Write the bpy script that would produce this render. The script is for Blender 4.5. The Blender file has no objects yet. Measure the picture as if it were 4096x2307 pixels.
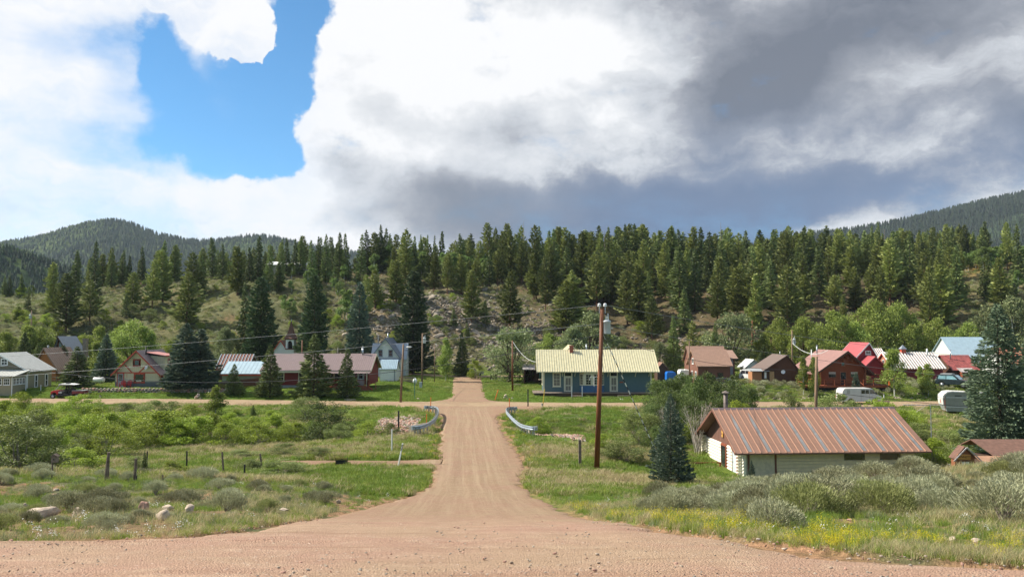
import bpy, math, random
import numpy as np
from mathutils import Vector, Matrix

S = bpy.context.scene
COL = S.collection
R = math.radians
F = 3186.0            # focal length in photo pixels
CZ = 9.3              # eye height above the valley floor
PITCH = math.atan(176.5 / F)

# ------------------------------------------------------------------ camera, light, exposure
cam = bpy.data.objects.new('camera', bpy.data.cameras.new('camera'))
COL.objects.link(cam); S.camera = cam
cam.location = (0, 0, CZ)
cam.rotation_euler = (math.pi / 2 + PITCH, 0, 0)
cam.data.sensor_width = 36.0
cam.data.lens = 36.0 * F / 4096.0
cam.data.clip_start = 0.1
cam.data.clip_end = 20000

SUN_EL, SUN_AZ = R(43), R(-76)      # azimuth from +Y towards +X (sun stands to the left, slightly beyond)
sl = bpy.data.lights.new('sun', 'SUN'); sl.energy = 5.0; sl.angle = R(0.6); sl.color = (1.0, 0.94, 0.84)
sun = bpy.data.objects.new('sun', sl); COL.objects.link(sun)
sd = Vector((math.sin(SUN_AZ) * math.cos(SUN_EL), math.cos(SUN_AZ) * math.cos(SUN_EL), math.sin(SUN_EL)))
sun.rotation_euler = sd.to_track_quat('Z', 'Y').to_euler()

S.view_settings.view_transform = 'Standard'
S.view_settings.look = 'None'
S.view_settings.gamma = 1.0
S.view_settings.use_curve_mapping = False
S.view_settings.exposure = 0.78

class NT:
    """tiny node-tree writer"""
    def __init__(s, t): s.t = t; s.n = t.nodes; s.l = t.links
    def node(s, typ, **kw):
        n = s.n.new(typ)
        for k, v in kw.items(): setattr(n, k, v)
        return n
    def put(s, sock, v):
        if v is None: return
        if hasattr(v, 'links'): s.l.new(v, sock)
        else: sock.default_value = v
    def m(s, op, a, b=None, c=None, clamp=False):
        n = s.node('ShaderNodeMath', operation=op, use_clamp=clamp)
        s.put(n.inputs[0], a); s.put(n.inputs[1], b); s.put(n.inputs[2], c)
        return n.outputs[0]
    def vm(s, op, a, b=None):
        n = s.node('ShaderNodeVectorMath', operation=op)
        s.put(n.inputs[0], a)
        if b is not None: s.put(n.inputs[1], b)
        return n.outputs['Value'] if op == 'LENGTH' else n.outputs[0]
    def ss(s, v, a, b, t0=0.0, t1=1.0, kind='SMOOTHSTEP'):
        n = s.node('ShaderNodeMapRange', interpolation_type=kind)
        s.put(n.inputs[0], v); n.inputs[1].default_value = a; n.inputs[2].default_value = b
        n.inputs[3].default_value = t0; n.inputs[4].default_value = t1
        return n.outputs[0]
    def noise(s, vec, scale, detail=4, rough=0.55, dist=0.0):
        n = s.node('ShaderNodeTexNoise'); s.put(n.inputs['Vector'], vec)
        n.inputs['Scale'].default_value = scale; n.inputs['Detail'].default_value = detail
        n.inputs['Roughness'].default_value = rough; n.inputs['Distortion'].default_value = dist
        return n.outputs['Fac']
    def mix(s, f, a, b, mode='MIX'):
        n = s.node('ShaderNodeMix', data_type='RGBA', blend_type=mode)
        s.put(n.inputs[0], f)
        for sk, v in ((n.inputs[6], a), (n.inputs[7], b)):
            if isinstance(v, tuple): v = (v + (1.0,))[:4]
            s.put(sk, v)
        return n.outputs[2]

# ------------------------------------------------------------------ sky: Nishita + procedural broken cloud
world = bpy.data.worlds.new('World'); S.world = world; world.use_nodes = True
wt = NT(world.node_tree); wt.n.clear()
tc = wt.node('ShaderNodeTexCoord')
dirv = tc.outputs['Generated']
sep = wt.node('ShaderNodeSeparateXYZ'); wt.put(sep.inputs[0], dirv)
hyp = wt.m('SQRT', wt.m('ADD', wt.m('POWER', sep.outputs[0], 2.0), wt.m('POWER', sep.outputs[1], 2.0)))
az = wt.m('ARCTAN2', sep.outputs[0], sep.outputs[1])
el = wt.m('ARCTAN2', sep.outputs[2], hyp)
cmb = wt.node('ShaderNodeCombineXYZ'); wt.put(cmb.inputs[0], az); wt.put(cmb.inputs[1], el)
P0 = cmb.outputs[0]
def warp(vec, scale, amt, detail=4):
    n = wt.node('ShaderNodeTexNoise'); wt.put(n.inputs['Vector'], dirv)
    n.inputs['Scale'].default_value = scale; n.inputs['Detail'].default_value = detail; n.inputs['Roughness'].default_value = 0.6
    o = wt.vm('SUBTRACT', n.outputs['Color'], (0.5, 0.5, 0.5))
    o = wt.vm('MULTIPLY', o, (amt, amt, 0.0))
    return wt.vm('ADD', vec, o)
Pw = warp(warp(P0, 5.0, 0.10), 22.0, 0.05, 6)
Ps = warp(P0, 5.0, 0.13, 7)
def sky_ang(px, py):
    u = -(py - 1153.5) / F; x = (px - 2048) / F
    dy = math.cos(PITCH) - u * math.sin(PITCH); dz = math.sin(PITCH) + u * math.cos(PITCH)
    return math.atan2(x, dy), math.atan2(dz, math.hypot(x, dy))
def blob(vec, px, py, rx, ry, hard=0.0):
    a, e = sky_ang(px, py)
    v = wt.vm('SUBTRACT', vec, (a, e, 0.0))
    v = wt.vm('MULTIPLY', v, (F / rx, F / ry, 0.0))
    return wt.ss(wt.vm('LENGTH', v), 1.0, hard)
def addup(lst):
    o = lst[0]
    for q in lst[1:]: o = wt.m('ADD', o, q)
    return o
# where the blue shows
gap = addup([blob(Pw, 930, 420, 330, 270, .35), blob(Pw, 1125, 300, 150, 370, .35), blob(Pw, 1110, 610, 150, 160, .4), blob(Pw, 930, 610, 240, 120, .3), blob(Pw, 640, 330, 150, 300, .0), blob(Pw, 760, 560, 300, 120, .1),
             blob(Pw, 600, 190, 100, 170, .3), wt.m('MULTIPLY', blob(Ps, 250, 150, 420, 150), .45), blob(Pw, 1210, 60, 120, 110, .3),
             wt.m('MULTIPLY', blob(Ps, 300, 560, 500, 110), .5), wt.m('MULTIPLY', blob(Ps, 520, 330, 330, 420), .45), wt.m('MULTIPLY', blob(Ps, 500, 640, 420, 60), .4)])
puff = addup([blob(Pw, 950, 170, 165, 135, .45), blob(Pw, 860, 60, 190, 110, .45), blob(Pw, 700, 10, 150, 60, .3)])
gap = wt.m('SUBTRACT', gap, wt.m('MULTIPLY', puff, 3.2))
fine = wt.noise(wt.vm('MULTIPLY', dirv, (1, 1, 2.0)), 9.0, 9, 0.62)
big = wt.noise(dirv, 3.0, 5, 0.55)
gap = wt.m('ADD', gap, wt.m('MULTIPLY', wt.m('SUBTRACT', fine, 0.5), 1.5))
# elsewhere round the sky: broken cloud of the same kind
back = wt.ss(wt.m('ABSOLUTE', az), 0.75, 1.3)
gap = wt.m('ADD', gap, wt.m('MULTIPLY', back, wt.ss(big, 0.44, 0.54)))
fgap = wt.ss(gap, 0.14, 0.60)
veil = wt.m('MULTIPLY', wt.m('MULTIPLY', wt.ss(az, -.17, -.40), wt.ss(wt.noise(wt.vm('MULTIPLY', Pw, (1.0, 2.6, 1.0)), 5.0, 7, .62), .40, .68)), .42)
soft = wt.ss(gap, -.15, 1.25)
lft = wt.m('MAXIMUM', wt.ss(az, -.33, -.41), wt.ss(el, .19, .14))
fgap = wt.m('ADD', wt.m('MULTIPLY', fgap, wt.m('SUBTRACT', 1.0, lft)), wt.m('MULTIPLY', soft, lft))
fgap = wt.m('MAXIMUM', fgap, veil)
# grey of the cloud
dark = addup([blob(Ps, 3500, 60, 1100, 420), wt.m('MULTIPLY', blob(Ps, 3100, 330, 560, 230), .6), wt.m('MULTIPLY', blob(Ps, 4100, 420, 700, 240), .40),
              wt.m('MULTIPLY', blob(Ps, 2350, 860, 1350, 260, .3), 1.1), wt.m('MULTIPLY', blob(Ps, 3000, 780, 800, 160), .5),
              wt.m('MULTIPLY', blob(Ps, 1400, 690, 220, 110), .45), wt.m('MULTIPLY', blob(Ps, 1900, 560, 440, 190), .35), wt.m('MULTIPLY', blob(Ps, 1560, 480, 260, 130), .25),
              wt.m('MULTIPLY', blob(Ps, 2900, 600, 500, 120), .3),
              wt.m('MULTIPLY', blob(Ps, 2500, 30, 700, 110), .3), wt.m('MULTIPLY', blob(Ps, 3750, 640, 900, 330), .48), wt.m('MULTIPLY', blob(Ps, 2850, 470, 900, 330), .34), wt.m('MULTIPLY', blob(Ps, 2100, 520, 500, 220), .2)])
bill = wt.noise(wt.vm('MULTIPLY', Pw, (.8, 2.0, 1.0)), 6.0, 9, 0.60, 0.4)
rgt = wt.ss(az, -0.12, 0.2)
dark = wt.m('ADD', dark, wt.m('MULTIPLY', wt.m('SUBTRACT', bill, 0.5), wt.ss(rgt, 0, 1, .5, 1.1, 'LINEAR')))
dark = wt.m('ADD', dark, wt.m('MULTIPLY', wt.ss(az, -.02, .26), .22))
dark = wt.m('ADD', dark, wt.m('MULTIPLY', wt.m('SUBTRACT', fine, 0.5), .85))
vo = wt.node('ShaderNodeTexVoronoi', feature='F1'); wt.put(vo.inputs['Vector'], wt.vm('ADD', wt.vm('MULTIPLY', Pw, (1.0, 1.7, 1.0)), (0, 0, 0))); vo.inputs['Scale'].default_value = 7.0; vo.inputs['Detail'].default_value = 5.0; vo.inputs['Roughness'].default_value = .62
vo.normalize = True
dark = wt.m('ADD', dark, wt.m('MULTIPLY', wt.m('SUBTRACT', vo.outputs['Distance'], .36), wt.ss(rgt, 0, 1, .5, 1.0, 'LINEAR')))
dark = wt.m('ADD', dark, wt.m('MULTIPLY', wt.m('MULTIPLY', back, big), .55))
ramp = wt.node('ShaderNodeValToRGB'); wt.put(ramp.inputs[0], wt.m('MULTIPLY', dark, .8))
cr = ramp.color_ramp
cr.elements[0].position = 0.05; cr.elements[0].color = (.585, .585, .59, 1)
cr.elements[1].position = 1.0; cr.elements[1].color = (.10, .112, .14, 1)
for p, c in ((.17, (.475, .485, .50)), (.34, (.37, .385, .41)), (.50, (.26, .27, .295)), (.64, (.185, .197, .225)), (.8, (.14, .152, .18))):
    e_ = cr.elements.new(p); e_.color = c + (1,)
# the thick low bank is bluer, the high one greyer
lowb = wt.m('MULTIPLY', wt.ss(el, .30, .12), rgt)
ccol = wt.mix(wt.m('MULTIPLY', wt.m('MULTIPLY', lowb, wt.ss(dark, .35, .85)), .85), ramp.outputs[0], (.060, .105, .20))
sky = wt.node('ShaderNodeTexSky', sky_type='NISHITA'); sky.sun_disc = False
sky.sun_elevation = SUN_EL; sky.sun_rotation = SUN_AZ; sky.altitude = 2600; sky.air_density = 1.0; sky.dust_density = 0.6; sky.ozone_density = 1.5
skyc = wt.mix(1.0, sky.outputs[0], (.046, .088, .101), 'MULTIPLY')
out = wt.mix(fgap, ccol, skyc)
bg = wt.node('ShaderNodeBackground'); wt.put(bg.inputs[0], out); bg.inputs[1].default_value = 1.0
wo = wt.node('ShaderNodeOutputWorld'); wt.l.new(bg.outputs[0], wo.inputs[0])
world.cycles.sampling_method = 'MANUAL'; world.cycles.sample_map_resolution = 1024

# ------------------------------------------------------------------ general helpers
def tag(o, label=None, cat=None, group=None, kind=None):
    if label: o['label'] = label
    if cat: o['category'] = cat
    if group: o['group'] = group
    if kind: o['kind'] = kind
    return o
def empty(name, loc, rz=0.0, parent=None):
    o = bpy.data.objects.new(name, None); COL.objects.link(o); o.empty_display_size = .3
    o.location = loc; o.rotation_euler = (0, 0, rz)
    if parent: o.parent = parent
    return o
def thing(name, label, cat, loc, rz=0.0, group=None):
    return tag(empty(name, loc, rz), label, cat, group)
def link(name, me, parent=None, loc=None, rot=None, scale=None):
    o = bpy.data.objects.new(name, me); COL.objects.link(o)
    if parent: o.parent = parent
    if loc is not None: o.location = loc
    if rot is not None: o.rotation_euler = rot
    if scale is not None: o.scale = (scale,) * 3 if isinstance(scale, (int, float)) else scale
    return o
def copy_tree(o, parent=None):
    c = o.copy(); COL.objects.link(c); c.parent = parent
    for ch in o.children: copy_tree(ch, c)
    return c
def quads_mesh(name, V, mat, k=4, smooth=False):
    """V: (n*k,3) vertices of n separate k-gons"""
    V = np.asarray(V, dtype=np.float32); n = len(V) // k
    me = bpy.data.meshes.new(name)
    me.vertices.add(n * k); me.vertices.foreach_set('co', V.ravel())
    me.loops.add(n * k); me.loops.foreach_set('vertex_index', np.arange(n * k, dtype=np.int32))
    me.polygons.add(n); me.polygons.foreach_set('loop_start', np.arange(0, n * k, k, dtype=np.int32))
    me.polygons.foreach_set('loop_total', np.full(n, k, dtype=np.int32))
    if smooth: me.polygons.foreach_set('use_smooth', np.ones(n, dtype=bool))
    me.update(calc_edges=True)
    me.materials.append(mat)
    return me
def grid_mesh(name, X, Y, Z, mat, smooth=True, cols=None):
    nr, nc = X.shape
    V = np.stack([X, Y, Z], -1).reshape(-1, 3).astype(np.float32)
    i = np.arange(nr * nc).reshape(nr, nc)
    Q = np.stack([i[:-1, :-1], i[:-1, 1:], i[1:, 1:], i[1:, :-1]], -1).reshape(-1, 4).astype(np.int32)
    me = bpy.data.meshes.new(name)
    me.vertices.add(len(V)); me.vertices.foreach_set('co', V.ravel())
    me.loops.add(Q.size); me.loops.foreach_set('vertex_index', Q.ravel())
    me.polygons.add(len(Q)); me.polygons.foreach_set('loop_start', np.arange(0, Q.size, 4, dtype=np.int32))
    me.polygons.foreach_set('loop_total', np.full(len(Q), 4, dtype=np.int32))
    me.polygons.foreach_set('use_smooth', np.full(len(Q), smooth))
    me.update(calc_edges=True)
    if cols is not None:
        at = me.color_attributes.new('tone', 'FLOAT_COLOR', 'POINT')
        c4 = np.concatenate([cols.reshape(-1, 3), np.ones((len(V), 1))], 1).astype(np.float32)
        at.data.foreach_set('color', c4.ravel())
    me.materials.append(mat)
    return me
class MB:
    def __init__(s): s.v = []; s.f = []
    def add(s, vs, fs):
        b = len(s.v); s.v += [tuple(v) for v in vs]; s.f += [tuple(b + i for i in f) for f in fs]; return s
    def box(s, x0, x1, y0, y1, z0, z1):
        x0, x1 = min(x0, x1), max(x0, x1); y0, y1 = min(y0, y1), max(y0, y1); z0, z1 = min(z0, z1), max(z0, z1)
        return s.add([(x0, y0, z0), (x1, y0, z0), (x1, y1, z0), (x0, y1, z0), (x0, y0, z1), (x1, y0, z1), (x1, y1, z1), (x0, y1, z1)],
                     [(0, 3, 2, 1), (4, 5, 6, 7), (0, 1, 5, 4), (1, 2, 6, 5), (2, 3, 7, 6), (3, 0, 4, 7)])
    def prism(s, pts, a, b, ax='y'):
        """2-D outline extruded along ax: for 'y' pts are (x,z), for 'x' (y,z), for 'z' (x,y)"""
        n = len(pts)
        def q(p, t): return (p[0], t, p[1]) if ax == 'y' else ((t, p[0], p[1]) if ax == 'x' else (p[0], p[1], t))
        vs = [q(p, a) for p in pts] + [q(p, b) for p in pts]
        fs = [tuple(range(n)), tuple(range(2 * n - 1, n - 1, -1))] + [(i, n + i, n + (i + 1) % n, (i + 1) % n) for i in range(n)]
        return s.add(vs, fs)
    def tube(s, p0, p1, r0, r1=None, n=8, cap=True):
        p0 = Vector(p0); p1 = Vector(p1); r1 = r0 if r1 is None else r1
        d = (p1 - p0).normalized(); a = d.orthogonal().normalized(); b = d.cross(a)
        vs = []
        for p, r in ((p0, r0), (p1, r1)):
            for i in range(n):
                t = 2 * math.pi * i / n; vs.append(p + (a * math.cos(t) + b * math.sin(t)) * r)
        fs = [(i, (i + 1) % n, n + (i + 1) % n, n + i) for i in range(n)]
        if cap: fs += [tuple(range(n - 1, -1, -1)), tuple(range(n, 2 * n))]
        return s.add(vs, fs)
    def path(s, pts, r, n=6):
        for a, b in zip(pts[:-1], pts[1:]): s.tube(a, b, r, r, n)
        return s
    def bar(s, p0, p1, w, h):
        """square bar between two points, w across, h upright"""
        p0 = Vector(p0); p1 = Vector(p1); d = (p1 - p0).normalized()
        up = Vector((0, 0, 1)) if abs(d.z) < .95 else Vector((0, 1, 0))
        a = d.cross(up).normalized() * w / 2; b = a.cross(d).normalized() * h / 2
        vs = [p + q for p in (p0, p1) for q in (-a - b, a - b, a + b, -a + b)]
        return s.add(vs, [(3, 2, 1, 0), (4, 5, 6, 7), (0, 1, 5, 4), (1, 2, 6, 5), (2, 3, 7, 6), (3, 0, 4, 7)])
    def lathe(s, prof, n=16, c=(0, 0, 0)):
        b0 = len(s.v)
        for (r, z) in prof:
            for i in range(n):
                t = 2 * math.pi * i / n; s.v.append((c[0] + r * math.cos(t), c[1] + r * math.sin(t), c[2] + z))
        for k in range(len(prof) - 1):
            for i in range(n):
                j = (i + 1) % n; s.f.append((b0 + k * n + i, b0 + k * n + j, b0 + (k + 1) * n + j, b0 + (k + 1) * n + i))
        return s
    def mesh(s, name, mat, smooth=False):
        me = bpy.data.meshes.new(name); me.from_pydata(s.v, [], s.f); me.update()
        if mat: me.materials.append(mat)
        if smooth:
            for p in me.polygons: p.use_smooth = True
        return me
    def build(s, name, mat, parent=None, smooth=False, bevel=0, kind=None, label=None):
        o = link(name, s.mesh(name, mat, smooth), parent)
        if bevel:
            md = o.modifiers.new('bevel', 'BEVEL'); md.width = bevel; md.segments = 2; md.limit_method = 'ANGLE'
        if kind: o['kind'] = kind
        if label: o['label'] = label
        return o

# ------------------------------------------------------------------ value noise (numpy)
def _hash(i, j, k):
    v = (i * 374761393 + j * 668265263 + k * 974634777) & 0x7fffffff
    v = ((v ^ (v >> 13)) * 1274126177) & 0x7fffffff
    return ((v ^ (v >> 16)) & 0xffff) / 65535.0
def vn(x, y, k=0):
    x = np.asarray(x, float); y = np.asarray(y, float)
    i = np.floor(x).astype(np.int64); j = np.floor(y).astype(np.int64)
    fx = x - i; fy = y - j; fx = fx * fx * (3 - 2 * fx); fy = fy * fy * (3 - 2 * fy)
    a = _hash(i, j, k); b = _hash(i + 1, j, k); c = _hash(i, j + 1, k); d = _hash(i + 1, j + 1, k)
    return a + (b - a) * fx + (c - a) * fy + (a - b - c + d) * fx * fy
def fbm(x, y, oct=4, k=0):
    o = 0; a = .5; t = 0
    for q in range(oct):
        o = o + a * vn(x * 2 ** q, y * 2 ** q, k + q); t += a; a *= .5
    return o / t
def sst(v, a, b):
    t = np.clip((v - a) / (b - a), 0, 1); return t * t * (3 - 2 * t)
def bell(x, y, cx, cy, rx, ry):
    return np.exp(-((x - cx) / rx) ** 2 - ((y - cy) / ry) ** 2)

# ------------------------------------------------------------------ terrain height
_ty = np.array([-60, 0, 5, 10, 15, 20, 25, 33, 40, 47, 55, 65, 95, 106, 130, 150, 158, 400])
_tz = np.array([8.0, 7.75, 7.6, 6.75, 5.75, 4.65, 3.55, 2.2, 1.2, .45, 0., -.1, .1, .3, .5, 1.0, 1.25, 1.3])
_gy = np.arange(-60, 400, .5); _g = np.interp(_gy, _ty, _tz); _k = np.hanning(9); _k /= _k.sum()
_gz = np.convolve(np.pad(_g, 4, 'edge'), _k, 'valid')
_RY = np.array([-30, 3, 7.1, 8.25, 9.2, 9.5, 9.9, 10.4, 12.5, 19, 26, 33, 40, 46, 51, 55, 58, 64, 70, 89, 95, 99])
_RL = np.array([-30, -24, -20, -18, -14, -6.6, -4.9, -4.1, -4.0, -4.9, -5.9, -5.65, -4.9, -4.75, -5.0, -5.2, -5.2, -5.8, -6.15, -7.8, -9.5, -13])
_RR = np.array([30, 14, 4.5, 3.4, 2.9, 2.8, 2.7, 2.6, 2.2, 2.36, 2.15, 1.8, 1.1, .45, .6, .8, .85, .24, -.28, -1.8, .5, 5.5])
def road_l(y): return np.interp(y, _RY, _RL)
def road_r(y): return np.interp(y, _RY, _RR)
def far_l(y): return np.interp(y, [104, 107, 111, 120, 150], [-13, -9.5, -8.4, -9.0, -11.0])
def far_r(y): return np.interp(y, [104, 107, 111, 120, 150], [1, -2.8, -3.6, -4.2, -5.8])
def street_y0(x): return 99.0 + np.clip(-x - 10, 0, 90) * .035 + np.clip(x - 35, 0, 90) * .03
def street_y1(x): return street_y0(x) + 6.4
def lane_c(x): return 57.8 + .06 * (x + 6) * -1 - 0.004 * (x + 6) ** 2       # driveway to the left
def road_mask(x, y):
    a = (x > road_l(y) - .3) & (x < road_r(y) + .3) & (y < 100)
    b = (y > street_y0(x) - .4) & (y < street_y1(x) + .4)
    c = (x > far_l(y) - .3) & (x < far_r(y) + .3) & (y > 103) & (y < 151)
    d = (y > 149.5) & (y < 154.5) & (x > -60) & (x < 14)
    e = (np.abs(y - lane_c(x)) < 1.3 + .3) & (x < -5.5) & (x > -17)
    return a | b | c | d | e
def crest_h(a):
    return np.interp(a, [-.9, -.64, -.45, -.3, -.17, -.02, .17, .36, .48, .64, .9], [18, 20.5, 22.5, 26, 26, 25, 26, 26, 26, 30, 34])
def height(x, y):
    x = np.asarray(x, float); y = np.asarray(y, float)
    z = np.interp(y, _gy, _gz)
    a = x / np.maximum(y, 5)
    off = np.maximum(np.maximum(road_l(y) - x, x - road_r(y)), 0)      # metres off the road
    near = 1 - sst(y, 90, 97)
    o1 = sst(off, .3, 5) * near
    # right sagebrush bank, left bank
    rb = np.clip(bell(x, y, 18, 29, 6.5, 9) * 1.35 + bell(x, y, 30, 27, 11, 9) * 1.5 + bell(x, y, 9, 27, 4, 6) * .25 + bell(x, y, 10, 16, 6, 6) * .25, 0, 1.6)
    lb = bell(x, y, -20, 39, 9, 7) * .75 + bell(x, y, -11, 36, 5, 8) * .35 + bell(x, y, -32, 38, 10, 9) * .9 + bell(x, y, -11, 24, 4, 3) * .3
    z = z + (rb + lb) * o1
    # the hollow by the cabin and the creek
    z = z - 1.15 * bell(x, y, 21, 58, 12, 9) * sst(x, 3, 10) * near
    z = z - .5 * sst(-x, 12, 20) * sst(y, 58, 66) * near - .4 * sst(x, 5, 12) * bell(x * 0, y, 0, 80, 1, 10)
    cr_ = bell(x * 0, y, 0, 80 + .12 * x, 1, 4.0)                     # creek channel under the road
    z = z - 1.3 * cr_ * sst(np.maximum(-8.2 - x, x + .2), 0, 2.5) * near
    # lawns left of the far road lie on a low terrace, gardens on the right higher still
    z = z + .25 * sst(-x, 12, 50) * sst(y, 90, 99)
    z = z + (.85 * sst(-x, 11.5, 18) * sst(y, 107.5, 112.5)) * (1 - .6 * sst(y, 125, 150))
    z = z + (1.45 * sst(x, 24, 36) * sst(y, 106.5, 112.5)) * (1 - .3 * sst(y, 130, 155))
    z = z + .5 * sst(x, 18, 30) * sst(y, 120, 138) * (1 - sst(x, 24, 36) * .8)
    z = z - .38 * bell(x, y, 12, 113, 13, 8) * sst(x, -3, 3)
    # wooded hill
    t = np.clip((y - 157) / 82, 0, 1)
    up = t * (1.25 - .25 * t)
    up = np.where(t >= 1, 1, up)
    H = crest_h(a)
    z = z + (H - 1.3) * up * (1 - .0 * t)
    bump = (fbm(x / 23, y / 23, 4, 3) - .5) * 7 + (fbm(x / 6, y / 6, 3, 9) - .5) * 1.6
    z = z + bump * sst(t, .02, .35)
    z = z + 4.5 * bell(x, y, -22, 190, 16, 14) + 3 * bell(x, y, -55, 200, 14, 15) - 3 * bell(x, y, 30, 185, 8, 20)
    z = z + np.clip(y - 240, 0, 400) * .012 * np.where(a > .35, 2.2, -.6)
    # small relief
    rm = road_mask(x, y)
    rough = (fbm(x / 1.7, y / 1.7, 4, 21) - .5) * .30 * sst(off, .2, 2.5) * (1 - sst(y, 88, 94)) + (fbm(x / 4, y / 4, 3, 5) - .5) * .35 * sst(y, 107, 113) * (1 - .7 * sst(y, 113, 150))
    z = z + np.where(rm, 0, rough)
    z = z - .055 * rm
    return z
def hz(x, y): return float(height(np.array([x]), np.array([y]))[0])

def ray(px, py):
    u = -(py - 1153.5) / F; x = (px - 2048) / F
    dy = math.cos(PITCH) - u * math.sin(PITCH); dz = math.sin(PITCH) + u * math.cos(PITCH)
    return x / dy, dz / dy
def at(px, py, Y):
    """the place seen at photo pixel (px,py) at distance Y"""
    a, b = ray(px, py); return Vector((a * Y, Y, CZ + b * Y))
_MY = np.concatenate([np.arange(4, 110, .1), np.arange(110, 320, .25)])
def on_ground(px, py, fallback=238.0):
    a, b = ray(px, py)
    zz = CZ + b * _MY; hh = height(a * _MY, _MY)
    k = np.nonzero(zz <= hh)[0]
    Y = float(_MY[k[0]]) if len(k) else fallback
    return Vector((a * Y, Y, hz(a * Y, Y)))

# ------------------------------------------------------------------ materials
MATS = {}
def newmat(name):
    m = bpy.data.materials.new(name); m.use_nodes = True
    t = NT(m.node_tree); b = t.n['Principled BSDF']; return m, t, b
def solid(name, col, rough=.7, metal=0.0, var=.12, scale=3.0, bump=0.0, bscale=30.0, spec=.35, streak=None):
    """plain surface with mottled tone, a little relief"""
    if name in MATS: return MATS[name]
    m, t, b = newmat(name)
    tcn = t.node('ShaderNodeTexCoord'); v = tcn.outputs['Object']
    if streak: v = t.vm('MULTIPLY', v, streak)
    n = t.noise(v, scale, 5, .6)
    lo = tuple(c * (1 - var * 1.6) for c in col); hi = tuple(min(1, c * (1 + var * 1.3)) for c in col)
    c = t.mix(t.ss(n, .3, .7, kind='LINEAR'), lo, hi)
    oi = t.node('ShaderNodeObjectInfo')
    c = t.mix(1.0, c, t.mix(oi.outputs['Random'], (.9, .9, .9), (1.06, 1.06, 1.06)), 'MULTIPLY')
    t.put(b.inputs['Base Color'], c); b.inputs['Roughness'].default_value = rough
    b.inputs['Metallic'].default_value = metal; b.inputs['Specular IOR Level'].default_value = spec
    if bump:
        bn = t.node('ShaderNodeBump'); bn.inputs['Strength'].default_value = bump; bn.inputs['Distance'].default_value = .02
        t.put(bn.inputs['Height'], t.noise(v, bscale, 4, .6)); t.l.new(bn.outputs[0], b.inputs['Normal'])
    MATS[name] = m; return m
def leafmat(name, c0, c1, trans=.3, rough=.55, objvar=.35, scale=.9, tip=None, spec=.2):
    """foliage: tone from clump noise, from the individual and some leaf to leaf scatter"""
    m, t, b = newmat(name)
    geo = t.node('ShaderNodeNewGeometry'); oi = t.node('ShaderNodeObjectInfo')
    n = t.noise(geo.outputs['Position'], scale, 3, .6)
    r = geo.outputs['Random Per Island']
    f = t.m('ADD', t.m('MULTIPLY', n, .75), t.m('MULTIPLY', r, .5))
    f = t.m('ADD', f, t.m('MULTIPLY', t.m('SUBTRACT', oi.outputs['Random'], .5), objvar))
    c = t.mix(t.ss(f, .25, .95, kind='LINEAR'), c0, c1)
    hs = t.node('ShaderNodeHueSaturation'); t.put(hs.inputs['Color'], c)
    t.put(hs.inputs['Hue'], t.m('ADD', .5, t.m('MULTIPLY', t.m('SUBTRACT', oi.outputs['Random'], .5), .03)))
    t.put(hs.inputs['Value'], t.m('ADD', .85, t.m('MULTIPLY', r, .35)))
    c = hs.outputs[0]
    t.put(b.inputs['Base Color'], c); b.inputs['Roughness'].default_value = rough; b.inputs['Specular IOR Level'].default_value = spec
    if trans:
        tr = t.node('ShaderNodeBsdfTranslucent'); t.put(tr.inputs[0], c)
        mx = t.node('ShaderNodeMixShader'); mx.inputs[0].default_value = trans
        t.l.new(b.outputs[0], mx.inputs[1]); t.l.new(tr.outputs[0], mx.inputs[2])
        t.l.new(mx.outputs[0], t.n['Material Output'].inputs[0])
    return m

def ground_material():
    m, t, b = newmat('ground')
    at_ = t.node('ShaderNodeAttribute', attribute_name='tone'); geo = t.node('ShaderNodeNewGeometry'); p = geo.outputs['Position']
    n1 = t.noise(p, 1.3, 6, .65); n2 = t.noise(p, 9.0, 5, .7); n3 = t.noise(p, .25, 4, .6)
    c = at_.outputs['Color']
    c = t.mix(t.ss(n1, .3, .72), t.mix(1.0, c, (.62, .68, .55), 'MULTIPLY'), t.mix(1.0, c, (1.25, 1.18, 1.2), 'MULTIPLY'))
    c = t.mix(t.ss(n2, .35, .7), t.mix(1.0, c, (.6, .62, .6), 'MULTIPLY'), t.mix(1.0, c, (1.3, 1.28, 1.25), 'MULTIPLY'))
    c = t.mix(t.ss(n3, .3, .7), t.mix(1.0, c, (.82, .9, .8), 'MULTIPLY'), t.mix(1.0, c, (1.12, 1.06, 1.0), 'MULTIPLY'))
    t.put(b.inputs['Base Color'], c); b.inputs['Roughness'].default_value = .95; b.inputs['Specular IOR Level'].default_value = .1
    bn = t.node('ShaderNodeBump'); bn.inputs['Strength'].default_value = .8; bn.inputs['Distance'].default_value = .12
    t.put(bn.inputs['Height'], t.m('ADD', n2, t.m('MULTIPLY', n1, .8))); t.l.new(bn.outputs[0], b.inputs['Normal'])
    return m
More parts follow.
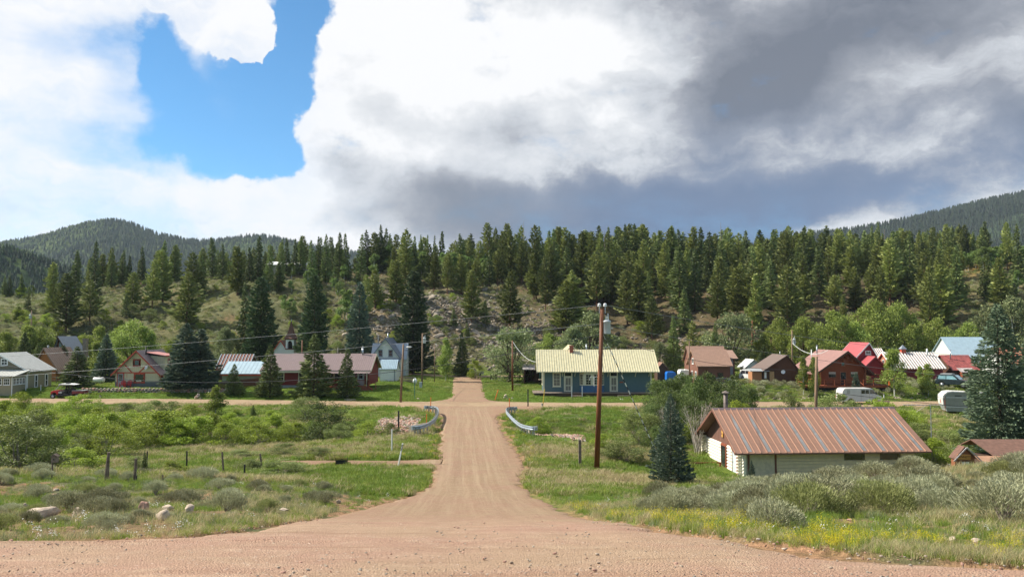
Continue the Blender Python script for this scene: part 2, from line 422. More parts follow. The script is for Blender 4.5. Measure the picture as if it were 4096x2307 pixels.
def gravel_material(name, base, light, red, tracks=True):
    m, t, b = newmat(name)
    geo = t.node('ShaderNodeNewGeometry'); p = geo.outputs['Position']
    sp = t.node('ShaderNodeSeparateXYZ'); t.put(sp.inputs[0], p)
    n0 = t.noise(p, .35, 5, .6); n1 = t.noise(p, 2.2, 6, .65); n2 = t.noise(p, 45., 4, .75)
    c = t.mix(t.ss(n0, .35, .65), base, red)
    c = t.mix(t.m('MULTIPLY', t.ss(n1, .45, .75), .45), c, light)
    vor = t.node('ShaderNodeTexVoronoi'); t.put(vor.inputs['Vector'], p); vor.inputs['Scale'].default_value = 58
    vor.inputs['Randomness'].default_value = 1
    sepc = t.node('ShaderNodeSeparateColor'); t.put(sepc.inputs[0], vor.outputs['Color'])
    c = t.mix(t.m('MULTIPLY', t.ss(sepc.outputs[0], .0, 1.0, kind='LINEAR'), .55), t.mix(1.0, c, (.72, .7, .7), 'MULTIPLY'), t.mix(1.0, c, (1.32, 1.3, 1.3), 'MULTIPLY'))
    vs_ = t.node('ShaderNodeTexVoronoi'); t.put(vs_.inputs['Vector'], p); vs_.inputs['Scale'].default_value = 17
    sc2 = t.node('ShaderNodeSeparateColor'); t.put(sc2.inputs[0], vs_.outputs['Color'])
    stone = t.m('MULTIPLY', t.ss(vs_.outputs['Distance'], .32, .22), t.ss(sc2.outputs[1], .72, .78))
    c = t.mix(t.m('MULTIPLY', stone, .5), c, t.mix(sc2.outputs[0], (.22, .14, .10), (.62, .52, .42)))
    if tracks:
        c = t.mix(t.m('MULTIPLY', t.m('ADD', t.ss(sp.outputs[1], 34, 9), t.m('MULTIPLY', t.m('SUBTRACT', n0, .5), .7)), .85), c, t.mix(1.0, c, (1.34, 1.34, 1.45), 'MULTIPLY'))
        rut = t.noise(t.vm('MULTIPLY', p, (.10, 1.1, .0)), 1.3, 6, .7)
        nr = t.m('MULTIPLY', t.ss(sp.outputs[1], 30, 14), .5)
        c = t.mix(t.m('MULTIPLY', nr, t.ss(rut, .52, .66)), c, t.mix(1.0, c, (.72, .66, .60), 'MULTIPLY'))
        c = t.mix(t.m('MULTIPLY', nr, t.ss(rut, .46, .34)), c, t.mix(1.0, c, (1.22, 1.2, 1.18), 'MULTIPLY'))
        # wheel tracks: pale and dark ribbons running along the road, drifting sideways
        w = t.m('ADD', sp.outputs[0], t.m('MULTIPLY', sp.outputs[1], .062))
        w = t.m('ADD', w, t.m('MULTIPLY', t.m('SUBTRACT', t.noise(t.vm('MULTIPLY', p, (.0, .05, .0)), 1.0, 2), .5), .9))
        cv = t.node('ShaderNodeCombineXYZ'); t.put(cv.inputs[0], w); t.put(cv.inputs[1], t.m('MULTIPLY', sp.outputs[1], .012))
        tn = t.noise(cv.outputs[0], 2.4, 6, .75)
        msk = t.m('MULTIPLY', t.ss(sp.outputs[1], 20, 34), t.ss(sp.outputs[1], 102, 92))
        edge = t.m('MULTIPLY', t.ss(w, -4.2, -2.2), t.ss(w, 4.6, 2.6))
        c = t.mix(t.m('MULTIPLY', t.m('MULTIPLY', msk, edge), t.m('MULTIPLY', t.ss(tn, .42, .68), .42)), c, light)
        c = t.mix(t.m('MULTIPLY', t.m('MULTIPLY', msk, edge), t.m('MULTIPLY', t.ss(tn, .45, .30), .35)), c, t.mix(1.0, base, (.8, .78, .75), 'MULTIPLY'))
        c = t.mix(t.m('MULTIPLY', t.m('MULTIPLY', msk, t.m('SUBTRACT', 1.0, edge)), .5), c, t.mix(1.0, red, (.9, .85, .8), 'MULTIPLY'))
    t.put(b.inputs['Base Color'], c); b.inputs['Roughness'].default_value = .9; b.inputs['Specular IOR Level'].default_value = .15
    bn = t.node('ShaderNodeBump'); bn.inputs['Strength'].default_value = .9; bn.inputs['Distance'].default_value = .018
    hgt = t.m('ADD', t.m('MULTIPLY', t.m('SUBTRACT', 1.0, vor.outputs['Distance']), 1.0), t.m('ADD', t.m('MULTIPLY', n2, .7), t.m('MULTIPLY', stone, 1.2)))
    t.put(bn.inputs['Height'], hgt); t.l.new(bn.outputs[0], b.inputs['Normal'])
    return m

M_ground = ground_material()
M_road = gravel_material('road_gravel', (.305, .215, .132), (.41, .315, .205), (.295, .187, .122))
M_street = gravel_material('street_gravel', (.37, .275, .165), (.45, .36, .235), (.33, .225, .14), False)

# ------------------------------------------------------------------ ground tone (what grows or lies where)
LAWN = np.array((.12, .20, .03)); MEAD = np.array((.135, .19, .038)); DRY = np.array((.24, .20, .10)); SAGE = np.array((.15, .155, .085))
DIRT = np.array((.33, .20, .13)); FOR = np.array((.13, .095, .06)); TALUS = np.array((.21, .165, .115)); HILLM = np.array((.135, .125, .06)); GRN2 = np.array((.10, .13, .04))
def mixc(c, d, w): return c + (d - c) * w[..., None]
def tone(x, y):
    a = x / np.maximum(y, 5)
    c = np.zeros(x.shape + (3,)) + MEAD
    n = fbm(x / 3.1, y / 3.1, 4, 40); n2 = fbm(x / 11, y / 11, 3, 50); n3 = fbm(x / .8, y / .8, 3, 60)
    off = np.maximum(np.maximum(road_l(y) - x, x - road_r(y)), 0)
    c = mixc(c, GRN2, sst(n2, .45, .6))
    c = mixc(c, DRY, sst(n, .55, .75) * .55)
    # banks near the viewer: sage soil and bare pinkish dirt
    nearb = (1 - sst(y, 40, 48)) * np.clip(sst(-a, .12, .22) + sst(a, .16, .24), 0, 1)
    c = mixc(c, SAGE, nearb * .9)
    c = mixc(c, DIRT, nearb * sst(n, .48, .60) * sst(n3, .3, .6))
    c = mixc(c, DIRT, (1 - sst(off, .4, 2.2 + 2 * n2)) * (1 - sst(y, 96, 99)) * sst(n3, .2, .6))
    c = mixc(c, DIRT, (1 - sst(y, 21, 27)) * sst(-x, 5, 6) * sst(n, .35, .5) * .8)
    # mown lawn / valley grass
    c = mixc(c, LAWN, sst(y, 104, 108) * sst(-x, 9, 13) * (1 - sst(y, 128, 140)) * (.35 + .65 * sst(-x, 20, 34)))
    c = mixc(c, LAWN, bell(x, y, 3.2, 38, 3, 9) * .7)
    c = mixc(c, SAGE, sst(y, 104, 112) * sst(x, 22, 34) * (1 - sst(y, 150, 156)) * sst(n, .42, .58) * .8)
    # pink rubble verge of the creek
    c = mixc(c, DIRT * .9, bell(x * 0, y, 0, 80 + .12 * x, 1, 3) * sst(np.maximum(-8 - x, x), 0, 2) * .6)
    # hill
    t = sst(y, 155, 165)
    hill = np.zeros(x.shape + (3,)) + HILLM
    hill = mixc(hill, SAGE, sst(n, .4, .6) * .7)
    hill = mixc(hill, DIRT * .8, sst(n2, .6, .75) * sst(n3, .4, .6) * .6)
    hill = mixc(hill, FOR, sst(a, -.05, .12) * (1 - sst(a, .52, .62)) * .9)
    hill = mixc(hill, FOR, sst(y, 215, 232) * sst(a, -.34, -.2) * .7)
    tal = np.clip(bell(a, y, -.115, 186, .075, 22) * 1.6 + bell(a, y, .035, 190, .06, 18) * .8 + bell(a, y, .20, 170, .05, 9) * .8, 0, 1)
    hill = mixc(hill, TALUS, tal)
    hill = mixc(hill, DRY * (1.1, .95, .6), bell(a, y, .60, 232, .05, 12))
    hill = mixc(hill, SAGE * 1.05, sst(-a, .5, .6) * sst(y, 200, 225))
    c = mixc(c, hill, t)
    c = mixc(c, np.array((.05, .07, .03)), sst(y, 262, 300))
    return c

# the ground: one sheet, dense near the viewer, reaching past the foot of the mountains
ys = np.concatenate([np.arange(-40, 4, 2.0), np.geomspace(4, 60, 330), np.geomspace(60.2, 300, 300)[1:], np.geomspace(302, 6000, 50)])
us = np.concatenate([np.linspace(-1.9, -.82, 26)[:-1], np.linspace(-.82, .82, 520), np.linspace(.82, 1.9, 26)[1:]])
U, YY = np.meshgrid(us, ys)
XX = U * np.maximum(np.abs(YY) + 0, 14.0)
ZZ = height(XX, YY)
ground = link('ground', grid_mesh('ground', XX, YY, ZZ, M_ground, True, tone(XX, YY)))
tag(ground, kind='structure')

def strip(name, rows, lo, hi, mat, n, jit, rowvar, dz=.03, label=None):
    """road strip: rows are positions along one axis, lo/hi the edges across it"""
    t = np.linspace(0, 1, n)
    jl = (fbm(rows / .9, rows * 0 + 3, 4, 77) - .5) * jit; jh = (fbm(rows / .9, rows * 0 + 9, 4, 78) - .5) * jit
    A = (lo + jl)[:, None] * (1 - t) + (hi + jh)[:, None] * t
    B = np.repeat(rows[:, None], n, 1)
    X, Y = (A, B) if rowvar == 'y' else (B, A)
    edge = np.minimum(t, 1 - t)[None, :]
    Z = height(X, Y) + .055 * road_mask(X, Y) + dz - .10 * np.exp(-edge * n / 1.1) + (fbm(X / .5, Y / .5, 3, 11) - .5) * .022 + ((fbm(X * 1.3 + Y * .08, Y * .03, 3, 33) - .5) * .07 if name == 'dirt_road' else 0)
    o = link(name, grid_mesh(name, X, Y, Z, mat, True)); tag(o, label, kind='structure'); return o
r_y = np.concatenate([np.arange(-12, 4, .5), np.geomspace(4, 99.5, 520)])
strip('dirt_road', r_y, road_l(r_y), road_r(r_y), M_road, 60, .9, 'y')
r_x = np.arange(-110, 110, .35)
strip('cross_road', r_x, street_y0(r_x), street_y1(r_x), M_street, 12, .7, 'x', .045)
r_y = np.arange(104.5, 151, .3)
strip('dirt_road_beyond_crossing', r_y, far_l(r_y), far_r(r_y), M_road, 14, .6, 'y', .035)
r_x = np.arange(-60, 14, .5)
strip('back_street', r_x, r_x * 0 + 149.8, r_x * 0 + 154.2, M_street, 8, .5, 'x', .05)
r_x = np.arange(-17, -5.0, .12)
strip('driveway', r_x, lane_c(r_x) - 1.2 - .9 * sst(r_x, -9, -5.5), lane_c(r_x) + 1.2 + .9 * sst(r_x, -9, -5.5), M_road, 14, .3, 'x', .02)

# ================================================================== plants
RNG = np.random.default_rng(7)
random.seed(5)
def unit(v): return v / np.maximum(np.linalg.norm(v, axis=-1, keepdims=True), 1e-9)
def diamonds(C, D, l, w, rg):
    n = len(C); T = unit(D); Bv = unit(np.cross(T, rg.normal(size=(n, 3))))
    l = np.broadcast_to(np.asarray(l, float), (n,))[:, None]; w = np.broadcast_to(np.asarray(w, float), (n,))[:, None]
    return np.stack([C - T * l * .5, C + Bv * w * .5 - T * l * .08, C + T * l * .5, C - Bv * w * .5 - T * l * .08], 1).reshape(-1, 3)

M_spruce = leafmat('spruce_needles', (.065, .095, .032), (.22, .26, .080), .12, .6, .75, 1.3)
M_dark = leafmat('dark_spruce_needles', (.038, .062, .030), (.12, .16, .065), .10, .6, .35, 1.1)
M_blue = leafmat('blue_spruce_needles', (.050, .080, .056), (.16, .205, .135), .10, .6, .3, 1.1)
M_pine = leafmat('pine_needles', (.095, .120, .034), (.30, .32, .088), .15, .6, .9, 1.3)
M_aspen = leafmat('aspen_leaves', (.10, .15, .04), (.22, .30, .085), .38, .5, .4, .5)
M_cotton = leafmat('cottonwood_leaves', (.13, .18, .035), (.34, .40, .09), .35, .5, .4, .5)
M_silver = leafmat('silver_willow_leaves', (.12, .15, .065), (.28, .32, .14), .3, .5, .4, .5)
M_willow = leafmat('willow_leaves', (.12, .175, .022), (.36, .43, .055), .35, .5, .5, .7)
M_willowg = leafmat('grey_willow_leaves', (.09, .125, .038), (.29, .33, .10), .3, .5, .4, .8)
M_sage = leafmat('sagebrush_leaves', (.17, .175, .09), (.41, .41, .25), .2, .7, .7, 3.5)
M_rabbit = leafmat('rabbitbrush_leaves', (.15, .17, .055), (.31, .32, .12), .3, .6, .4, 2.0)
M_bark = solid('bark', (.10, .065, .045), .9, var=.3, scale=6, bump=.6)
M_pinebark = solid('pine_bark', (.17, .085, .05), .9, var=.3, scale=6, bump=.6)
M_pale = solid('aspen_bark', (.55, .54, .46), .8, var=.25, scale=8)
M_twig = solid('dry_twigs', (.30, .25, .20), .9, var=.2)

def conifer_crown(seed, nb, per, cs, r=.2, p=.85, base=.06, droop=.35, up=.25, irr=.3, wide=.55):
    g = np.random.default_rng(seed)
    k = np.arange(nb); t = base + (1 - base) * (k / nb) ** .92
    az = k * 2.39996 + g.normal(0, .35, nb)
    side = 1 + irr * .6 * np.sin(az * 1 + seed) * np.sin(t * 9 + seed)
    L = (r * (1 - t) ** p * (1 - irr * g.random(nb)) * side) + .012
    L *= np.clip((t - base) / .10 + .62, 0, 1)
    m = np.maximum(3, (per * L / r).astype(int) + 2)
    idx = np.repeat(k, m)
    s = g.random(len(idx)) ** .62
    lat = g.normal(0, 1, len(idx)) * wide * (1.15 - s) * L[idx] * .42
    a = az[idx]; rad = s * L[idx]
    ca, sa = np.cos(a), np.sin(a)
    z = t[idx] - droop * rad + up * rad * s + g.normal(0, cs * .22, len(idx))
    C = np.stack([ca * rad - sa * lat, sa * rad + ca * lat, z], 1)
    D = np.stack([ca - sa * lat / (L[idx] + 1e-3) * .9, sa + ca * lat / (L[idx] + 1e-3) * .9, -droop * .9 + up * s * 1.5 + g.normal(0, .25, len(idx))], 1)
    sz = cs * (.65 + .7 * g.random(len(idx))) * (.6 + .4 * (1 - t[idx]))
    V = diamonds(C, D, sz * 1.5, sz * .62, g)
    # leader
    nl = 10; C2 = np.stack([g.normal(0, .004, nl), g.normal(0, .004, nl), np.linspace(.95, 1.0, nl)], 1)
    V2 = diamonds(C2, np.stack([g.normal(0, .5, nl), g.normal(0, .5, nl), np.ones(nl)], 1), cs * .8, cs * .25, g)
    return np.concatenate([V, V2])
def trunk_mesh(name, mat, r=.016, top=.95, n=7, dead=0, seed=0):
    b = MB(); rr = random.Random(seed)
    pts = [(0, 0, -.03)] + [(rr.uniform(-.006, .006), rr.uniform(-.006, .006), top * q / 4) for q in range(1, 5)]
    for i in range(4): b.tube(pts[i], pts[i + 1], r * (1 - i * .23), r * (1 - (i + 1) * .23), n, cap=False)
    for i in range(dead):
        z = rr.uniform(.10, .45); a = rr.uniform(0, 6.28); L = rr.uniform(.05, .13)
        b.tube((0, 0, z), (math.cos(a) * L, math.sin(a) * L, z + rr.uniform(-.02, .03)), .003, .001, 4, False)
    return b.mesh(name, mat, True)
def crown_lobes(seed, n, nl, leaf, rx=.5, z0=.25, z1=1.0, lobe=.2, shell=.55, cone=0.0):
    """leafy crown of lobes inside an uneven ellipsoid, height 1"""
    g = np.random.default_rng(seed)
    th = g.random(nl) * 6.283; zz = g.random(nl) ** .85; q = np.sqrt(g.random(nl))
    prof = np.sin(np.clip(zz * .86 + .14, 0, 1) * math.pi) ** .6 * (1 - cone * zz)
    c = np.stack([np.cos(th) * q * rx * .8 * prof, np.sin(th) * q * rx * .8 * prof, z0 + (z1 - z0 - lobe * .6) * zz], 1)
    lr = lobe * (.6 + .7 * g.random(nl)) * (1 - .35 * zz)
    i = g.integers(0, nl, n)
    d = unit(g.normal(size=(n, 3))); d[:, 2] *= .85
    rad = lr[i] * (shell + (1 - shell) * g.random(n) ** .5) * (.85 + .3 * g.random(n))
    C = c[i] + d * rad[:, None]
    D = unit(d + g.normal(0, .7, (n, 3)))
    return diamonds(C, D, leaf * (.7 + .7 * g.random(n)), leaf * (.45 + .3 * g.random(n)), g), c
def limbs_mesh(name, mat, centers, r=.022, fork=.3, seed=0, n=6, stems=1):
    b = MB(); rr = random.Random(seed)
    for s_ in range(stems):
        ox, oy = (rr.uniform(-.06, .06), rr.uniform(-.06, .06)) if stems > 1 else (0, 0)
        f = Vector((ox * .6 + rr.uniform(-.02, .02), oy * .6, fork))
        b.tube((ox, oy, -.03), f, r, r * .75, n, False)
        for c in centers[s_::stems]:
            c = Vector(c); m_ = f.lerp(c, .5) + Vector((rr.uniform(-.03, .03), rr.uniform(-.03, .03), .02))
            b.tube(f, m_, r * .5, r * .3, 5, False); b.tube(m_, c, r * .3, r * .1, 4, False)
    return b.mesh(name, mat, True)

LIB = {}
def lib(kind, crown, trunk): LIB.setdefault(kind, []).append((crown, trunk))
for s_ in range(5):
    c = quads_mesh('crown', conifer_crown(10 + s_, 115, 30, .040, .17 + .02 * (s_ % 3), .80, .04, .35, .25, .38), M_spruce)
    lib('spruce_far', c, trunk_mesh('trunk', M_bark, .011, .93, 5, 6, s_))
for s_ in range(6):
    c = quads_mesh('crown', conifer_crown(30 + s_, 125, 34, .042, .18 + .03 * (s_ % 3), .55, .07 + .05 * (s_ % 3), -.05, .35, .55, .8), M_pine)
    lib('pine_far', c, trunk_mesh('trunk', M_pinebark, .013, .9, 5, 10, s_))
for s_ in range(3):
    c = quads_mesh('crown', conifer_crown(50 + s_, 230, 40, .033, .26, .80, .04, .30, .25, .30), M_spruce)
    lib('spruce_mid', c, trunk_mesh('trunk', M_bark, .016, .93, 7, 0, s_))
for s_ in range(3):
    c = quads_mesh('crown', conifer_crown(60 + s_, 250, 42, .033, .24, .72, .03, .25, .3, .25), M_blue)
    lib('blue_mid', c, trunk_mesh('trunk', M_bark, .016, .93, 7, 0, s_))
for s_ in range(2):
    c = quads_mesh('crown', conifer_crown(70 + s_, 300, 48, .030, .22, .50, .03, .15, .3, .28), M_dark)
    lib('dark_big', c, trunk_mesh('trunk', M_bark, .016, .93, 7, 0, s_))
c = quads_mesh('crown', conifer_crown(80, 400, 100, .019, .33, .85, .01, .30, .35, .25), M_blue)
lib('blue_near', c, trunk_mesh('trunk', M_bark, .018, .93, 8, 0, 1))
c = quads_mesh('crown', conifer_crown(81, 430, 125, .0175, .31, .78, .02, .38, .30, .28), leafmat('old_spruce_needles', (.050, .078, .045), (.17, .215, .125), .1, .6, .3, 1.6))
lib('spruce_near', c, trunk_mesh('trunk', M_bark, .018, .93, 8, 0, 1))
for s_ in range(4):
    V, ce = crown_lobes(90 + s_, 1500, 9, .055, .26, .30, 1.0, .15, .3)
    lib('aspen', quads_mesh('crown', V, M_aspen), limbs_mesh('trunk', M_pale, ce[:5], .013, .4, s_, 5))
for s_ in range(4):
    V, ce = crown_lobes(100 + s_, 11000, 32, .031, .5, .08, 1.0, .20, .45)
    V[:, 2] /= np.percentile(V[:, 2], 99.7); lib('cottonwood', quads_mesh('crown', V, M_cotton), limbs_mesh('trunk', M_bark, ce[:14], .03, .22, s_, 7))
    V, ce = crown_lobes(110 + s_, 7500, 28, .034, .5, .08, 1.0, .19, .45)
    V[:, 2] /= np.percentile(V[:, 2], 99.7); lib('silver_willow', quads_mesh('crown', V, M_silver), limbs_mesh('trunk', M_pale if s_ == 3 else M_bark, ce[:18], .03, .16, s_, 7, 2))
for s_ in range(5):
    V, ce = crown_lobes(120 + s_, 9500, 26, .027, .52, .0, 1.0, .20, .5)
    V[:, 2] /= np.percentile(V[:, 2], 99.7); lib('willow_bush', quads_mesh('crown', V, M_willow), limbs_mesh('stems', M_twig, ce, .012, .05, s_, 5, 6))
    V, ce = crown_lobes(130 + s_, 9500, 26, .026, .52, .0, 1.0, .20, .45)
    V[:, 2] /= np.percentile(V[:, 2], 99.7); lib('grey_willow_bush', quads_mesh('crown', V, M_willowg), limbs_mesh('stems', M_twig, ce, .014, .05, s_, 5, 7))
M_dkbush = leafmat('dark_bush_leaves', (.045, .075, .020), (.165, .215, .058), .3, .5, .4, .8)
for s_ in range(4):
    V, ce = crown_lobes(180 + s_, 9000, 24, .026, .52, .0, 1.0, .21, .5)
    V[:, 2] /= np.percentile(V[:, 2], 99.7); lib('dark_bush', quads_mesh('crown', V, M_dkbush), limbs_mesh('stems', M_twig, ce, .014, .05, s_, 5, 7))
for s_ in range(2):
    V, ce = crown_lobes(140 + s_, 5600, 26, .034, .27, .14, 1.0, .15, .3, .45)
    lib('young_cottonwood', quads_mesh('crown', V, M_cotton), limbs_mesh('trunk', M_pale, ce[:8], .014, .3, s_, 6))
def sage_mesh(seed, n, mat, hh=1.0):
    g = np.random.default_rng(seed)
    th = g.random(n) * 6.283; q = np.sqrt(g.random(n)) * .5
    lob = 1 + .22 * np.sin(th * 3 + seed) + .15 * np.sin(th * 7 + seed * 2)
    dome = np.sqrt(np.clip(1 - (q / .56) ** 2, 0.02, 1))
    z = (.22 + .62 * dome * (.75 + .35 * g.random(n))) * hh * (.35 + .65 * g.random(n) ** .45)
    C = np.stack([np.cos(th) * q * lob, np.sin(th) * q * lob, z], 1)
    D = np.stack([np.cos(th) * q * 1.1 + g.normal(0, .22, n), np.sin(th) * q * 1.1 + g.normal(0, .22, n), np.full(n, .9)], 1)
    return quads_mesh('foliage', diamonds(C, D, .085 * (.5 + .9 * g.random(n)), .0125 * (.7 + .6 * g.random(n)), g), mat)
def stems_mesh(seed, n=16, mat=None):
    b = MB(); rr = random.Random(seed)
    for i in range(n):
        a = rr.uniform(0, 6.28); q = rr.uniform(.1, .38); m_ = Vector((math.cos(a) * q * .35, math.sin(a) * q * .35, .25))
        b.tube((rr.uniform(-.04, .04), rr.uniform(-.04, .04), -.05), m_, .014, .010, 4, False)
        b.tube(m_, (math.cos(a) * q, math.sin(a) * q, rr.uniform(.5, .75)), .010, .003, 4, False)
    return b.mesh('stems', mat or M_twig)
for s_ in range(6): lib('sagebrush', sage_mesh(150 + s_, 5200 - 500 * (s_ % 3), M_sage), stems_mesh(s_, 22))
for s_ in range(2): lib('rabbitbrush', sage_mesh(160 + s_, 4600, M_rabbit), stems_mesh(s_))

PLANT = dict(spruce_far=('spruce_tree', 'tree'), pine_far=('pine_tree', 'tree'), spruce_mid=('spruce_tree', 'tree'), blue_mid=('blue_spruce', 'tree'), dark_big=('fir_tree', 'tree'),
             blue_near=('blue_spruce', 'tree'), spruce_near=('spruce_tree', 'tree'), aspen=('aspen_tree', 'tree'), cottonwood=('cottonwood_tree', 'tree'), silver_willow=('willow_tree', 'tree'),
             willow_bush=('willow_bush', 'bush'), grey_willow_bush=('willow_bush', 'bush'), dark_bush=('dark_bush', 'bush'), young_cottonwood=('young_tree', 'tree'), sagebrush=('sagebrush', 'bush'), rabbitbrush=('rabbitbrush', 'bush'))
CNT = {}
def plant(kind, loc, h, w, label, group=None, rz=None, lean=0.0, small=False):
    """w: width of the whole plant in metres (None keeps the natural one)"""
    k = CNT.get(kind, 0); CNT[kind] = k + 1
    cr, tr = LIB[kind][k % len(LIB[kind])]
    nm, cat = PLANT[kind]
    e = thing(nm, label, cat, loc, random.uniform(0, 6.28) if rz is None else rz, group)
    if not hasattr(cr, '_w'):
        pass
    cw = WID.get(cr.name)
    if cw is None:
        a = np.empty(len(cr.vertices) * 3, np.float32); cr.vertices.foreach_get('co', a); a = a.reshape(-1, 3)
        cw = float(2 * np.percentile(np.hypot(a[:, 0], a[:, 1]), 97)); WID[cr.name] = cw
    s = h if w is None else w / cw
    e.scale = (s, s, h)
    if lean: e.rotation_euler = (random.uniform(-lean, lean), random.uniform(-lean, lean), e.rotation_euler.z)
    link(cr.name.split('.')[0], cr, e); link(tr.name.split('.')[0], tr, e)
    return e
WID = {}
def plant_px(kind, px, top, base, wpx, label, group=None, Y=None, lean=0.0):
    """a plant whose foot is seen at (px,base), or stands at distance Y"""
    if Y is None: p = on_ground(px, base)
    else:
        a, _ = ray(px, base if base else 1400); p = Vector((a * Y, Y, hz(a * Y, Y)))
    tp = at(px, top, p.y)
    h = max(.3, tp.z - p.z)
    return plant(kind, p, h, wpx * p.y / F if wpx else None, label, group, lean=lean)

# ---- single trees of the hillside, left part (foot, top, width as seen)
hillgrp = 'conifers on the wooded hillside'
def side(px):
    for lim, s in ((330, 'at the far left edge'), (640, 'above the cream gabled house'), (900, 'above the rusty shed roof'), (1180, 'above the church steeple'), (1450, 'above the long red house'),
                   (1700, 'above the white gabled house'), (2060, 'above the far road end'), (2400, 'above the blue depot'), (2700, 'above the depot roof end'),
                   (3000, 'above the brown-roofed house'), (3250, 'above the dark cabin'), (3520, 'above the log house'), (3800, 'above the striped barn roof'), (9999, 'near the right edge')):
        if px < lim: return s
def size_word(h): return 'low' if h < 6 else 'short' if h < 9 else 'mid-sized' if h < 12.5 else 'tall' if h < 15.5 else 'very tall'
singles = [(213,1050,1262,'pine_far',75,'leaning'),(262,1095,1335,'pine_far',120,'thick-trunked'),(298,1000,1190,'spruce_far',60,'ragged'),(375,965,1185,'spruce_far',62,'slender'),(360,1120,1300,'pine_far',100,'dense'),
 (110,1160,1250,'spruce_far',34,'lone'),(70,1225,1292,'pine_far',50,'bushy'),(445,1010,1150,'spruce_far',45,'sparse'),(485,1000,1140,'spruce_far',50,'straight'),(515,1020,1130,'spruce_far',34,'narrow'),
 (570,985,1130,'spruce_far',42,'pointed'),(530,1090,1240,'pine_far',80,'bare-trunked'),(608,1040,1236,'pine_far',80,'bare-trunked'),(650,1000,1218,'pine_far',95,'twin-topped'),(505,1170,1268,'spruce_far',36,'small pointed'),
 (655,960,1100,'spruce_far',50,'dark'),(700,980,1120,'spruce_far',55,'dark'),(745,1090,1320,'pine_far',130,'broad'),(770,1010,1205,'pine_far',90,'tall-crowned'),(850,950,1115,'spruce_far',58,'spire-topped'),(890,975,1120,'spruce_far',48,'thin dark'),
 (800,1000,1180,'spruce_far',60,'leaning'),(950,985,1182,'pine_far',88,'bare-trunked'),(1030,945,1120,'spruce_far',60,'full'),(1000,990,1130,'spruce_far',50,'shaded'),(1115,1050,1165,'spruce_far',55,'low-set'),(1075,980,1150,'spruce_far',55,'crowded'),
 (1120,955,1110,'spruce_far',40,'thin'),(1145,950,1100,'spruce_far',42,'thin'),(1175,955,1100,'spruce_far',42,'thin'),(1200,945,1100,'spruce_far',56,'full'),(1250,960,1130,'spruce_far',50,'full'),
 (1275,945,1120,'spruce_far',55,'ragged'),(1302,938,1130,'spruce_far',52,'ragged'),(1330,950,1110,'spruce_far',44,'ragged'),(1357,930,1110,'spruce_far',52,'black-trunked'),(1385,935,1115,'spruce_far',50,'black-trunked'),
 (1440,935,1140,'spruce_far',64,'heavy'),(1470,920,1100,'spruce_far',58,'heavy'),(1500,935,1080,'spruce_far',44,'narrow'),(1520,900,1085,'spruce_far',52,'highest'),(1545,912,1060,'spruce_far',52,'wind-bent'),(1585,965,1070,'spruce_far',38,'small'),
 (1612,930,1060,'spruce_far',52,'open-branched'),(1660,945,1045,'spruce_far',46,'dense'),(1683,940,1020,'spruce_far',30,'thin'),(1705,940,1030,'spruce_far',28,'thin'),(1735,940,1040,'spruce_far',34,'open-branched'),(1767,925,1050,'spruce_far',50,'shapely'),
 (1500,1080,1235,'pine_far',80,'mottled'),(1460,1100,1290,'pine_far',60,'mottled'),(1585,1040,1210,'pine_far',85,'dense'),(1735,1010,1170,'pine_far',70,'full'),(1790,1015,1175,'pine_far',70,'olive'),(1830,975,1100,'spruce_far',44,'thin'),
 (1845,1020,1178,'pine_far',75,'olive'),(1875,950,1090,'pine_far',50,'thin'),(1900,1040,1160,'pine_far',70,'olive'),(1885,1080,1290,'pine_far',84,'straggling'),(1950,893,1120,'pine_far',84,'high-topped'),(1975,912,1100,'pine_far',44,'black-topped'),
 (2030,895,1120,'pine_far',88,'high-topped'),(2040,1085,1320,'pine_far',110,'straggling pale'),(2085,905,1110,'pine_far',60,'olive'),(2145,900,1200,'pine_far',76,'long'),(2135,1050,1200,'pine_far',80,'dark-footed'),(1990,1000,1140,'pine_far',80,'olive'),
 (2290,1100,1330,'pine_far',150,'broad'),(2260,1120,1340,'pine_far',120,'broad'),(2510,1080,1300,'pine_far',110,'crowded'),(2560,1060,1320,'pine_far',110,'crowded'),(2350,930,1130,'pine_far',90,'olive'),(2435,1010,1130,'pine_far',50,'dark'),
 (2720,985,1240,'spruce_far',80,'rough'),(2780,1000,1245,'spruce_far',70,'rough'),(2885,1030,1225,'pine_far',90,'olive'),(2950,1070,1270,'pine_far',110,'swelling'),(3010,1060,1285,'pine_far',140,'broad dark'),(3150,1080,1280,'pine_far',120,'broad'),
 (3220,1100,1260,'pine_far',90,'dense'),(3340,1100,1250,'pine_far',90,'dense'),(3420,1105,1240,'pine_far',80,'rounded'),(3560,960,1220,'pine_far',110,'dark-sided'),(3640,920,1200,'spruce_far',70,'long'),(3700,1000,1250,'pine_far',110,'dense'),
 (3760,1060,1300,'pine_far',130,'massive'),(3800,990,1200,'pine_far',90,'tall-crowned'),(3730,930,1120,'spruce_far',50,'pointed'),(3525,885,1080,'spruce_far',40,'thin-topped'),(3490,905,1090,'spruce_far',44,'thin-topped'),
 (4030,890,1080,'pine_far',60,'leaning'),(4075,895,1120,'spruce_far',60,'thin-topped'),(3935,1040,1190,'spruce_far',44,'narrow'),(3960,1010,1200,'spruce_far',50,'narrow'),(4010,1030,1230,'pine_far',90,'dense'),(4060,1130,1260,'spruce_far',70,'dense'),(3990,1060,1210,'spruce_far',60,'dark'),
 (40,1100,1140,'spruce_far',30,'small'),(18,1105,1145,'spruce_far',34,'small'),(85,1095,1140,'spruce_far',26,'small'),(1940,1200,1300,'spruce_far',46,'small'),(1815,1235,1305,'spruce_far',36,'small'),(1870,1290,1372,'spruce_far',36,'small')]
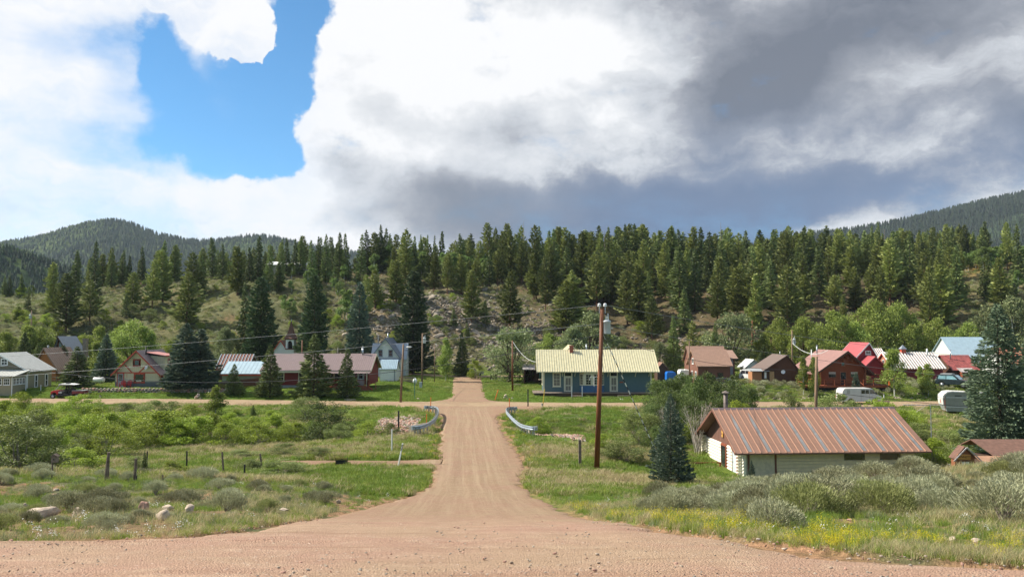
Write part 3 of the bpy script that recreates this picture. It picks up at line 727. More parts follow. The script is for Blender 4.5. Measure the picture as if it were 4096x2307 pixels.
for (px, tp, bs, kd, w, adj) in singles:
    h = (bs - tp) / 14.
    nm = 'pine' if kd == 'pine_far' else 'spruce'
    plant_px(kd, px, tp, bs, w, '%s %s %s on the slope %s' % (adj, size_word(h), nm, side(px)), hillgrp, lean=.04)

# ---- the dense wood on the crest and upper slope
taken = [(on_ground(px, bs).x, on_ground(px, bs).y) for (px, tp, bs, *_q) in singles]
def free(x, y, d):
    for (a, b) in taken:
        if (a - x) ** 2 + (b - y) ** 2 < d * d: return False
    taken.append((x, y)); return True
crest_top = lambda px: float(np.interp(px, [1180, 1500, 1800, 1950, 2150, 2300, 2450, 2600, 2900, 3100, 3300, 3500, 3650, 3800, 3950, 4100], [960, 930, 960, 915, 905, 930, 905, 912, 925, 918, 915, 925, 925, 960, 1010, 930]))
nf = 0
def rowword(Y): return 'front rank' if Y < 205 else 'middle rank' if Y < 228 else 'crest rank' if Y < 242 else 'rearmost'
for (pa, pb, ya, yb, n, dmin) in ((2150, 3850, 224, 262, 225, 1.8), (2150, 3830, 196, 224, 70, 3.8), (1450, 2150, 222, 262, 40, 3.4), (1180, 1450, 238, 262, 12, 3), (2600, 3830, 174, 194, 15, 7), (250, 1180, 236, 262, 26, 4)):
    k = 0; tries = 0
    while k < n and tries < n * 30:
        tries += 1
        px = random.uniform(pa, pb); Y = random.uniform(ya, yb)
        a, _ = ray(px, 1100); x = a * Y
        if 3855 < px < 3960 and Y < 240: continue
        if not free(x, Y, dmin): continue
        g_ = hz(x, Y)
        if Y > 224:
            tpz = at(px, crest_top(px) + random.choice([-12, 0, 10, 18, 28, 40, 55, 75, 95]), Y).z; h = tpz - g_
            if px < 1180: h = random.uniform(7, 12)
        else: h = random.choice([5, 7, 9, 11, 13, 14.5]) * random.uniform(.9, 1.1)
        h = min(max(h, 6), 18.5)
        kd = 'pine_far' if random.random() < .62 else 'spruce_far'
        rt = random.uniform(.28, .48); plant(kd, (x, Y, g_), h, h * rt, '%s %s %s, %s %s' % (size_word(h), 'narrow' if rt < .30 else 'full' if rt < .36 else 'broad', 'olive pine' if kd == 'pine_far' else 'dark spruce', rowword(Y), side(px)), hillgrp, lean=.025)
        k += 1
FARWOOD = [LIB['pine_far'][k][0] for k in range(6)] + [LIB['spruce_far'][k][0] for k in range(5)]
# ---- aspens
def aspens(pts, where, wp=50, hh=(5.5, 8)):
    for i, (px, bs) in enumerate(pts):
        p = on_ground(px, bs); h = random.uniform(*hh)
        plant('aspen', p, h, h * random.uniform(.45, .6), '%s pale green aspen %s' % ('slim' if h < np.mean(hh) else 'fuller', where), 'aspens on the hillside')
rj = random.Random(3)
aspens([(rj.uniform(1490, 2020), rj.uniform(1075, 1130)) for _ in range(34)], 'in the grove high above the white gabled house', hh=(6.5, 9))
aspens([(rj.uniform(3850, 4120), rj.uniform(1068, 1088)) for _ in range(24)], 'in the bright stand near the right edge', hh=(5.5, 7.5))
aspens([(rj.uniform(1160, 1440), rj.uniform(1120, 1200)) for _ in range(13)], 'scattered on the slope above the long red house', hh=(3, 5.5))
aspens([(rj.uniform(1360, 1450), rj.uniform(1260, 1330)) for _ in range(5)], 'beside the rocks left of the tall blue spruce', hh=(5, 7.5))
aspens([(rj.uniform(900, 960), rj.uniform(1110, 1130)) for _ in range(4)], 'by the pale metal building on the hill', hh=(4, 6))
aspens([(rj.uniform(440, 620), rj.uniform(1135, 1160)) for _ in range(5)], 'among the pines above the cream gabled house', hh=(3.5, 5))
aspens([(rj.uniform(60, 250), rj.uniform(1160, 1230)) for _ in range(5)], 'on the open slope at the far left', hh=(2.5, 4.5))
aspens([(rj.uniform(3860, 4090), rj.uniform(1150, 1200)) for _ in range(7)], 'below the open brown patch near the right edge', hh=(4, 6))
aspens([(rj.uniform(1120, 1190), rj.uniform(1240, 1300)) for _ in range(3)], 'between the fir and the spruce behind the church', hh=(3.5, 5))

# ---- big trees among the houses: (kind, px, top, foot, width, Y, label)
town = [
 ('blue_mid', 740, 1292, 1558, 165, 111.0, 'left one of the twin blue spruces behind the stone wall'),
 ('blue_mid', 800, 1315, 1560, 150, 111.6, 'right one of the twin blue spruces behind the stone wall'),
 ('spruce_mid', 935, 1455, 1565, 76, 109.5, 'small dark spruce in front of the pale blue garage roof'),
 ('spruce_mid', 1080, 1378, 1577, 112, 108.5, 'broad green spruce at the left end of the long red house'),
 ('spruce_mid', 1255, 1335, 1580, 150, 108.2, 'largest green spruce in front of the long red house'),
 ('spruce_mid', 1388, 1393, 1577, 92, 108.4, 'slim green spruce before the porch of the long red house'),
 ('dark_big', 1040, 1108, 1440, 150, 150, 'huge dark fir left of the church steeple'),
 ('spruce_far', 975, 1130, 1380, 70, 158, 'narrow olive conifer at the left flank of the huge dark fir'),
 ('dark_big', 1256, 1102, 1430, 138, 146, 'huge blue-green fir right of the church steeple'),
 ('blue_mid', 1437, 1128, 1430, 134, 150, 'tall silvery blue spruce on the rocks behind the long red house'),
 ('dark_big', 1652, 1085, 1500, 150, 154, 'tall dark spruce standing behind the white gabled house'),
 ('spruce_mid', 1590, 1370, 1510, 90, 155, 'low dark spruce just behind the right roof of the white gabled house'),
 ('spruce_mid', 305, 1385, 1570, 122, 114, 'rounded dark spruce with two trunks behind the utility vehicle'),
 ('blue_mid', 422, 1335, 1530, 96, 124, 'pointed blue-green spruce left of the cream gabled house'),
 ('spruce_mid', 250, 1380, 1540, 90, 131, 'olive spruce behind the brown metal roof'),
 ('cottonwood', 528, 1283, 1480, 150, 136, 'bright yellow-green cottonwood behind the cream gabled house'),
 ('cottonwood', 600, 1325, 1480, 80, 138, 'lower cottonwood at the right shoulder of the bright one'),
 ('young_cottonwood', 385, 1360, 1520, 80, 128, 'light green tree between the two spruces left of the cream house'),
 ('cottonwood', 110, 1305, 1430, 120, 150, 'green cottonwood behind the olive clapboard house'),
 ('cottonwood', 20, 1330, 1460, 110, 145, 'green cottonwood cut by the left edge of the view'),
 ('cottonwood', 170, 1310, 1430, 100, 153, 'green cottonwood left of the chalet with tall windows'),
 ('cottonwood', 330, 1340, 1450, 100, 152, 'dull green cottonwood right of the chalet with tall windows'),
 ('spruce_mid', 95, 1330, 1480, 90, 140, 'olive spruce poking up behind the olive clapboard roof'),
 ('spruce_mid', 150, 1370, 1480, 60, 138, 'dark spruce beside the ridge of the brown metal roof'),
 ('cottonwood', 400, 1305, 1400, 90, 158, 'small round tree at the foot of the left slope'),
 ('silver_willow', 905, 1310, 1400, 80, 156, 'shrubby tree at the foot of the slope above the rusty roof'),
 ('silver_willow', 2050, 1312, 1500, 170, 139, 'large round willow left of the blue depot'),
 ('cottonwood', 2200, 1335, 1480, 120, 150, 'poplar clump behind the left end of the depot roof'),
 ('silver_willow', 2365, 1252, 1480, 215, 148, 'great pale willow behind the blue depot'),
 ('silver_willow', 2290, 1310, 1480, 120, 146, 'lower grey willow left of the great pale willow'),
 ('young_cottonwood', 1783, 1340, 1500, 66, 140, 'narrow light green tree beside the upper road'),
 ('spruce_mid', 1848, 1330, 1480, 70, 152, 'dark juniper-like spruce at the foot of the rocks'),
 ('willow_bush', 1900, 1437, 1500, 66, 146, 'round bush beside the upper street'),
 ('spruce_mid', 2695, 1262, 1480, 76, 143, 'dark spruce behind the blue tarpaulin shelter'),
 ('spruce_far', 2690, 1258, 1400, 34, 160, 'thin spruce top on the slope above the blue tarpaulin'),
 ('silver_willow', 2640, 1370, 1470, 76, 144, 'grey-green willow at the right end of the depot roof'),
 ('pine_far', 2770, 1285, 1460, 92, 141, 'olive pine left of the brown-roofed house'),
 ('spruce_mid', 2862, 1290, 1430, 56, 146, 'dark spruce behind the ridge of the brown-roofed house'),
 ('silver_willow', 2925, 1255, 1470, 170, 149, 'silvery half-dead willow behind the brown-roofed house'),
 ('spruce_mid', 3055, 1378, 1470, 74, 134, 'pale-tipped spruce left of the small dark log cabin'),
 ('cottonwood', 3120, 1278, 1440, 110, 146, 'leaning cottonwood behind the small dark log cabin'),
 ('cottonwood', 3215, 1270, 1450, 130, 143, 'cottonwood behind the transformer pole'),
 ('cottonwood', 3060, 1330, 1450, 80, 150, 'low cottonwood above the small dark cabin roof'),
 ('cottonwood', 3340, 1245, 1430, 150, 148, 'cottonwood with dark trunks behind the red-brown log house'),
 ('cottonwood', 3500, 1205, 1430, 170, 152, 'highest cottonwood above the red roofs'),
 ('cottonwood', 3600, 1215, 1420, 150, 155, 'second highest cottonwood above the striped barn roof'),
 ('cottonwood', 3425, 1290, 1430, 120, 146, 'cottonwood behind the red roofs'),
 ('cottonwood', 3650, 1300, 1430, 110, 148, 'rounded cottonwood behind the barn cupola'),
 ('cottonwood', 3745, 1275, 1440, 120, 150, 'cottonwood behind the barn chimney'),
 ('cottonwood', 3875, 1290, 1430, 110, 152, 'narrow cottonwood left of the pale blue roof'),
 ('silver_willow', 3960, 1225, 1430, 170, 152, 'grey-green tree behind the pale blue roof'),
 ('silver_willow', 4060, 1190, 1440, 160, 150, 'grey-green tree at the right edge of the view'),
 ('young_cottonwood', 3213, 1418, 1545, 44, 109, 'slim young tree at the left end of the log house deck'),
 ('young_cottonwood', 3256, 1420, 1550, 50, 108.5, 'slim young tree behind the brown utility pole by the log house'),
 ('young_cottonwood', 3577, 1388, 1542, 88, 108.5, 'fuller young tree at the right end of the log house deck'),
 ('young_cottonwood', 3712, 1448, 1543, 62, 108.5, 'young tree with pale trunks in front of the red barn'),
 ('young_cottonwood', 3680, 1462, 1520, 34, 112, 'little sapling left of the barn door'),
 ('blue_mid', 3425, 1488, 1545, 46, 107.8, 'small pale spruce in front of the log house deck'),
 ('spruce_mid', 3690, 1500, 1538, 36, 109, 'small dark spruce below the red barn'),
 ('spruce_mid', 3735, 1515, 1540, 24, 110, 'tiny dark spruce left of the dark parked car'),
 ('spruce_near', 4005, 1215, 1780, 325, 58, 'big spruce in front of the white camper at the right edge'),
 ('spruce_near', 4140, 1330, 1790, 260, 62, 'spruce cut by the right edge of the view'),
 ('blue_near', 2685, 1575, 1945, 172, 47.5, 'blue spruce at the left corner of the white log cabin'),
 ('blue_near', 3007, 1840, 1925, 40, 53.5, 'knee-high blue spruce before the cabin front wall'),
 ('young_cottonwood', 862, 1540, 1650, 84, 93, 'young poplar rising from the willow thicket beside the cross road'),
 ('spruce_mid', 1012, 1618, 1645, 26, 92, 'tiny dark spruce in the grass below the cross road'),
 ('spruce_mid', 577, 1800, 1880, 26, 51, 'spindly little spruce beside a fence post'),
]
for (kd, px, tp, bs, w, Y, lb) in town: plant_px(kd, px, tp, bs, w * (1.3 if kd in ('cottonwood', 'silver_willow') else 1), lb, None, Y)

# ---- willow thicket and other bushes: (kind, px, top, width, Y, label)
W_, G_ = 'willow_bush', 'grey_willow_bush'
bushes = [
 (G_, 75, 1665, 330, 52, 'great grey-green willow filling the left edge'), (G_, 215, 1700, 200, 55, 'grey-green willow right of the one filling the left edge'), (W_, 320, 1790, 190, 49, 'bright green bush behind the birdhouse post'),
 (W_, 445, 1688, 200, 62, 'round yellow-green bush left of the meadow'), (W_, 650, 1640, 250, 73, 'broad bright bush in the middle of the thicket'), (W_, 850, 1652, 190, 75, 'bush right of the broad bright one'),
 (W_, 320, 1578, 150, 92, 'tall bush hiding the rear of the utility vehicle'), (W_, 395, 1628, 130, 80, 'yellowing bush below the utility vehicle'), (W_, 300, 1650, 150, 76, 'yellowing bush left of the dark gap'),
 (W_, 95, 1568, 90, 88, 'upright bush near the left edge of the cross road'), (W_, 30, 1600, 120, 84, 'bush cut by the left edge below the cross road'), (W_, 170, 1620, 120, 84, 'bush between the upright one and the tall one'),
 (G_, 130, 1640, 170, 74, 'grey bush above the great willow'), (W_, 250, 1690, 120, 68, 'green bush in the dark gap of the thicket'), (G_, 500, 1610, 110, 88, 'grey bush bordering the cross road'),
 (G_, 620, 1600, 120, 90, 'dusty grey bush bordering the cross road'), (G_, 700, 1604, 90, 91, 'second dusty grey bush bordering the cross road'), (W_, 540, 1640, 130, 80, 'green bush behind the round yellow-green one'), (W_, 760, 1620, 120, 85, 'green bush left of the young poplar'),
 (W_, 930, 1650, 120, 80, 'green bush right of the young poplar'), (W_, 1010, 1668, 150, 77, 'bush row, part left of the dark willow'), (W_, 1110, 1655, 140, 79, 'bush at the foot of the dark willow'),
 (G_, 1230, 1585, 130, 90, 'tall back willow beside the cross road'), (G_, 1300, 1605, 230, 80, 'large dark willow right of the thicket'), (W_, 1475, 1680, 110, 76, 'rounded bush near the rubble bank'), (W_, 1170, 1690, 120, 74, 'low bush in front of the dark willow'),
 (G_, 1360, 1695, 100, 73, 'low grey bush in front of the large dark willow'), (W_, 720, 1690, 130, 71, 'low bush at the meadow edge'), (W_, 570, 1700, 120, 69, 'low bush right of the round yellow-green one'),
 (G_, 980, 1798, 170, 62, 'flat grey bush in the meadow'), (G_, 1150, 1772, 120, 63, 'humped grey bush in the meadow'), (G_, 1270, 1790, 140, 61, 'flat grey bush behind the for sale sign'), (G_, 1130, 1842, 190, 51, 'spreading grey-green bush behind the fence posts'),
 (G_, 1000, 1835, 110, 54, 'low grey bush right of a leaning post'), (G_, 560, 1825, 120, 52, 'grey bush behind the pair of thick posts'), (W_, 690, 1845, 110, 50, 'low green mat of leaves between two posts'), (W_, 490, 1872, 110, 46, 'low green bush between the thick posts'), (W_, 640, 1890, 100, 44, 'low leafy patch beside a stub post'),
 (G_, 1380, 1690, 90, 79, 'grey bush behind the rounded one'), (G_, 1560, 1690, 80, 77, 'thin bush before the rubble bank'), (W_, 1090, 1640, 70, 88, 'small bush in the grass below the cross road'),
 (G_, 2640, 1505, 150, 92, 'dark bush at the right end of the depot'), (G_, 2730, 1480, 150, 90, 'tall dark bush right of the depot'), (G_, 2830, 1478, 170, 86, 'highest bush in the clump behind the cabin'), (G_, 2930, 1495, 150, 84, 'bush in the clump left of the stovepipe'),
 (G_, 2985, 1530, 110, 82, 'bush at the right end of the clump behind the cabin'), (W_, 2950, 1603, 130, 70, 'yellow-green bush right of the stovepipe'), (G_, 2800, 1590, 150, 74, 'dark bush left of the stovepipe'), (W_, 2800, 1665, 110, 70, 'yellow-green bush at the gable of the cabin'),
 (G_, 2555, 1640, 150, 68, 'twiggy bush left of the blue spruce'), (G_, 2500, 1762, 190, 60, 'low leafy bush right of the tall pole'), (G_, 2620, 1690, 120, 62, 'bush behind the blue spruce'),
 (G_, 3160, 1578, 110, 78, 'bush above the middle of the cabin roof'), (G_, 3340, 1575, 170, 80, 'bush before the white van'), (W_, 3520, 1592, 150, 80, 'yellow-green bush before the plank box'), (W_, 3630, 1640, 120, 76, 'bush at the right end of the cabin roof'),
 (G_, 3660, 1690, 130, 70, 'dark bush behind the right eave of the cabin'), (G_, 3790, 1720, 160, 64, 'grey-green bush left of the big spruce'), (W_, 3720, 1750, 120, 60, 'low bush at the foot of the antenna mast'), (G_, 3850, 1760, 140, 58, 'low bush under the big spruce'),
 (G_, 2200, 1718, 0, 70, 'small leafy bush above the rubble bank')]
bushes[-1] = (W_, 2150, 1665, 80, 82, 'small leafy bush behind the right guardrail')
bushes += [(W_, 2410, 1735, 90, 66, 'little bush left of the tall pole'), (G_, 3400, 1600, 120, 77, 'grey bush between the van and the cabin roof')]
bushes += [(G_, 2770, 1585, 230, 70, 'full leafy bush right behind the blue spruce'), (G_, 2610, 1600, 150, 72, 'full leafy bush left behind the blue spruce'), (G_, 2680, 1500, 180, 88, 'dark bush between the depot end and the tall dark bush'), (G_, 2780, 1488, 190, 84, 'dark round bush in the middle of the clump behind the cabin'), (G_, 2880, 1505, 190, 80, 'dark round bush in front of the highest bush'), (G_, 2720, 1560, 200, 78, 'wide bush low in the clump behind the blue spruce'),
 (G_, 2870, 1580, 200, 74, 'wide bush low in the clump behind the stovepipe'), (W_, 560, 1660, 200, 76, 'bright bush filling the thicket behind the broad one'), (W_, 770, 1665, 190, 72, 'bright bush right of the broad one'), (W_, 900, 1690, 150, 71, 'rounded bright bush at the meadow edge'), (W_, 1040, 1690, 150, 72, 'rounded bush in front of the bush row'),
 (W_, 200, 1640, 180, 78, 'bright bush above the grey-green willows'), (W_, 60, 1630, 170, 78, 'bright bush above the great grey-green willow'), (W_, 420, 1650, 170, 76, 'bright bush above the round yellow-green one'), (G_, 340, 1730, 150, 62, 'grey bush between the great willows and the round bush')]
for (kd, px, tp, w, Y, lb) in bushes:
    if kd == G_ and 2590 < px < 3020 or px == 1300: kd = 'dark_bush'; tp += 14 if px > 2000 else 0; w = w * .9
    plant_px(kd, px, tp, 0, w * 1.2, lb, 'bushes of the valley floor', Y)

# dead snags standing over the wood
for (px, bs, tp) in ((2092, 1110, 885), (2888, 1120, 888), (1960, 1120, 905), (3540, 1110, 915), (2420, 1115, 925)):
    a, _ = ray(px, bs); Y = 236.; b = MB(); hh = at(px, tp, Y).z - hz(a * Y, Y); rr = random.Random(px)
    b.tube((0, 0, -.3), (rr.uniform(-.4, .4), 0, hh), .16, .03, 6)
    for k in range(26):
        z = hh * rr.uniform(.35, .97); an = rr.uniform(0, 6.28); L = rr.uniform(.4, 1.3) * (1.1 - z / hh); b.tube((0, 0, z), (math.cos(an) * L, math.sin(an) * L, z - .1), .035, .012, 4, False)
    o = b.build('dead_tree', M_twig); o.location = (a * Y, Y, hz(a * Y, Y)); tag(o, 'bare dead trunk standing above the wood %s' % side(px), 'tree')
# bushes dotted over the foot and the open parts of the slope
for i in range(120):
    if i < 45: px, py = rj.uniform(0, 1000), rj.uniform(1150, 1430)
    elif i < 85: px, py = rj.uniform(1000, 2150), rj.uniform(1190, 1440)
    else: px, py = rj.uniform(2150, 4090), rj.uniform(1290, 1430)
    p = on_ground(px, py)
    if p.y > 245: continue
    h = rj.uniform(1.0, 3.2)
    plant('willow_bush' if rj.random() < .45 else 'grey_willow_bush', p, h, h * rj.uniform(1.1, 1.8), '%s %s bush %s %s' % ('tall' if h > 2.4 else 'mid-sized' if h > 1.6 else 'low', 'round' if i % 2 else 'spreading', 'at the foot of the slope' if p.y < 178 else 'midway up the slope' if p.y < 205 else 'high on the slope', side(px)), 'bushes on the hillside')
# bare silver branches beside the blue spruce
def dead_brush(px, base, top, wpx, Y, label):
    a, _ = ray(px, base); x = a * Y; g_ = hz(x, Y); p0 = Vector((x, Y, g_)); h = at(px, top, Y).z - g_; w = wpx * Y / F
    b = MB(); rr = random.Random(px)
    for i in range(26):
        q = Vector((rr.uniform(-.5, .5) * w, rr.uniform(-.4, .4) * w, h * rr.uniform(.6, 1)))
        m_ = q * .5 + Vector((rr.uniform(-.15, .15), rr.uniform(-.15, .15), h * .1))
        b.tube((rr.uniform(-.2, .2), rr.uniform(-.2, .2), -.1), m_, .035, .022, 5, False); b.tube(m_, q, .022, .008, 4, False)
        for j in range(4):
            s = m_.lerp(q, rr.uniform(.2, .9)); b.tube(s, s + Vector((rr.uniform(-.5, .5), rr.uniform(-.5, .5), rr.uniform(.1, .6))), .010, .004, 4, False)
    o = b.build('dead_branches', solid('dead_wood', (.42, .37, .31), .9, var=.2)); o.location = p0
    tag(o, label, 'dead bush')
dead_brush(2790, 1660, 1605, 110, 66, 'bare grey branches between the blue spruce and the stovepipe')
dead_brush(2670, 1640, 1600, 90, 70, 'bare twigs sticking up left behind the blue spruce')
dead_brush(3370, 1640, 1625, 90, 76, 'fallen silver branches on the bush before the white van')

# ---- sagebrush of the two near banks: individuals
def where_sage(px, Y, left):
    if left: w = 'below the birdhouse post' if px < 330 else 'below the thick fence posts' if px < 640 else 'below the black post' if px < 820 else 'below the leaning posts' if px < 1150 else 'left of the for sale sign' if px < 1340 else 'below the for sale sign'
    else: w = 'right of the tall pole' if px < 2620 else 'below the blue spruce' if px < 2830 else 'below the cabin gable' if px < 3010 else 'below the cabin front wall' if px < 3330 else 'below the cabin windows' if px < 3640 else 'left of the name sign' if px < 3820 else 'below the name sign' if px < 3960 else 'at the right edge'
    d = 'at the roadside' if Y < 17 else 'low on the bank' if Y < 23 else 'midway up the bank' if Y < 28 else 'on the bank crest' if Y < 34 else 'at the back of the bank'
    return w + ' ' + d
def sages(n, arange, yrange, hh, left, dens=None, dmin=.75):
    k = 0; tries = 0; pts = []
    while k < n and tries < n * 60:
        tries += 1
        Y = math.sqrt(random.uniform(yrange[0] ** 2, yrange[1] ** 2)); a = random.uniform(*arange); x = a * Y
        off = max(float(road_l(Y)) - x, x - float(road_r(Y)))
        if off < 1.3: continue
        if dens and random.random() > dens(x, Y, a): continue
        if any((x - u) ** 2 + (Y - v) ** 2 < (dmin * (.6 + .02 * Y)) ** 2 for u, v in pts): continue
        if any((x - u) ** 2 + (Y - v) ** 2 < (.5 + r) ** 2 or (abs(x - u * Y / v) < r + .25 and 0 < v - Y < 2.2) for u, v, r in ROCKS): continue
        pts.append((x, Y)); h = random.uniform(*hh) * (0.65 + .7 * float(vn(x / 3, Y / 3, 31)))
        if a > .605: h = min(h, .85)
        if .53 < a < .605: h = min(h, .30)
        kd = 'rabbitbrush' if random.random() < .09 else 'sagebrush'; w_ = random.uniform(1.2, 2.1)
        plant(kd, (x, Y, hz(x, Y) - .03), h, h * w_, '%s %s %s %s' % ('tall' if h > .85 else 'mid-sized' if h > .55 else 'small' if h > .35 else 'tiny', 'upright' if w_ < 1.45 else 'rounded' if w_ < 1.8 else 'spreading', 'rabbitbrush' if kd == 'rabbitbrush' else 'sagebrush', where_sage(2048 + a * F, Y, left)), 'sagebrush on the near banks', lean=.15)
        k += 1
ROCKPX = [(165, 2070, 165), (315, 2066, 68), (575, 2045, 50), (650, 2080, 76), (672, 2040, 60), (760, 2050, 54), (100, 2025, 24), (220, 1985, 44), (225, 1962, 30), (300, 2020, 32), (1065, 2065, 26), (1135, 2040, 50), (1355, 2012, 26),
          (2755, 1992, 42), (3603, 1992, 60), (3492, 2002, 32), (3545, 1975, 26), (3530, 1985, 34), (3425, 1990, 50), (3865, 1982, 50), (3812, 2165, 44), (3905, 2165, 50), (3435, 2050, 24), (3400, 2082, 26), (2610, 1985, 26), (2575, 2005, 34)]
ROCKS = []
for (a_, b_, w_) in ROCKPX:
    p_ = on_ground(a_, b_); ROCKS.append((p_.x, p_.y, w_ * p_.y / F / 2))
sages(165, (.17, .70), (11, 36), (.34, .95), False, lambda x, y, a: (1.0 if y > 12.5 + (a < .35) * 3 + 3 * vn(x, y, 4) else .12) * (0.06 if vn(x / 2.2, y / 2.2, 44) < .40 else 1))
sages(70, (-.72, -.11), (19, 42), (.30, .75), True, lambda x, y, a: .95 if vn(x / 2.5, y / 2.5, 45) > .42 else .10)
sages(12, (-.7, -.25), (12, 19), (.2, .4), True)

# sage clumps on the far gardens at the right and on the slope: too many to count
def scatter(name, label, cat, P, rot, scl, sources, idx=None, kind='stuff'):
    me = bpy.data.meshes.new(name); me.vertices.add(len(P)); me.vertices.foreach_set('co', np.asarray(P, np.float32).ravel()); me.update()
    def att(nm, typ, arr, key):
        a = me.attributes.new(nm, typ, 'POINT'); a.data.foreach_set(key, np.ascontiguousarray(arr).ravel())
    att('rot', 'FLOAT_VECTOR', np.asarray(rot, np.float32), 'vector'); att('scl', 'FLOAT_VECTOR', np.asarray(scl, np.float32), 'vector')
    if idx is None: idx = RNG.integers(0, len(sources), len(P))
    att('pick', 'INT', np.asarray(idx, np.int32), 'value')
    src = bpy.data.collections.new(name + '_kinds')
    for i, m_ in enumerate(sources): src.objects.link(bpy.data.objects.new('%s_kind_%02d' % (name, i), m_))
    ng = bpy.data.node_groups.new(name, 'GeometryNodeTree')
    ng.interface.new_socket('Geometry', in_out='INPUT', socket_type='NodeSocketGeometry'); ng.interface.new_socket('Geometry', in_out='OUTPUT', socket_type='NodeSocketGeometry')
    gi = ng.nodes.new('NodeGroupInput'); go = ng.nodes.new('NodeGroupOutput')
    iop = ng.nodes.new('GeometryNodeInstanceOnPoints'); ci = ng.nodes.new('GeometryNodeCollectionInfo')
    ci.inputs['Collection'].default_value = src; ci.inputs['Separate Children'].default_value = True; ci.inputs['Reset Children'].default_value = True
    def na(nm, typ):
        n = ng.nodes.new('GeometryNodeInputNamedAttribute'); n.data_type = typ; n.inputs[0].default_value = nm; return n.outputs[0]
    L = ng.links.new
    L(gi.outputs[0], iop.inputs['Points']); L(ci.outputs[0], iop.inputs['Instance']); iop.inputs['Pick Instance'].default_value = True
    L(na('pick', 'INT'), iop.inputs['Instance Index']); L(na('rot', 'FLOAT_VECTOR'), iop.inputs['Rotation']); L(na('scl', 'FLOAT_VECTOR'), iop.inputs['Scale'])
    L(iop.outputs[0], go.inputs[0])
    o = link(name, me); md = o.modifiers.new('scatter', 'NODES'); md.node_group = ng
    tag(o, label, cat, kind=kind); return o

def blades(seed, n, h, spread, w, mat, curve=.35, mid=None, seg=2):
    """grass tuft: bent two-piece blades (quads)"""
    g = np.random.default_rng(seed)
    th = g.random(n) * 6.283; q = np.sqrt(g.random(n)) * spread
    b0 = np.stack([np.cos(th) * q, np.sin(th) * q, np.zeros(n) - .03], 1)
    d = g.random(n) * 6.283; ln = h * (.45 + .75 * g.random(n)); c = curve * ln * (.3 + g.random(n))
    dr = np.stack([np.cos(d), np.sin(d), 0 * d], 1); up = np.array((0, 0, 1.))
    m_ = b0 + up * (ln * .55)[:, None] + dr * (c * .35)[:, None]; t_ = b0 + up * (ln * .95)[:, None] + dr * c[:, None]
    f = g.random(n) * 6.283; s = np.stack([np.cos(f), np.sin(f), 0 * f], 1) * (w * (.6 + .8 * g.random(n)))[:, None]
    A = np.stack([b0 - s * .5, b0 + s * .5, m_ + s * .45, m_ - s * .45], 1); B = np.stack([m_ - s * .45, m_ + s * .45, t_ + s * .08, t_ - s * .08], 1)
    V = np.stack([A, B], 1).reshape(-1, 3)
    return quads_mesh('tuft', V, mat)
M_g1 = leafmat('grass_green', (.115, .185, .028), (.24, .325, .055), .35, .5, .5, .6)
M_g2 = leafmat('grass_yellowing', (.17, .225, .04), (.33, .37, .085), .35, .5, .5, .6)
M_g3 = leafmat('grass_straw', (.32, .27, .13), (.55, .46, .26), .35, .6, .4, .6)
M_g4 = leafmat('grass_bluish', (.12, .155, .07), (.26, .30, .15), .3, .6, .4, .6)
M_fl = leafmat('yellow_blossom', (.50, .44, .02), (.72, .62, .03), .35, .6, .3, 1.0)
M_wh = leafmat('white_blossom', (.7, .7, .66), (.85, .85, .8), .3, .6, .2, 1.0)

def field(n, arange, yrange, dens, hmul=None):
    """random spots, even in the picture's depth, thinned by dens"""
    out = []
    Y = 1 / (1 / yrange[1] + RNG.random(n * 3) * (1 / yrange[0] - 1 / yrange[1])); A = RNG.uniform(arange[0], arange[1], n * 3); X = A * Y
    keep = (RNG.random(n * 3) < dens(X, Y, A)) & ~road_mask(X, Y)
    X, Y = X[keep][:n], Y[keep][:n]
    return X, Y, height(X, Y)
def offroad(X, Y): return np.maximum(np.maximum(road_l(Y) - X, X - road_r(Y)), 0)
def clearb(X, Y):
    """no grass under the buildings nor over the boulders"""
    k = np.ones(X.shape, bool)
    k &= ~((np.abs(Y - 84) < 3.6) & (X > -14.4) & (X < -9.6)) & ~((Y - (78.2 - 1.35 * (X - 1.2)) < 1.8) & (Y - (78.2 - 1.35 * (X - 1.2)) > -4.2) & (X > 1.0) & (X < 6.6)) & ~((X > -10.8) & (X < -8.2) & (Y > 76.5) & (Y < 82.5))
    for (u, v, r) in ROCKS: k &= ~((np.abs(X - u * Y / v) < r + .08) & (Y < v + .5) & (Y > v - min(2.4, .0042 * v * v)))
    for (a, b, c, d) in FOOT: k &= ~((X > a) & (X < b) & (Y > c) & (Y < d))
    return k
FOOT = [(-76, -68, 108.6, 118), (-56, -44.5, 113, 122), (-36, -19, 113.5, 123.5), (3.5, 22, 115.5, 126), (15.3, 29.5, 56.8, 65.4), (40, 52, 110, 122), (-41, -33, 121, 130)]
def put(name, label, cat, n, ar, yr, dens, srcs, s0, s1, grow=0.0, tilt=.12, patch=0):
    X, Y, Z = field(n, ar, yr, lambda x, y, a: dens(x, y, a) * clearb(x, y))
    k = len(X); s = RNG.uniform(s0, s1, k) * (1 + grow * np.maximum(Y - 25, 0))
    s = s * (.45 + .55 * sst(Y, 7, 19))
    rot = np.stack([RNG.normal(0, tilt, k), RNG.normal(0, tilt, k), RNG.random(k) * 6.283], 1)
    sx = s * (1 + grow * .6 * np.maximum(Y - 25, 0))
    idx = None
    if patch:      # neighbours of a kind stand together
        q = fbm(X / patch, Y / patch, 3, 91); q = np.argsort(np.argsort(q)) / max(1, k); idx = np.clip(((q + RNG.normal(0, .36, k)) * len(srcs)).astype(int), 0, len(srcs) - 1)
    return scatter(name, label, cat, np.stack([X, Y, Z], 1), rot, np.stack([sx, sx, s], 1), srcs, idx)
nearfade = lambda x, y: np.clip((offroad(x, y) - .1) / .9, 0, 1)
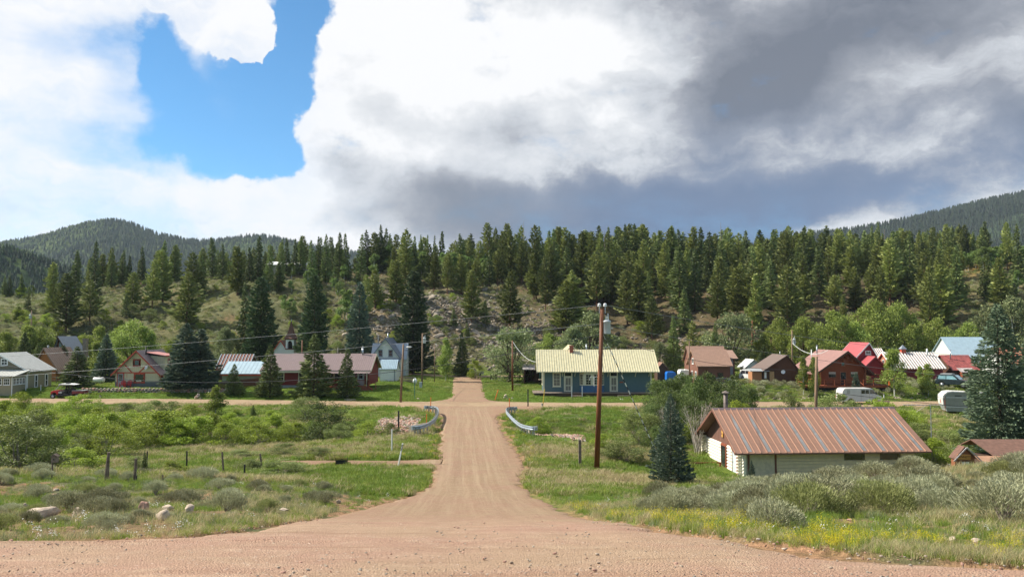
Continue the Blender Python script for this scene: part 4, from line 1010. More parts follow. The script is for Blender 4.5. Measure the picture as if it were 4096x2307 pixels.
gr_near = [blades(1, 46, .20, .17, .010, M_g1), blades(2, 42, .26, .18, .009, M_g2, .5), blades(3, 50, .15, .18, .010, M_g1, .5), blades(4, 40, .24, .16, .008, M_g4, .4), blades(5, 30, .30, .16, .008, M_g3, .6)]
put('near_grass', 'short mixed green and yellowing grass on the right near bank', 'grass', 17000, (-.02, .72), (7, 48),
    lambda x, y, a: nearfade(x, y) * np.where(fbm(x / 3.1, y / 3.1, 4, 40) > .54, .2, 1), gr_near, .4, .95, .012, patch=3.5)
put('left_bank_grass', 'sparse short grass on the left near bank', 'grass', 15000, (-.74, -.02), (9, 48),
    lambda x, y, a: nearfade(x, y) * np.where(y < 18, .10 + .45 * (vn(x / .9, y / .9, 61) > .6), np.where(y < 26, .3 + .6 * (vn(x / 1.2, y / 1.2, 62) > .5), 1)) * np.where(fbm(x / 3.1, y / 3.1, 4, 40) > .50, .22, 1), gr_near, .38, .95, .014, patch=3.0)
gr_mid = [blades(11, 110, .24, .42, .022, M_g1), blades(13, 120, .20, .42, .024, M_g1, .5), blades(12, 110, .28, .42, .020, M_g2, .5), blades(15, 110, .22, .42, .022, M_g2, .5), blades(14, 80, .30, .42, .018, M_g3, .6)]
put('meadow_grass', 'lush meadow grass of the valley floor with straw coloured seed heads', 'grass', 26000, (-.75, .75), (40, 100),
    lambda x, y, a: nearfade(x, y), gr_mid, .6, 1.25, .004, patch=7)
gr_lawn = [blades(21, 100, .09, .5, .03, M_g1), blades(22, 100, .11, .5, .03, M_g1, .5), blades(23, 100, .12, .5, .03, M_g2, .5)]
put('garden_grass', 'grass of the gardens and verges beyond the cross road', 'grass', 15000, (-.72, .72), (104, 156), lambda x, y, a: np.ones(x.shape), gr_lawn, .9, 1.8, patch=9)
# dry heads and yellow blossom along the road
straw = [blades(31, 40, .26, .16, .009, M_g3, .8), blades(32, 34, .22, .16, .010, M_g3, .9), blades(33, 40, .24, .16, .008, M_g2, .6)]
put('roadside_foxtail', 'pale feathery foxtail grass along the road edges', 'grass', 5200, (-.5, .72), (6.5, 90),
    lambda x, y, a: (offroad(x, y) > .15) * np.exp(-(offroad(x, y) / np.where((x > 0) & (y < 30), 1.5, .7)) ** 2) * .9, straw, .5, 1.0, .012)
def blossom(seed, n, h, spread, mat, sz=.02):
    g = np.random.default_rng(seed); th = g.random(n) * 6.283; q = np.sqrt(g.random(n)) * spread
    st = g.integers(0, 14, n); ang = st * 2.4; rr_ = np.sqrt((st + 1) / 14) * spread
    C = np.stack([np.cos(ang) * rr_ + g.normal(0, .012, n), np.sin(ang) * rr_ + g.normal(0, .012, n), h * (.45 + .6 * g.random(n)) * (.8 + .2 * np.cos(st))], 1)
    return quads_mesh('blossom', diamonds(C, g.normal(size=(n, 3)) + np.array((0, 0, 1.)), sz, sz * .7, g), mat)
yel = [blossom(41, 150, .38, .16, M_fl), blossom(42, 110, .30, .14, M_fl), blades(43, 40, .36, .14, .008, M_g1, .3), blades(44, 36, .30, .14, .008, M_g2, .3)]
put('yellow_wildflowers', 'yellow sweet clover blossom along the right roadside', 'flowers', 2500, (.05, .72), (6.5, 34),
    lambda x, y, a: (offroad(x, y) > .25) * np.exp(-((offroad(x, y) - .9) / 1.1) ** 2) * (vn(x / .9, y / .9, 71) > .38) + .03 * (vn(x / 2, y / 2, 72) > .6), yel, .55, 1.05, .01)
put('verge_wildflowers', 'yellow blossom edging the driveway mouth and guardrails', 'flowers', 900, (-.3, .1), (56, 98),
    lambda x, y, a: (offroad(x, y) > .2) * (np.exp(-((y - lane_c(x) - 2.2) / .7) ** 2) * (x > -13) + .5 * np.exp(-((offroad(x, y) - .8) / .8) ** 2)), yel, .9, 1.3)
wh = [blossom(51, 12, .22, .10, M_wh, .030), blossom(52, 8, .2, .12, M_wh, .034)]
put('white_daisies', 'scattered white daisies in the grass', 'flowers', 230, (-.6, .65), (9, 118), lambda x, y, a: (offroad(x, y) > .8) * (vn(x / 3, y / 3, 73) > .5), wh, .8, 1.3, .012)
# the wood goes on behind the crest as one mass
n_ = 620; Yw = RNG.uniform(262, 345, n_); Aw = RNG.uniform(-.06, .60, n_); Xw = Aw * Yw; hw = RNG.uniform(11, 16.5, n_)
scatter('wood_behind_crest', 'dense conifer wood continuing behind the crest of the hill', 'forest', np.stack([Xw, Yw, height(Xw, Yw)], 1), np.stack([Xw * 0, Xw * 0, RNG.random(n_) * 6.28], 1), np.stack([hw * 1.05, hw * 1.05, hw], 1), FARWOOD)
# hillside shrubs
bl = [sage_mesh(171, 260, M_sage), sage_mesh(172, 260, M_rabbit), sage_mesh(173, 220, M_willowg)]
def wider(me, f):
    a = np.empty(len(me.vertices) * 3, np.float32); me.vertices.foreach_get('co', a); a = a.reshape(-1, 4, 3); c = a.mean(1, keepdims=True); a = c + (a - c) * np.array((f, f, 1.5)); me.vertices.foreach_set('co', a.astype(np.float32).ravel()); me.update()
for q in bl: wider(q, 4.5)
put('hillside_sagebrush', 'low sagebrush and brush dotted over the hillside', 'ground cover', 9000, (-.75, .75), (154, 262),
    lambda x, y, a: np.where(a < -.2, .95, np.where(a > .5, .9, .35)) * (.3 + .7 * (vn(x / 4, y / 4, 81) > .35)), bl, .5, 1.3, 0.0)
put('garden_sagebrush', 'sagebrush and weeds on the rough ground between the cabins', 'ground cover', 650, (.2, .72), (107.5, 135),
    lambda x, y, a: (vn(x / 3, y / 3, 82) > .5) * 1.0, [bl[0], bl[0], bl[1]], .5, .95)

# ================================================================== buildings
def ribbed(name, col, rough=.45, var=.08, metal=0.0, streak=(1, 1, 1)): return solid(name, col, rough, metal, var, 2.0, .0, spec=.5)
M_yroof = ribbed('pale_yellow_metal', (.50, .45, .27)); M_yrib = ribbed('yellow_rib', (.68, .64, .44)); M_brroof = ribbed('brown_metal', (.27, .145, .095)); M_brroof2 = ribbed('tan_brown_metal', (.32, .19, .13)); M_mauve = ribbed('mauve_metal', (.245, .175, .165))
M_blroof = ribbed('pale_blue_metal', (.33, .44, .49)); M_greyroof = ribbed('grey_metal', (.36, .40, .43)); M_redroof = ribbed('red_metal', (.34, .06, .065)); M_redroof2 = ribbed('worn_red_metal', (.27, .065, .055), var=.3)
M_rust = solid('rusty_metal', (.24, .095, .06), .7, 0, .35, 1.2, streak=(3, .3, .3)); M_whitemetal = ribbed('white_metal', (.72, .72, .68)); M_slate = solid('blue_grey_roof', (.17, .19, .23), .7, var=.15, scale=4)
M_loghouse_roof = ribbed('reddish_brown_metal', (.27, .135, .11)); M_darkroof = ribbed('dark_brown_metal', (.13, .085, .065)); M_shingle = solid('brown_shingles', (.16, .085, .06), .9, var=.2, scale=5); M_oldroof = solid('weathered_tin', (.38, .34, .32), .6, var=.3, scale=2)
def siding(name, col, pitch=.14, vert=False, rough=.7, strength=.6):
    """lapped boards or battens as fine relief"""
    if name in MATS: return MATS[name]
    m, t, b = newmat(name)
    tcn = t.node('ShaderNodeTexCoord'); sp = t.node('ShaderNodeSeparateXYZ'); t.put(sp.inputs[0], tcn.outputs['Object'])
    ax = t.m('ADD', sp.outputs[0], sp.outputs[1]) if vert else sp.outputs[2]
    f = t.m('FRACT', t.m('DIVIDE', ax, pitch))
    n = t.noise(tcn.outputs['Object'], 3.0, 5, .65)
    c = t.mix(n, tuple(q * .8 for q in col), tuple(min(1, q * 1.15) for q in col))
    c = t.mix(t.m('MULTIPLY', t.ss(f, .90, .97), .45), c, tuple(q * .35 for q in col))
    t.put(b.inputs['Base Color'], c); b.inputs['Roughness'].default_value = rough; b.inputs['Specular IOR Level'].default_value = .3
    bn = t.node('ShaderNodeBump'); bn.inputs['Strength'].default_value = strength; bn.inputs['Distance'].default_value = .03
    t.put(bn.inputs['Height'], f); t.l.new(bn.outputs[0], b.inputs['Normal'])
    MATS[name] = m; return m
M_bluewall = siding('blue_clapboard', (.10, .160, .165), .14); M_baywall = siding('brighter_blue_boards', (.07, .15, .27), .14)
M_cream = solid('cream_paint', (.64, .59, .42), .6, var=.06); M_creamwall = siding('cream_board_and_batten', (.60, .54, .35), .30, True)
M_olive = siding('olive_clapboard', (.33, .30, .195), .13); M_olivedark = siding('dark_olive_shingle', (.20, .175, .11), .10); M_redwall = siding('dark_red_clapboard', (.21, .032, .030), .16)
M_white = solid('white_paint', (.78, .78, .74), .6, var=.05); M_whitewall = siding('white_clapboard', (.70, .71, .66), .15); M_sagewall = solid('sage_stucco', (.34, .36, .30), .8, var=.08)
M_redtrim = solid('brick_red_paint', (.48, .085, .045), .6, var=.08); M_brownbd = siding('brown_boards', (.20, .105, .07), .16, True); M_darkwood = siding('dark_planks', (.085, .05, .033), .2, True)
M_orange = siding('orange_log_siding', (.42, .15, .045), .22); M_logred = siding('red_brown_logs', (.24, .07, .028), .27); M_logdark = siding('dark_logs', (.10, .052, .032), .25); M_brownwall = siding('brown_clapboard', (.20, .09, .06), .2)
M_barnred = siding('barn_red_boards', (.26, .035, .04), .3, True); M_barnorange = siding('weathered_orange_boards', (.36, .15, .08), .25, True)
M_glass = solid('window_glass', (.02, .025, .03), .08, 0, .3, 1.0, spec=.8); M_curtain = solid('curtain', (.55, .50, .42), .8, var=.2, scale=6, streak=(6, 6, 1)); M_screen = solid('screen_grey', (.20, .18, .14), .7)
M_steel = solid('galvanised_steel', (.45, .48, .50), .35, .7, .15); M_brick = solid('chimney_brick', (.30, .10, .06), .85, var=.3, scale=12, bump=.6); M_stone = solid('masonry_stone', (.28, .22, .17), .9, var=.35, scale=5, bump=.6)
M_concrete = solid('concrete', (.42, .37, .30), .85, var=.12, bump=.3); M_deckwood = solid('grey_deck_boards', (.22, .17, .13), .85, var=.25, scale=4); M_redwood = solid('red_stained_wood', (.26, .07, .03), .7, var=.2)
M_red = solid('red_paint', (.42, .02, .02), .4, var=.08); M_black = solid('black_plastic', (.02, .02, .022), .5, var=.2); M_rubber = solid('rubber', (.025, .024, .023), .85, var=.2); M_greyp = solid('grey_paint', (.30, .32, .32), .6, var=.08)
M_corr = siding('corrugated_grey_skirt', (.16, .17, .17), .20, strength=1.0); M_logwhite = solid('cream_log_paint', (.80, .76, .63), .55, var=.06, scale=2, bump=.2); M_logend = solid('log_end_brown', (.30, .13, .07), .8, var=.2)
M_tarp = solid('blue_tarpaulin', (.015, .17, .62), .4, var=.12, scale=1.5); M_yellow = solid('yellow_paint', (.60, .44, .05), .5, var=.08); M_orangep = solid('orange_paint', (.75, .16, .03), .5, var=.08)
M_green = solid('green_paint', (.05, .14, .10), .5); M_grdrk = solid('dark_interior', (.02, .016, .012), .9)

def house(name, label, X0, Y0, W, D, zb, cat='house', rz=0, floor=.3):
    o = thing(name, label, cat, (X0, Y0, zb), rz); return o
def gable(root, W, D, wh, rh, ax, mroof, mwall, ov_e=.5, ov_g=.5, th=.12, rib=None, ribw=.05, ribmat=None, ridge=.5, trim=None, x0=0, y0=0, z0=-.5, panels=False, cap=None, gmat=None, nm='wall'):
    """walls with gables and a two-slope roof; ax = direction of the ridge. Base of the walls runs below ground"""
    L = D if ax == 'x' else W; E = W if ax == 'x' else D; r = L * ridge
    o_ = (y0, x0) if ax == 'x' else (x0, y0)
    pr = 'x' if ax == 'x' else 'y'
    pts = [(o_[0], z0), (o_[0] + L, z0), (o_[0] + L, wh), (o_[0] + r, wh + rh), (o_[0], wh)]
    MB().prism(pts, o_[1], o_[1] + E, pr).build(nm, mwall, root)
    if gmat:
        for a in (-.015, E + .003):
            MB().prism([(o_[0] + .02, wh), (o_[0] + L - .02, wh), (o_[0] + r, wh + rh - .02)], o_[1] + a, o_[1] + a + .012, pr).build('gable_face', gmat, root)
    for sgn, run in ((-1, r), (1, L - r)):
        s = rh / run; e = run + ov_e
        P = lambda d, dz: (o_[0] + r + sgn * d, wh + rh - d * s + dz)
        MB().prism([P(0, .03), P(e, .03), P(e, .03 + th), P(0, .03 + th)], o_[1] - ov_g, o_[1] + E + ov_g, pr).build('roof', mroof, root)
        if rib:
            n = max(2, int(round((E + 2 * ov_g) / rib)))
            base = None
            allb = MB()
            for k in range(n + 1):
                c = o_[1] - ov_g + .03 + (E + 2 * ov_g - .06) * k / n
                q0, q1 = P(.02, .03 + th + ribw * .4), P(e, .03 + th + ribw * .4)
                p0, p1 = ((c, q0[0], q0[1]), (c, q1[0], q1[1])) if ax == 'x' else ((q0[0], c, q0[1]), (q1[0], c, q1[1]))
                if panels:
                    b = MB().bar(p0, p1, ribw, ribw)
                    b.build('roof_seam', ribmat or mroof, root)
                else: allb.bar(p0, p1, ribw, ribw)
            if not panels: allb.build('roof_ribs', ribmat or mroof, root, kind='stuff')
        if trim:
            for c in (o_[1] - ov_g - .03, o_[1] + E + ov_g + .0):
                MB().prism([P(0, -.10), P(e + .02, -.10), P(e + .02, .05 + th), P(0, .05 + th)], c, c + .03, pr).build('fascia', trim, root)
    if cap:
        c0, c1 = o_[1] - ov_g, o_[1] + E + ov_g
        zc = wh + rh + th + .02
        MB().prism([(o_[0] + r - .22, zc - .22 * rh / r + .02), (o_[0] + r, zc + .05), (o_[0] + r + .22, zc - .22 * rh / (L - r) + .02), (o_[0] + r, zc - .0)], c0, c1, pr).build('ridge_cap', cap, root)
def shed_roof(root, x0, x1, y0, y1, z0, z1, mat, th=.1, rib=None, name='roof', along='y'):
    """single slope; z0 at y0 (or x0), z1 at y1 (or x1)"""
    if along == 'y':
        MB().prism([(y0, z0), (y1, z1), (y1, z1 + th), (y0, z0 + th)], x0, x1, 'x').build(name, mat, root)
        if rib:
            b = MB(); n = int((x1 - x0) / rib)
            for k in range(n + 1):
                x = x0 + .03 + (x1 - x0 - .06) * k / n; b.bar((x, y0, z0 + th + .015), (x, y1, z1 + th + .015), .05, .04)
            b.build('roof_ribs', mat, root, kind='stuff')
    else:
        MB().prism([(x0, z0), (x1, z1), (x1, z1 + th), (x0, z0 + th)], y0, y1, 'y').build(name, mat, root)
def fbox(b, face, pl, u0, u1, z0, z1, o0, o1):
    if face == 'front': b.box(u0, u1, pl - o1, pl - o0, z0, z1)
    elif face == 'back': b.box(u0, u1, pl + o0, pl + o1, z0, z1)
    elif face == 'left': b.box(pl - o1, pl - o0, u0, u1, z0, z1)
    else: b.box(pl + o0, pl + o1, u0, u1, z0, z1)
    return b
def window(root, face, pl, u0, u1, z0, z1, mf, nx=1, nz=2, fw=.10, mp=None, mw=.035, name='window', hood=False):
    b = MB()
    for (a, c, d, e) in ((u0, u1, z1 - fw, z1), (u0, u1, z0, z0 + fw), (u0, u0 + fw, z0 + fw, z1 - fw), (u1 - fw, u1, z0 + fw, z1 - fw)): fbox(b, face, pl, a, c, d, e, .0, .06)
    for k in range(1, nx):
        u = u0 + fw + (u1 - u0 - 2 * fw) * k / nx; fbox(b, face, pl, u - mw / 2, u + mw / 2, z0 + fw, z1 - fw, .03, .05)
    for k in range(1, nz):
        z = z0 + fw + (z1 - z0 - 2 * fw) * k / nz; w_ = mw * (1.6 if k * 2 == nz else 1); fbox(b, face, pl, u0 + fw, u1 - fw, z - w_ / 2, z + w_ / 2, .028, .055)
    fbox(b, face, pl, u0 - .06, u1 + .06, z0 - .06, z0, .0, .10)
    if hood: fbox(b, face, pl, u0 - .08, u1 + .08, z1, z1 + .08, .0, .12)
    w = b.build(name, mf, root)
    fbox(MB(), face, pl, u0 + fw, u1 - fw, z0 + fw, z1 - fw, .005, .02).build('pane', mp or M_glass, w)
    return w
def door(root, face, pl, u0, u1, z0, z1, mf, md, glass=True, knob=True):
    b = MB()
    for (a, c, d, e) in ((u0 - .1, u1 + .1, z1, z1 + .1), (u0 - .1, u0, z0, z1), (u1, u1 + .1, z0, z1)): fbox(b, face, pl, a, c, d, e, .0, .06)
    b.build('door_frame', mf, root)
    d = fbox(MB(), face, pl, u0, u1, z0, z1, .004, .035).build('door', md, root)
    if glass: fbox(MB(), face, pl, u0 + .15, u1 - .15, z0 + (z1 - z0) * .5, z1 - .15, .036, .042).build('pane', M_glass, d)
    if knob: fbox(MB(), face, pl, u1 - .14, u1 - .08, z0 + .95, z0 + 1.01, .036, .09).build('handle', M_steel, d)
    return d
def pipe(root, x, y, z0, z1, r=.12, mat=None, name='stovepipe', cone=True):
    b = MB().tube((x, y, z0), (x, y, z1), r, r, 10)
    if cone: b.lathe([(r * 1.9, 0), (.01, r * 1.1)], 10, (x, y, z1 + .08)); b.tube((x, y, z1), (x, y, z1 + .1), r * .4, r * .4, 6)
    return b.build(name, mat or M_steel, root, True)
def chimney(root, x0, x1, y0, y1, z0, z1, mat): 
    b = MB().box(x0, x1, y0, y1, z0, z1 - .15).box(x0 - .05, x1 + .05, y0 - .05, y1 + .05, z1 - .15, z1); b.build('chimney', mat, root)
def dish(root, x, y, z, r=.3, name='satellite_dish'):
    o = MB().lathe([(0.001, 0), (r * .6, .04), (r, .11)], 14).build(name, M_white, root, True); o.location = (x, y, z); o.rotation_euler = (R(65), 0, R(-30)); return o
def railing(root, p0, p1, z, h, mat, npost=4, nrail=2, bal=False, post=.1):
    p0 = Vector(p0); p1 = Vector(p1)
    for k in range(npost):
        q = p0.lerp(p1, k / max(1, npost - 1)); MB().box(q.x - post / 2, q.x + post / 2, q.y - post / 2, q.y + post / 2, z, z + h).build('post', mat, root)
    for k in range(nrail):
        zz = z + h * (1 - .42 * k) - .03 if not bal else z + (h - .04 if k == 0 else .12)
        MB().bar((p0.x, p0.y, zz), (p1.x, p1.y, zz), .06, .09).build('rail', mat, root)
    if bal:
        n = int((p1 - p0).length / .16); b = MB()
        for k in range(1, n):
            q = p0.lerp(p1, k / n); b.box(q.x - .02, q.x + .02, q.y - .02, q.y + .02, z + .1, z + h - .05)
        b.build('balusters', mat, root, kind='stuff')
def planks(root, x0, x1, y0, y1, z, n, mat, ax='x', name='plank', th=.05):
    """deck boards side by side along ax, each a part"""
    L = (x1 - x0) if ax == 'x' else (y1 - y0)
    me = None
    for k in range(n):
        a = L * k / n; w = L / n - .012
        if me is None:
            me = (MB().box(0, w, 0, y1 - y0, 0, th) if ax == 'x' else MB().box(0, x1 - x0, 0, w, 0, th)).mesh('plank', mat)
        link(name, me, root, (x0 + a, y0, z + random.uniform(-.006, .006)) if ax == 'x' else (x0, y0 + a, z + random.uniform(-.006, .006)))

# ---- blue depot
Yd = 118.0; pxm = F / Yd
zb = .62
D_ = house('depot', 'long blue clapboard depot with pale yellow metal roof and wooden platform', 4.65, Yd, 15.9, 6.6, zb, 'building')
W, Dp, wh = 15.9, 6.6, 3.7
gable(D_, W, Dp, wh, 2.25, 'x', M_yroof, M_bluewall, 1.25, 1.0, .10, .36, .075, M_yrib, cap=M_yroof, trim=M_cream, z0=-.1)
MB().box(-.05, .16, -.03, .16, -.1, wh).build('corner_board', M_cream, D_); MB().box(W - .16, W + .05, -.03, .16, -.1, wh).build('corner_board', M_cream, D_)
MB().box(0, W, -.025, 0, wh - .35, wh - .15).build('frieze', M_cream, D_)
window(D_, 'front', 0, 1.35, 2.55, .75, 2.85, M_cream, 2, 4, .16, M_screen, .035, hood=True)
def depot_door(u0, u1):
    f = MB()
    for (a, c, d, e) in ((u0, u1, 2.85, 3.0), (u0, u0 + .15, 0, 2.85), (u1 - .15, u1, 0, 2.85), (u0 + .15, u1 - .15, 2.15, 2.3)): fbox(f, 'front', 0, a, c, d, e, 0, .07)
    fr = f.build('door_frame', M_cream, D_); fbox(MB(), 'front', 0, u0 + .15, u1 - .15, 2.3, 2.85, .005, .02).build('transom_pane', M_glass, fr)
    b = MB(); a0, a1 = u0 + .17, u1 - .17
    for (a, c, d, e) in ((a0, a1, 2.02, 2.13), (a0, a1, .02, .2), (a0, a1, .85, .98), (a0, a0 + .09, .2, 2.02), (a1 - .09, a1, .2, 2.02), ((a0 + a1) / 2 - .03, (a0 + a1) / 2 + .03, .2, 2.02)): fbox(b, 'front', 0, a, c, d, e, .02, .05)
    d_ = b.build('screen_door', M_cream, D_); fbox(MB(), 'front', 0, a0, a1, .02, 2.1, .004, .018).build('screen', M_screen, d_)
depot_door(3.0, 4.25); depot_door(9.75, 10.95)
bay = MB().prism([(5.35, -.0), (5.9, -.62), (8.35, -.62), (8.9, -.0)], -.1, .95, 'z').build('bay_base', M_baywall, D_)
MB().prism([(5.33, -.0), (5.88, -.66), (8.37, -.66), (8.92, -.0)], .951, 2.98, 'z').build('bay_frame', M_cream, D_)
for (u0, u1) in ((6.15, 6.95), (7.35, 8.15)): window(D_, 'front', -.66, u0, u1, 1.05, 2.6, M_cream, 2, 4, .06)
w = window(D_, 'front', 0, -.28, .28, 1.05, 2.6, M_cream, 2, 4, .05); w.location = (5.6, -.335, 0); w.rotation_euler.z = -math.atan2(.66, .55)
w = window(D_, 'front', 0, -.28, .28, 1.05, 2.6, M_cream, 2, 4, .05); w.location = (8.65, -.335, 0); w.rotation_euler.z = math.atan2(.66, .55)
window(D_, 'left', 0, 2.4, 3.4, .8, 2.8, M_cream, 2, 4, .14, M_screen); window(D_, 'left', 0, 4.6, 5.5, .8, 2.8, M_cream, 2, 4, .14, M_screen)
for x in (2.75, 4.6, 9.45, 11.5, 13.5, 15.5):
    MB().bar((x, -.06, 2.25), (x, -1.05, 2.92), .09, .09).build('eave_bracket', M_cream, D_)
for k in (0, 1):
    x = -.06 if k == 0 else W + .06; s = -1 if k == 0 else 1
    for y in (0.1, Dp - .1): MB().bar((x, y, wh - .8), (x + s * .85, y, wh - .15), .09, .09).build('eave_bracket', M_cream, D_)
chimney(D_, 4.05, 4.6, 2.6, 3.1, 4.9, 6.75, M_brick)
MB().box(11.2, 11.75, -.03, 0, 1.3, 1.5).build('wall_plaque', M_brick, D_)
an = MB().tube((7.9 + 1.2, 3.5, 5.8), (7.9 + 1.2, 3.5, 6.45), .03).bar((7.9, 3.5, 6.5), (10.3, 3.5, 6.45), .05, .05).bar((9.1, 3.5, 6.0), (9.9, 3.5, 6.45), .03, .03).bar((9.1, 3.5, 6.0), (8.3, 3.5, 6.45), .03, .03)
an.build('roof_antenna', M_steel, D_)
# platform of the depot: boards on a dark skirt
MB().box(-1.45, W + .3, -1.95, -.03, -.50, -.12).build('platform_skirt', M_darkwood, D_)
MB().box(-1.45, -.03, -.03, 3.5, -.50, -.12).build('platform_skirt', M_darkwood, D_)
planks(D_, -1.6, W + .4, -2.1, -.04, -.12, 90, M_deckwood, 'x', 'platform_board', .09)
planks(D_, -1.6, -.05, -.03, 3.6, -.12, 16, M_deckwood, 'y', 'platform_board', .09)
MB().box(4.0, 5.4, -2.5, -2.12, -.50, -.33).box(4.0, 5.4, -2.8, -2.51, -.50, -.42).build('step', M_deckwood, D_)
MB().box(10.6, 12.6, -2.5, -2.12, -.55, -.35).build('step', M_deckwood, D_)
for x in (3.95, 5.45): MB().box(x - .04, x + .04, -2.75, -2.67, -.6, 1.0).build('handrail_post', M_white, D_)
# lamp post with a curled top before the bay, post thin and dark
lp = thing('lamp_post', 'thin curled white lamp post in front of the depot bay window', 'lamp post', (4.65 + 7.15, Yd - 2.9, .0), 0)
MB().tube((0, 0, 0), (0, 0, 1.6), .025).build('pole', M_black, lp); c_ = MB(); c_.tube((0, 0, 1.6), (0, 0, 3.05), .035)
for s in (-1, 1): c_.path([(0, 0, 2.7), (s * .15, 0, 2.95), (s * .38, 0, 3.0), (s * .6, 0, 2.8), (s * .66, 0, 2.45)], .025)
c_.build('curled_top', M_white, lp)

# gable house behind the depot
B = house('brown_house', 'dark brown gabled house with yellow roof edges behind the depot', 7.4, 131, 4.8, 8, 1.0)
gable(B, 4.8, 8, 3.9, 2.2, 'y', M_yroof, M_darkwood, .6, .5, .1, trim=M_yroof)
pipe(B, 4.9, 1.0, 5.0, 6.3, .1)
# open shed with trailer left of the depot
B = house('open_shed', 'low open shed with rusty tin roof left of the depot', 2.0, 135, 6.2, 4, 1.05, 'shed')
shed_roof(B, -.2, 6.4, -.4, 4.2, 2.0, 2.7, M_oldroof, .08, .6)
MB().box(0, .15, 0, 4, -.3, 2.0).box(0, 6.2, 3.9, 4.02, -.3, 2.5).box(6.05, 6.2, 0, 4, -.3, 2.0).box(2.0, 2.1, 0, .1, -.3, 2.0).build('wall', M_darkwood, B)
T = thing('utility_trailer', 'green slatted utility trailer parked at the open shed', 'trailer', (4.6, 132.5, 1.0), R(8))
MB().box(0, 3.2, 0, 1.5, .45, .55).build('bed', M_deckwood, T)
for k in range(5): MB().bar((0, 0, .7 + k * .33), (1.4, 0, .7 + k * .33), .04, .12).build('slat', M_green, T)
for x in (0, .7, 1.4): MB().box(x - .03, x + .03, -.03, .03, .5, 2.1).build('slat_post', M_green, T)
MB().bar((3.2, 0, .5), (4.4, .7, .5), .08, .08).build('tow_bar', M_black, T)
for x in (.9, 2.7): MB().tube((x, -.1, .35), (x, .1, .35), .33, .33, 16).build('wheel', M_rubber, T)

# ---- white gabled house with grey roofs
Bx = at(1487, 1500, 143).x
B = house('white_house', 'white gabled two-storey house with blue-grey roofs and two upper windows', Bx, 143, 6.0, 9, 1.1)
gable(B, 4.9, 8, 3.9, 3.2, 'y', M_slate, M_whitewall, .3, .5, .14, trim=M_slate)
gable(B, 6.3, 3.8, 3.7, 2.4, 'x', M_greyroof, M_whitewall, .4, .15, .12, x0=-.65, y0=3.5, nm='wing_wall', trim=M_slate)
for u in (1.15, 2.95): window(B, 'front', 0, u, u + .75, 3.95, 5.15, M_slate, 1, 2, .12)
shed_roof(B, -.2, 5.2, -1.3, -.05, 3.0, 3.55, M_slate, .1, name='porch_roof'); MB().box(3.0, 4.9, -1.2, -.02, -.3, 3.0).build('porch_wall', M_whitewall, B)
window(B, 'front', -1.2, 3.3, 4.6, .5, 2.1, M_slate, 3, 2, .1)
for u in (.1, 2.7): MB().box(u, u + .12, -1.2, -1.08, 0, 3.0).build('porch_post', M_white, B)
pipe(B, 2.6, 1.5, 6.8, 8.0, .1); pipe(B, -.8 + 1, 5.4, 5.5, 7.6, .12, M_concrete, 'chimney_pipe', False)
B = house('white_shed', 'white shed with pale blue metal roof beside the red porch', at(1519, 1500, 131).x, 131, 2.7, 4, 1.3, 'shed')
gable(B, 2.7, 3.4, 2.15, 1.3, 'x', M_blroof, M_whitewall, .25, .1, .08, .3, trim=M_slate)
MB().box(.15, 2.3, -.03, 0, 0, 1.9).build('door', M_white, B); MB().box(2.35, 2.45, -.04, 0, 0, 2.1).build('door_frame', M_slate, B)

# ---- church
B = house('church', 'small white church with brown flared steeple among dark trees', at(1108, 1400, 148).x, 148, 5, 9, 1.3, 'church')
gable(B, 4.6, 9, 3.2, 3.3, 'y', M_shingle, M_whitewall, .35, .3, .12, trim=M_redtrim, x0=-1.6)
tx = at(1142, 1400, 146.6).x - B.location.x
MB().box(tx, tx + 1.55, -1.4, .2, -.3, 4.9).build('tower', M_whitewall, B)
MB().box(tx - .08, tx + 1.63, -1.48, .28, 4.9, 5.1).build('cornice', M_shingle, B)
for (a, b_) in ((tx + .02, tx + .3), (tx + 1.25, tx + 1.53)):
    for (c, d) in ((-1.38, -1.1), (-.1, .18)): MB().box(a, b_, c, d, 5.1, 6.7).build('belfry_post', M_white, B)
MB().prism([(tx + .3, 6.7), (tx + .3, 5.9), (tx + .42, 6.3), (tx + .775, 6.55), (tx + 1.13, 6.3), (tx + 1.25, 5.9), (tx + 1.25, 6.7)], -1.37, -1.25, 'y').build('belfry_arch', M_white, B)
MB().box(tx + .35, tx + 1.2, -1.0, -.15, 5.1, 6.5).build('bell_chamber', M_grdrk, B)
MB().box(tx - .15, tx + 1.7, -1.55, .35, 6.7, 6.9).build('cornice', M_shingle, B)
sp = MB(); cx, cy = tx + .775, -.6
prof = [(1.25, 6.9), (.85, 7.25), (.6, 7.75), (.42, 8.4), (.25, 9.2), (.12, 9.9), (.04, 10.3)]
for (r0, z0), (r1, z1) in zip(prof[:-1], prof[1:]):
    sp.add([(cx - r0, cy - r0, z0), (cx + r0, cy - r0, z0), (cx + r0, cy + r0, z0), (cx - r0, cy + r0, z0), (cx - r1, cy - r1, z1), (cx + r1, cy - r1, z1), (cx + r1, cy + r1, z1), (cx - r1, cy + r1, z1)], [(0, 1, 5, 4), (1, 2, 6, 5), (2, 3, 7, 6), (3, 0, 4, 7)])
sp.build('spire', M_shingle, B); MB().lathe([(.1, 0), (.06, .15), (.01, .5)], 8, (cx, cy, 10.1)).build('finial', M_steel, B)

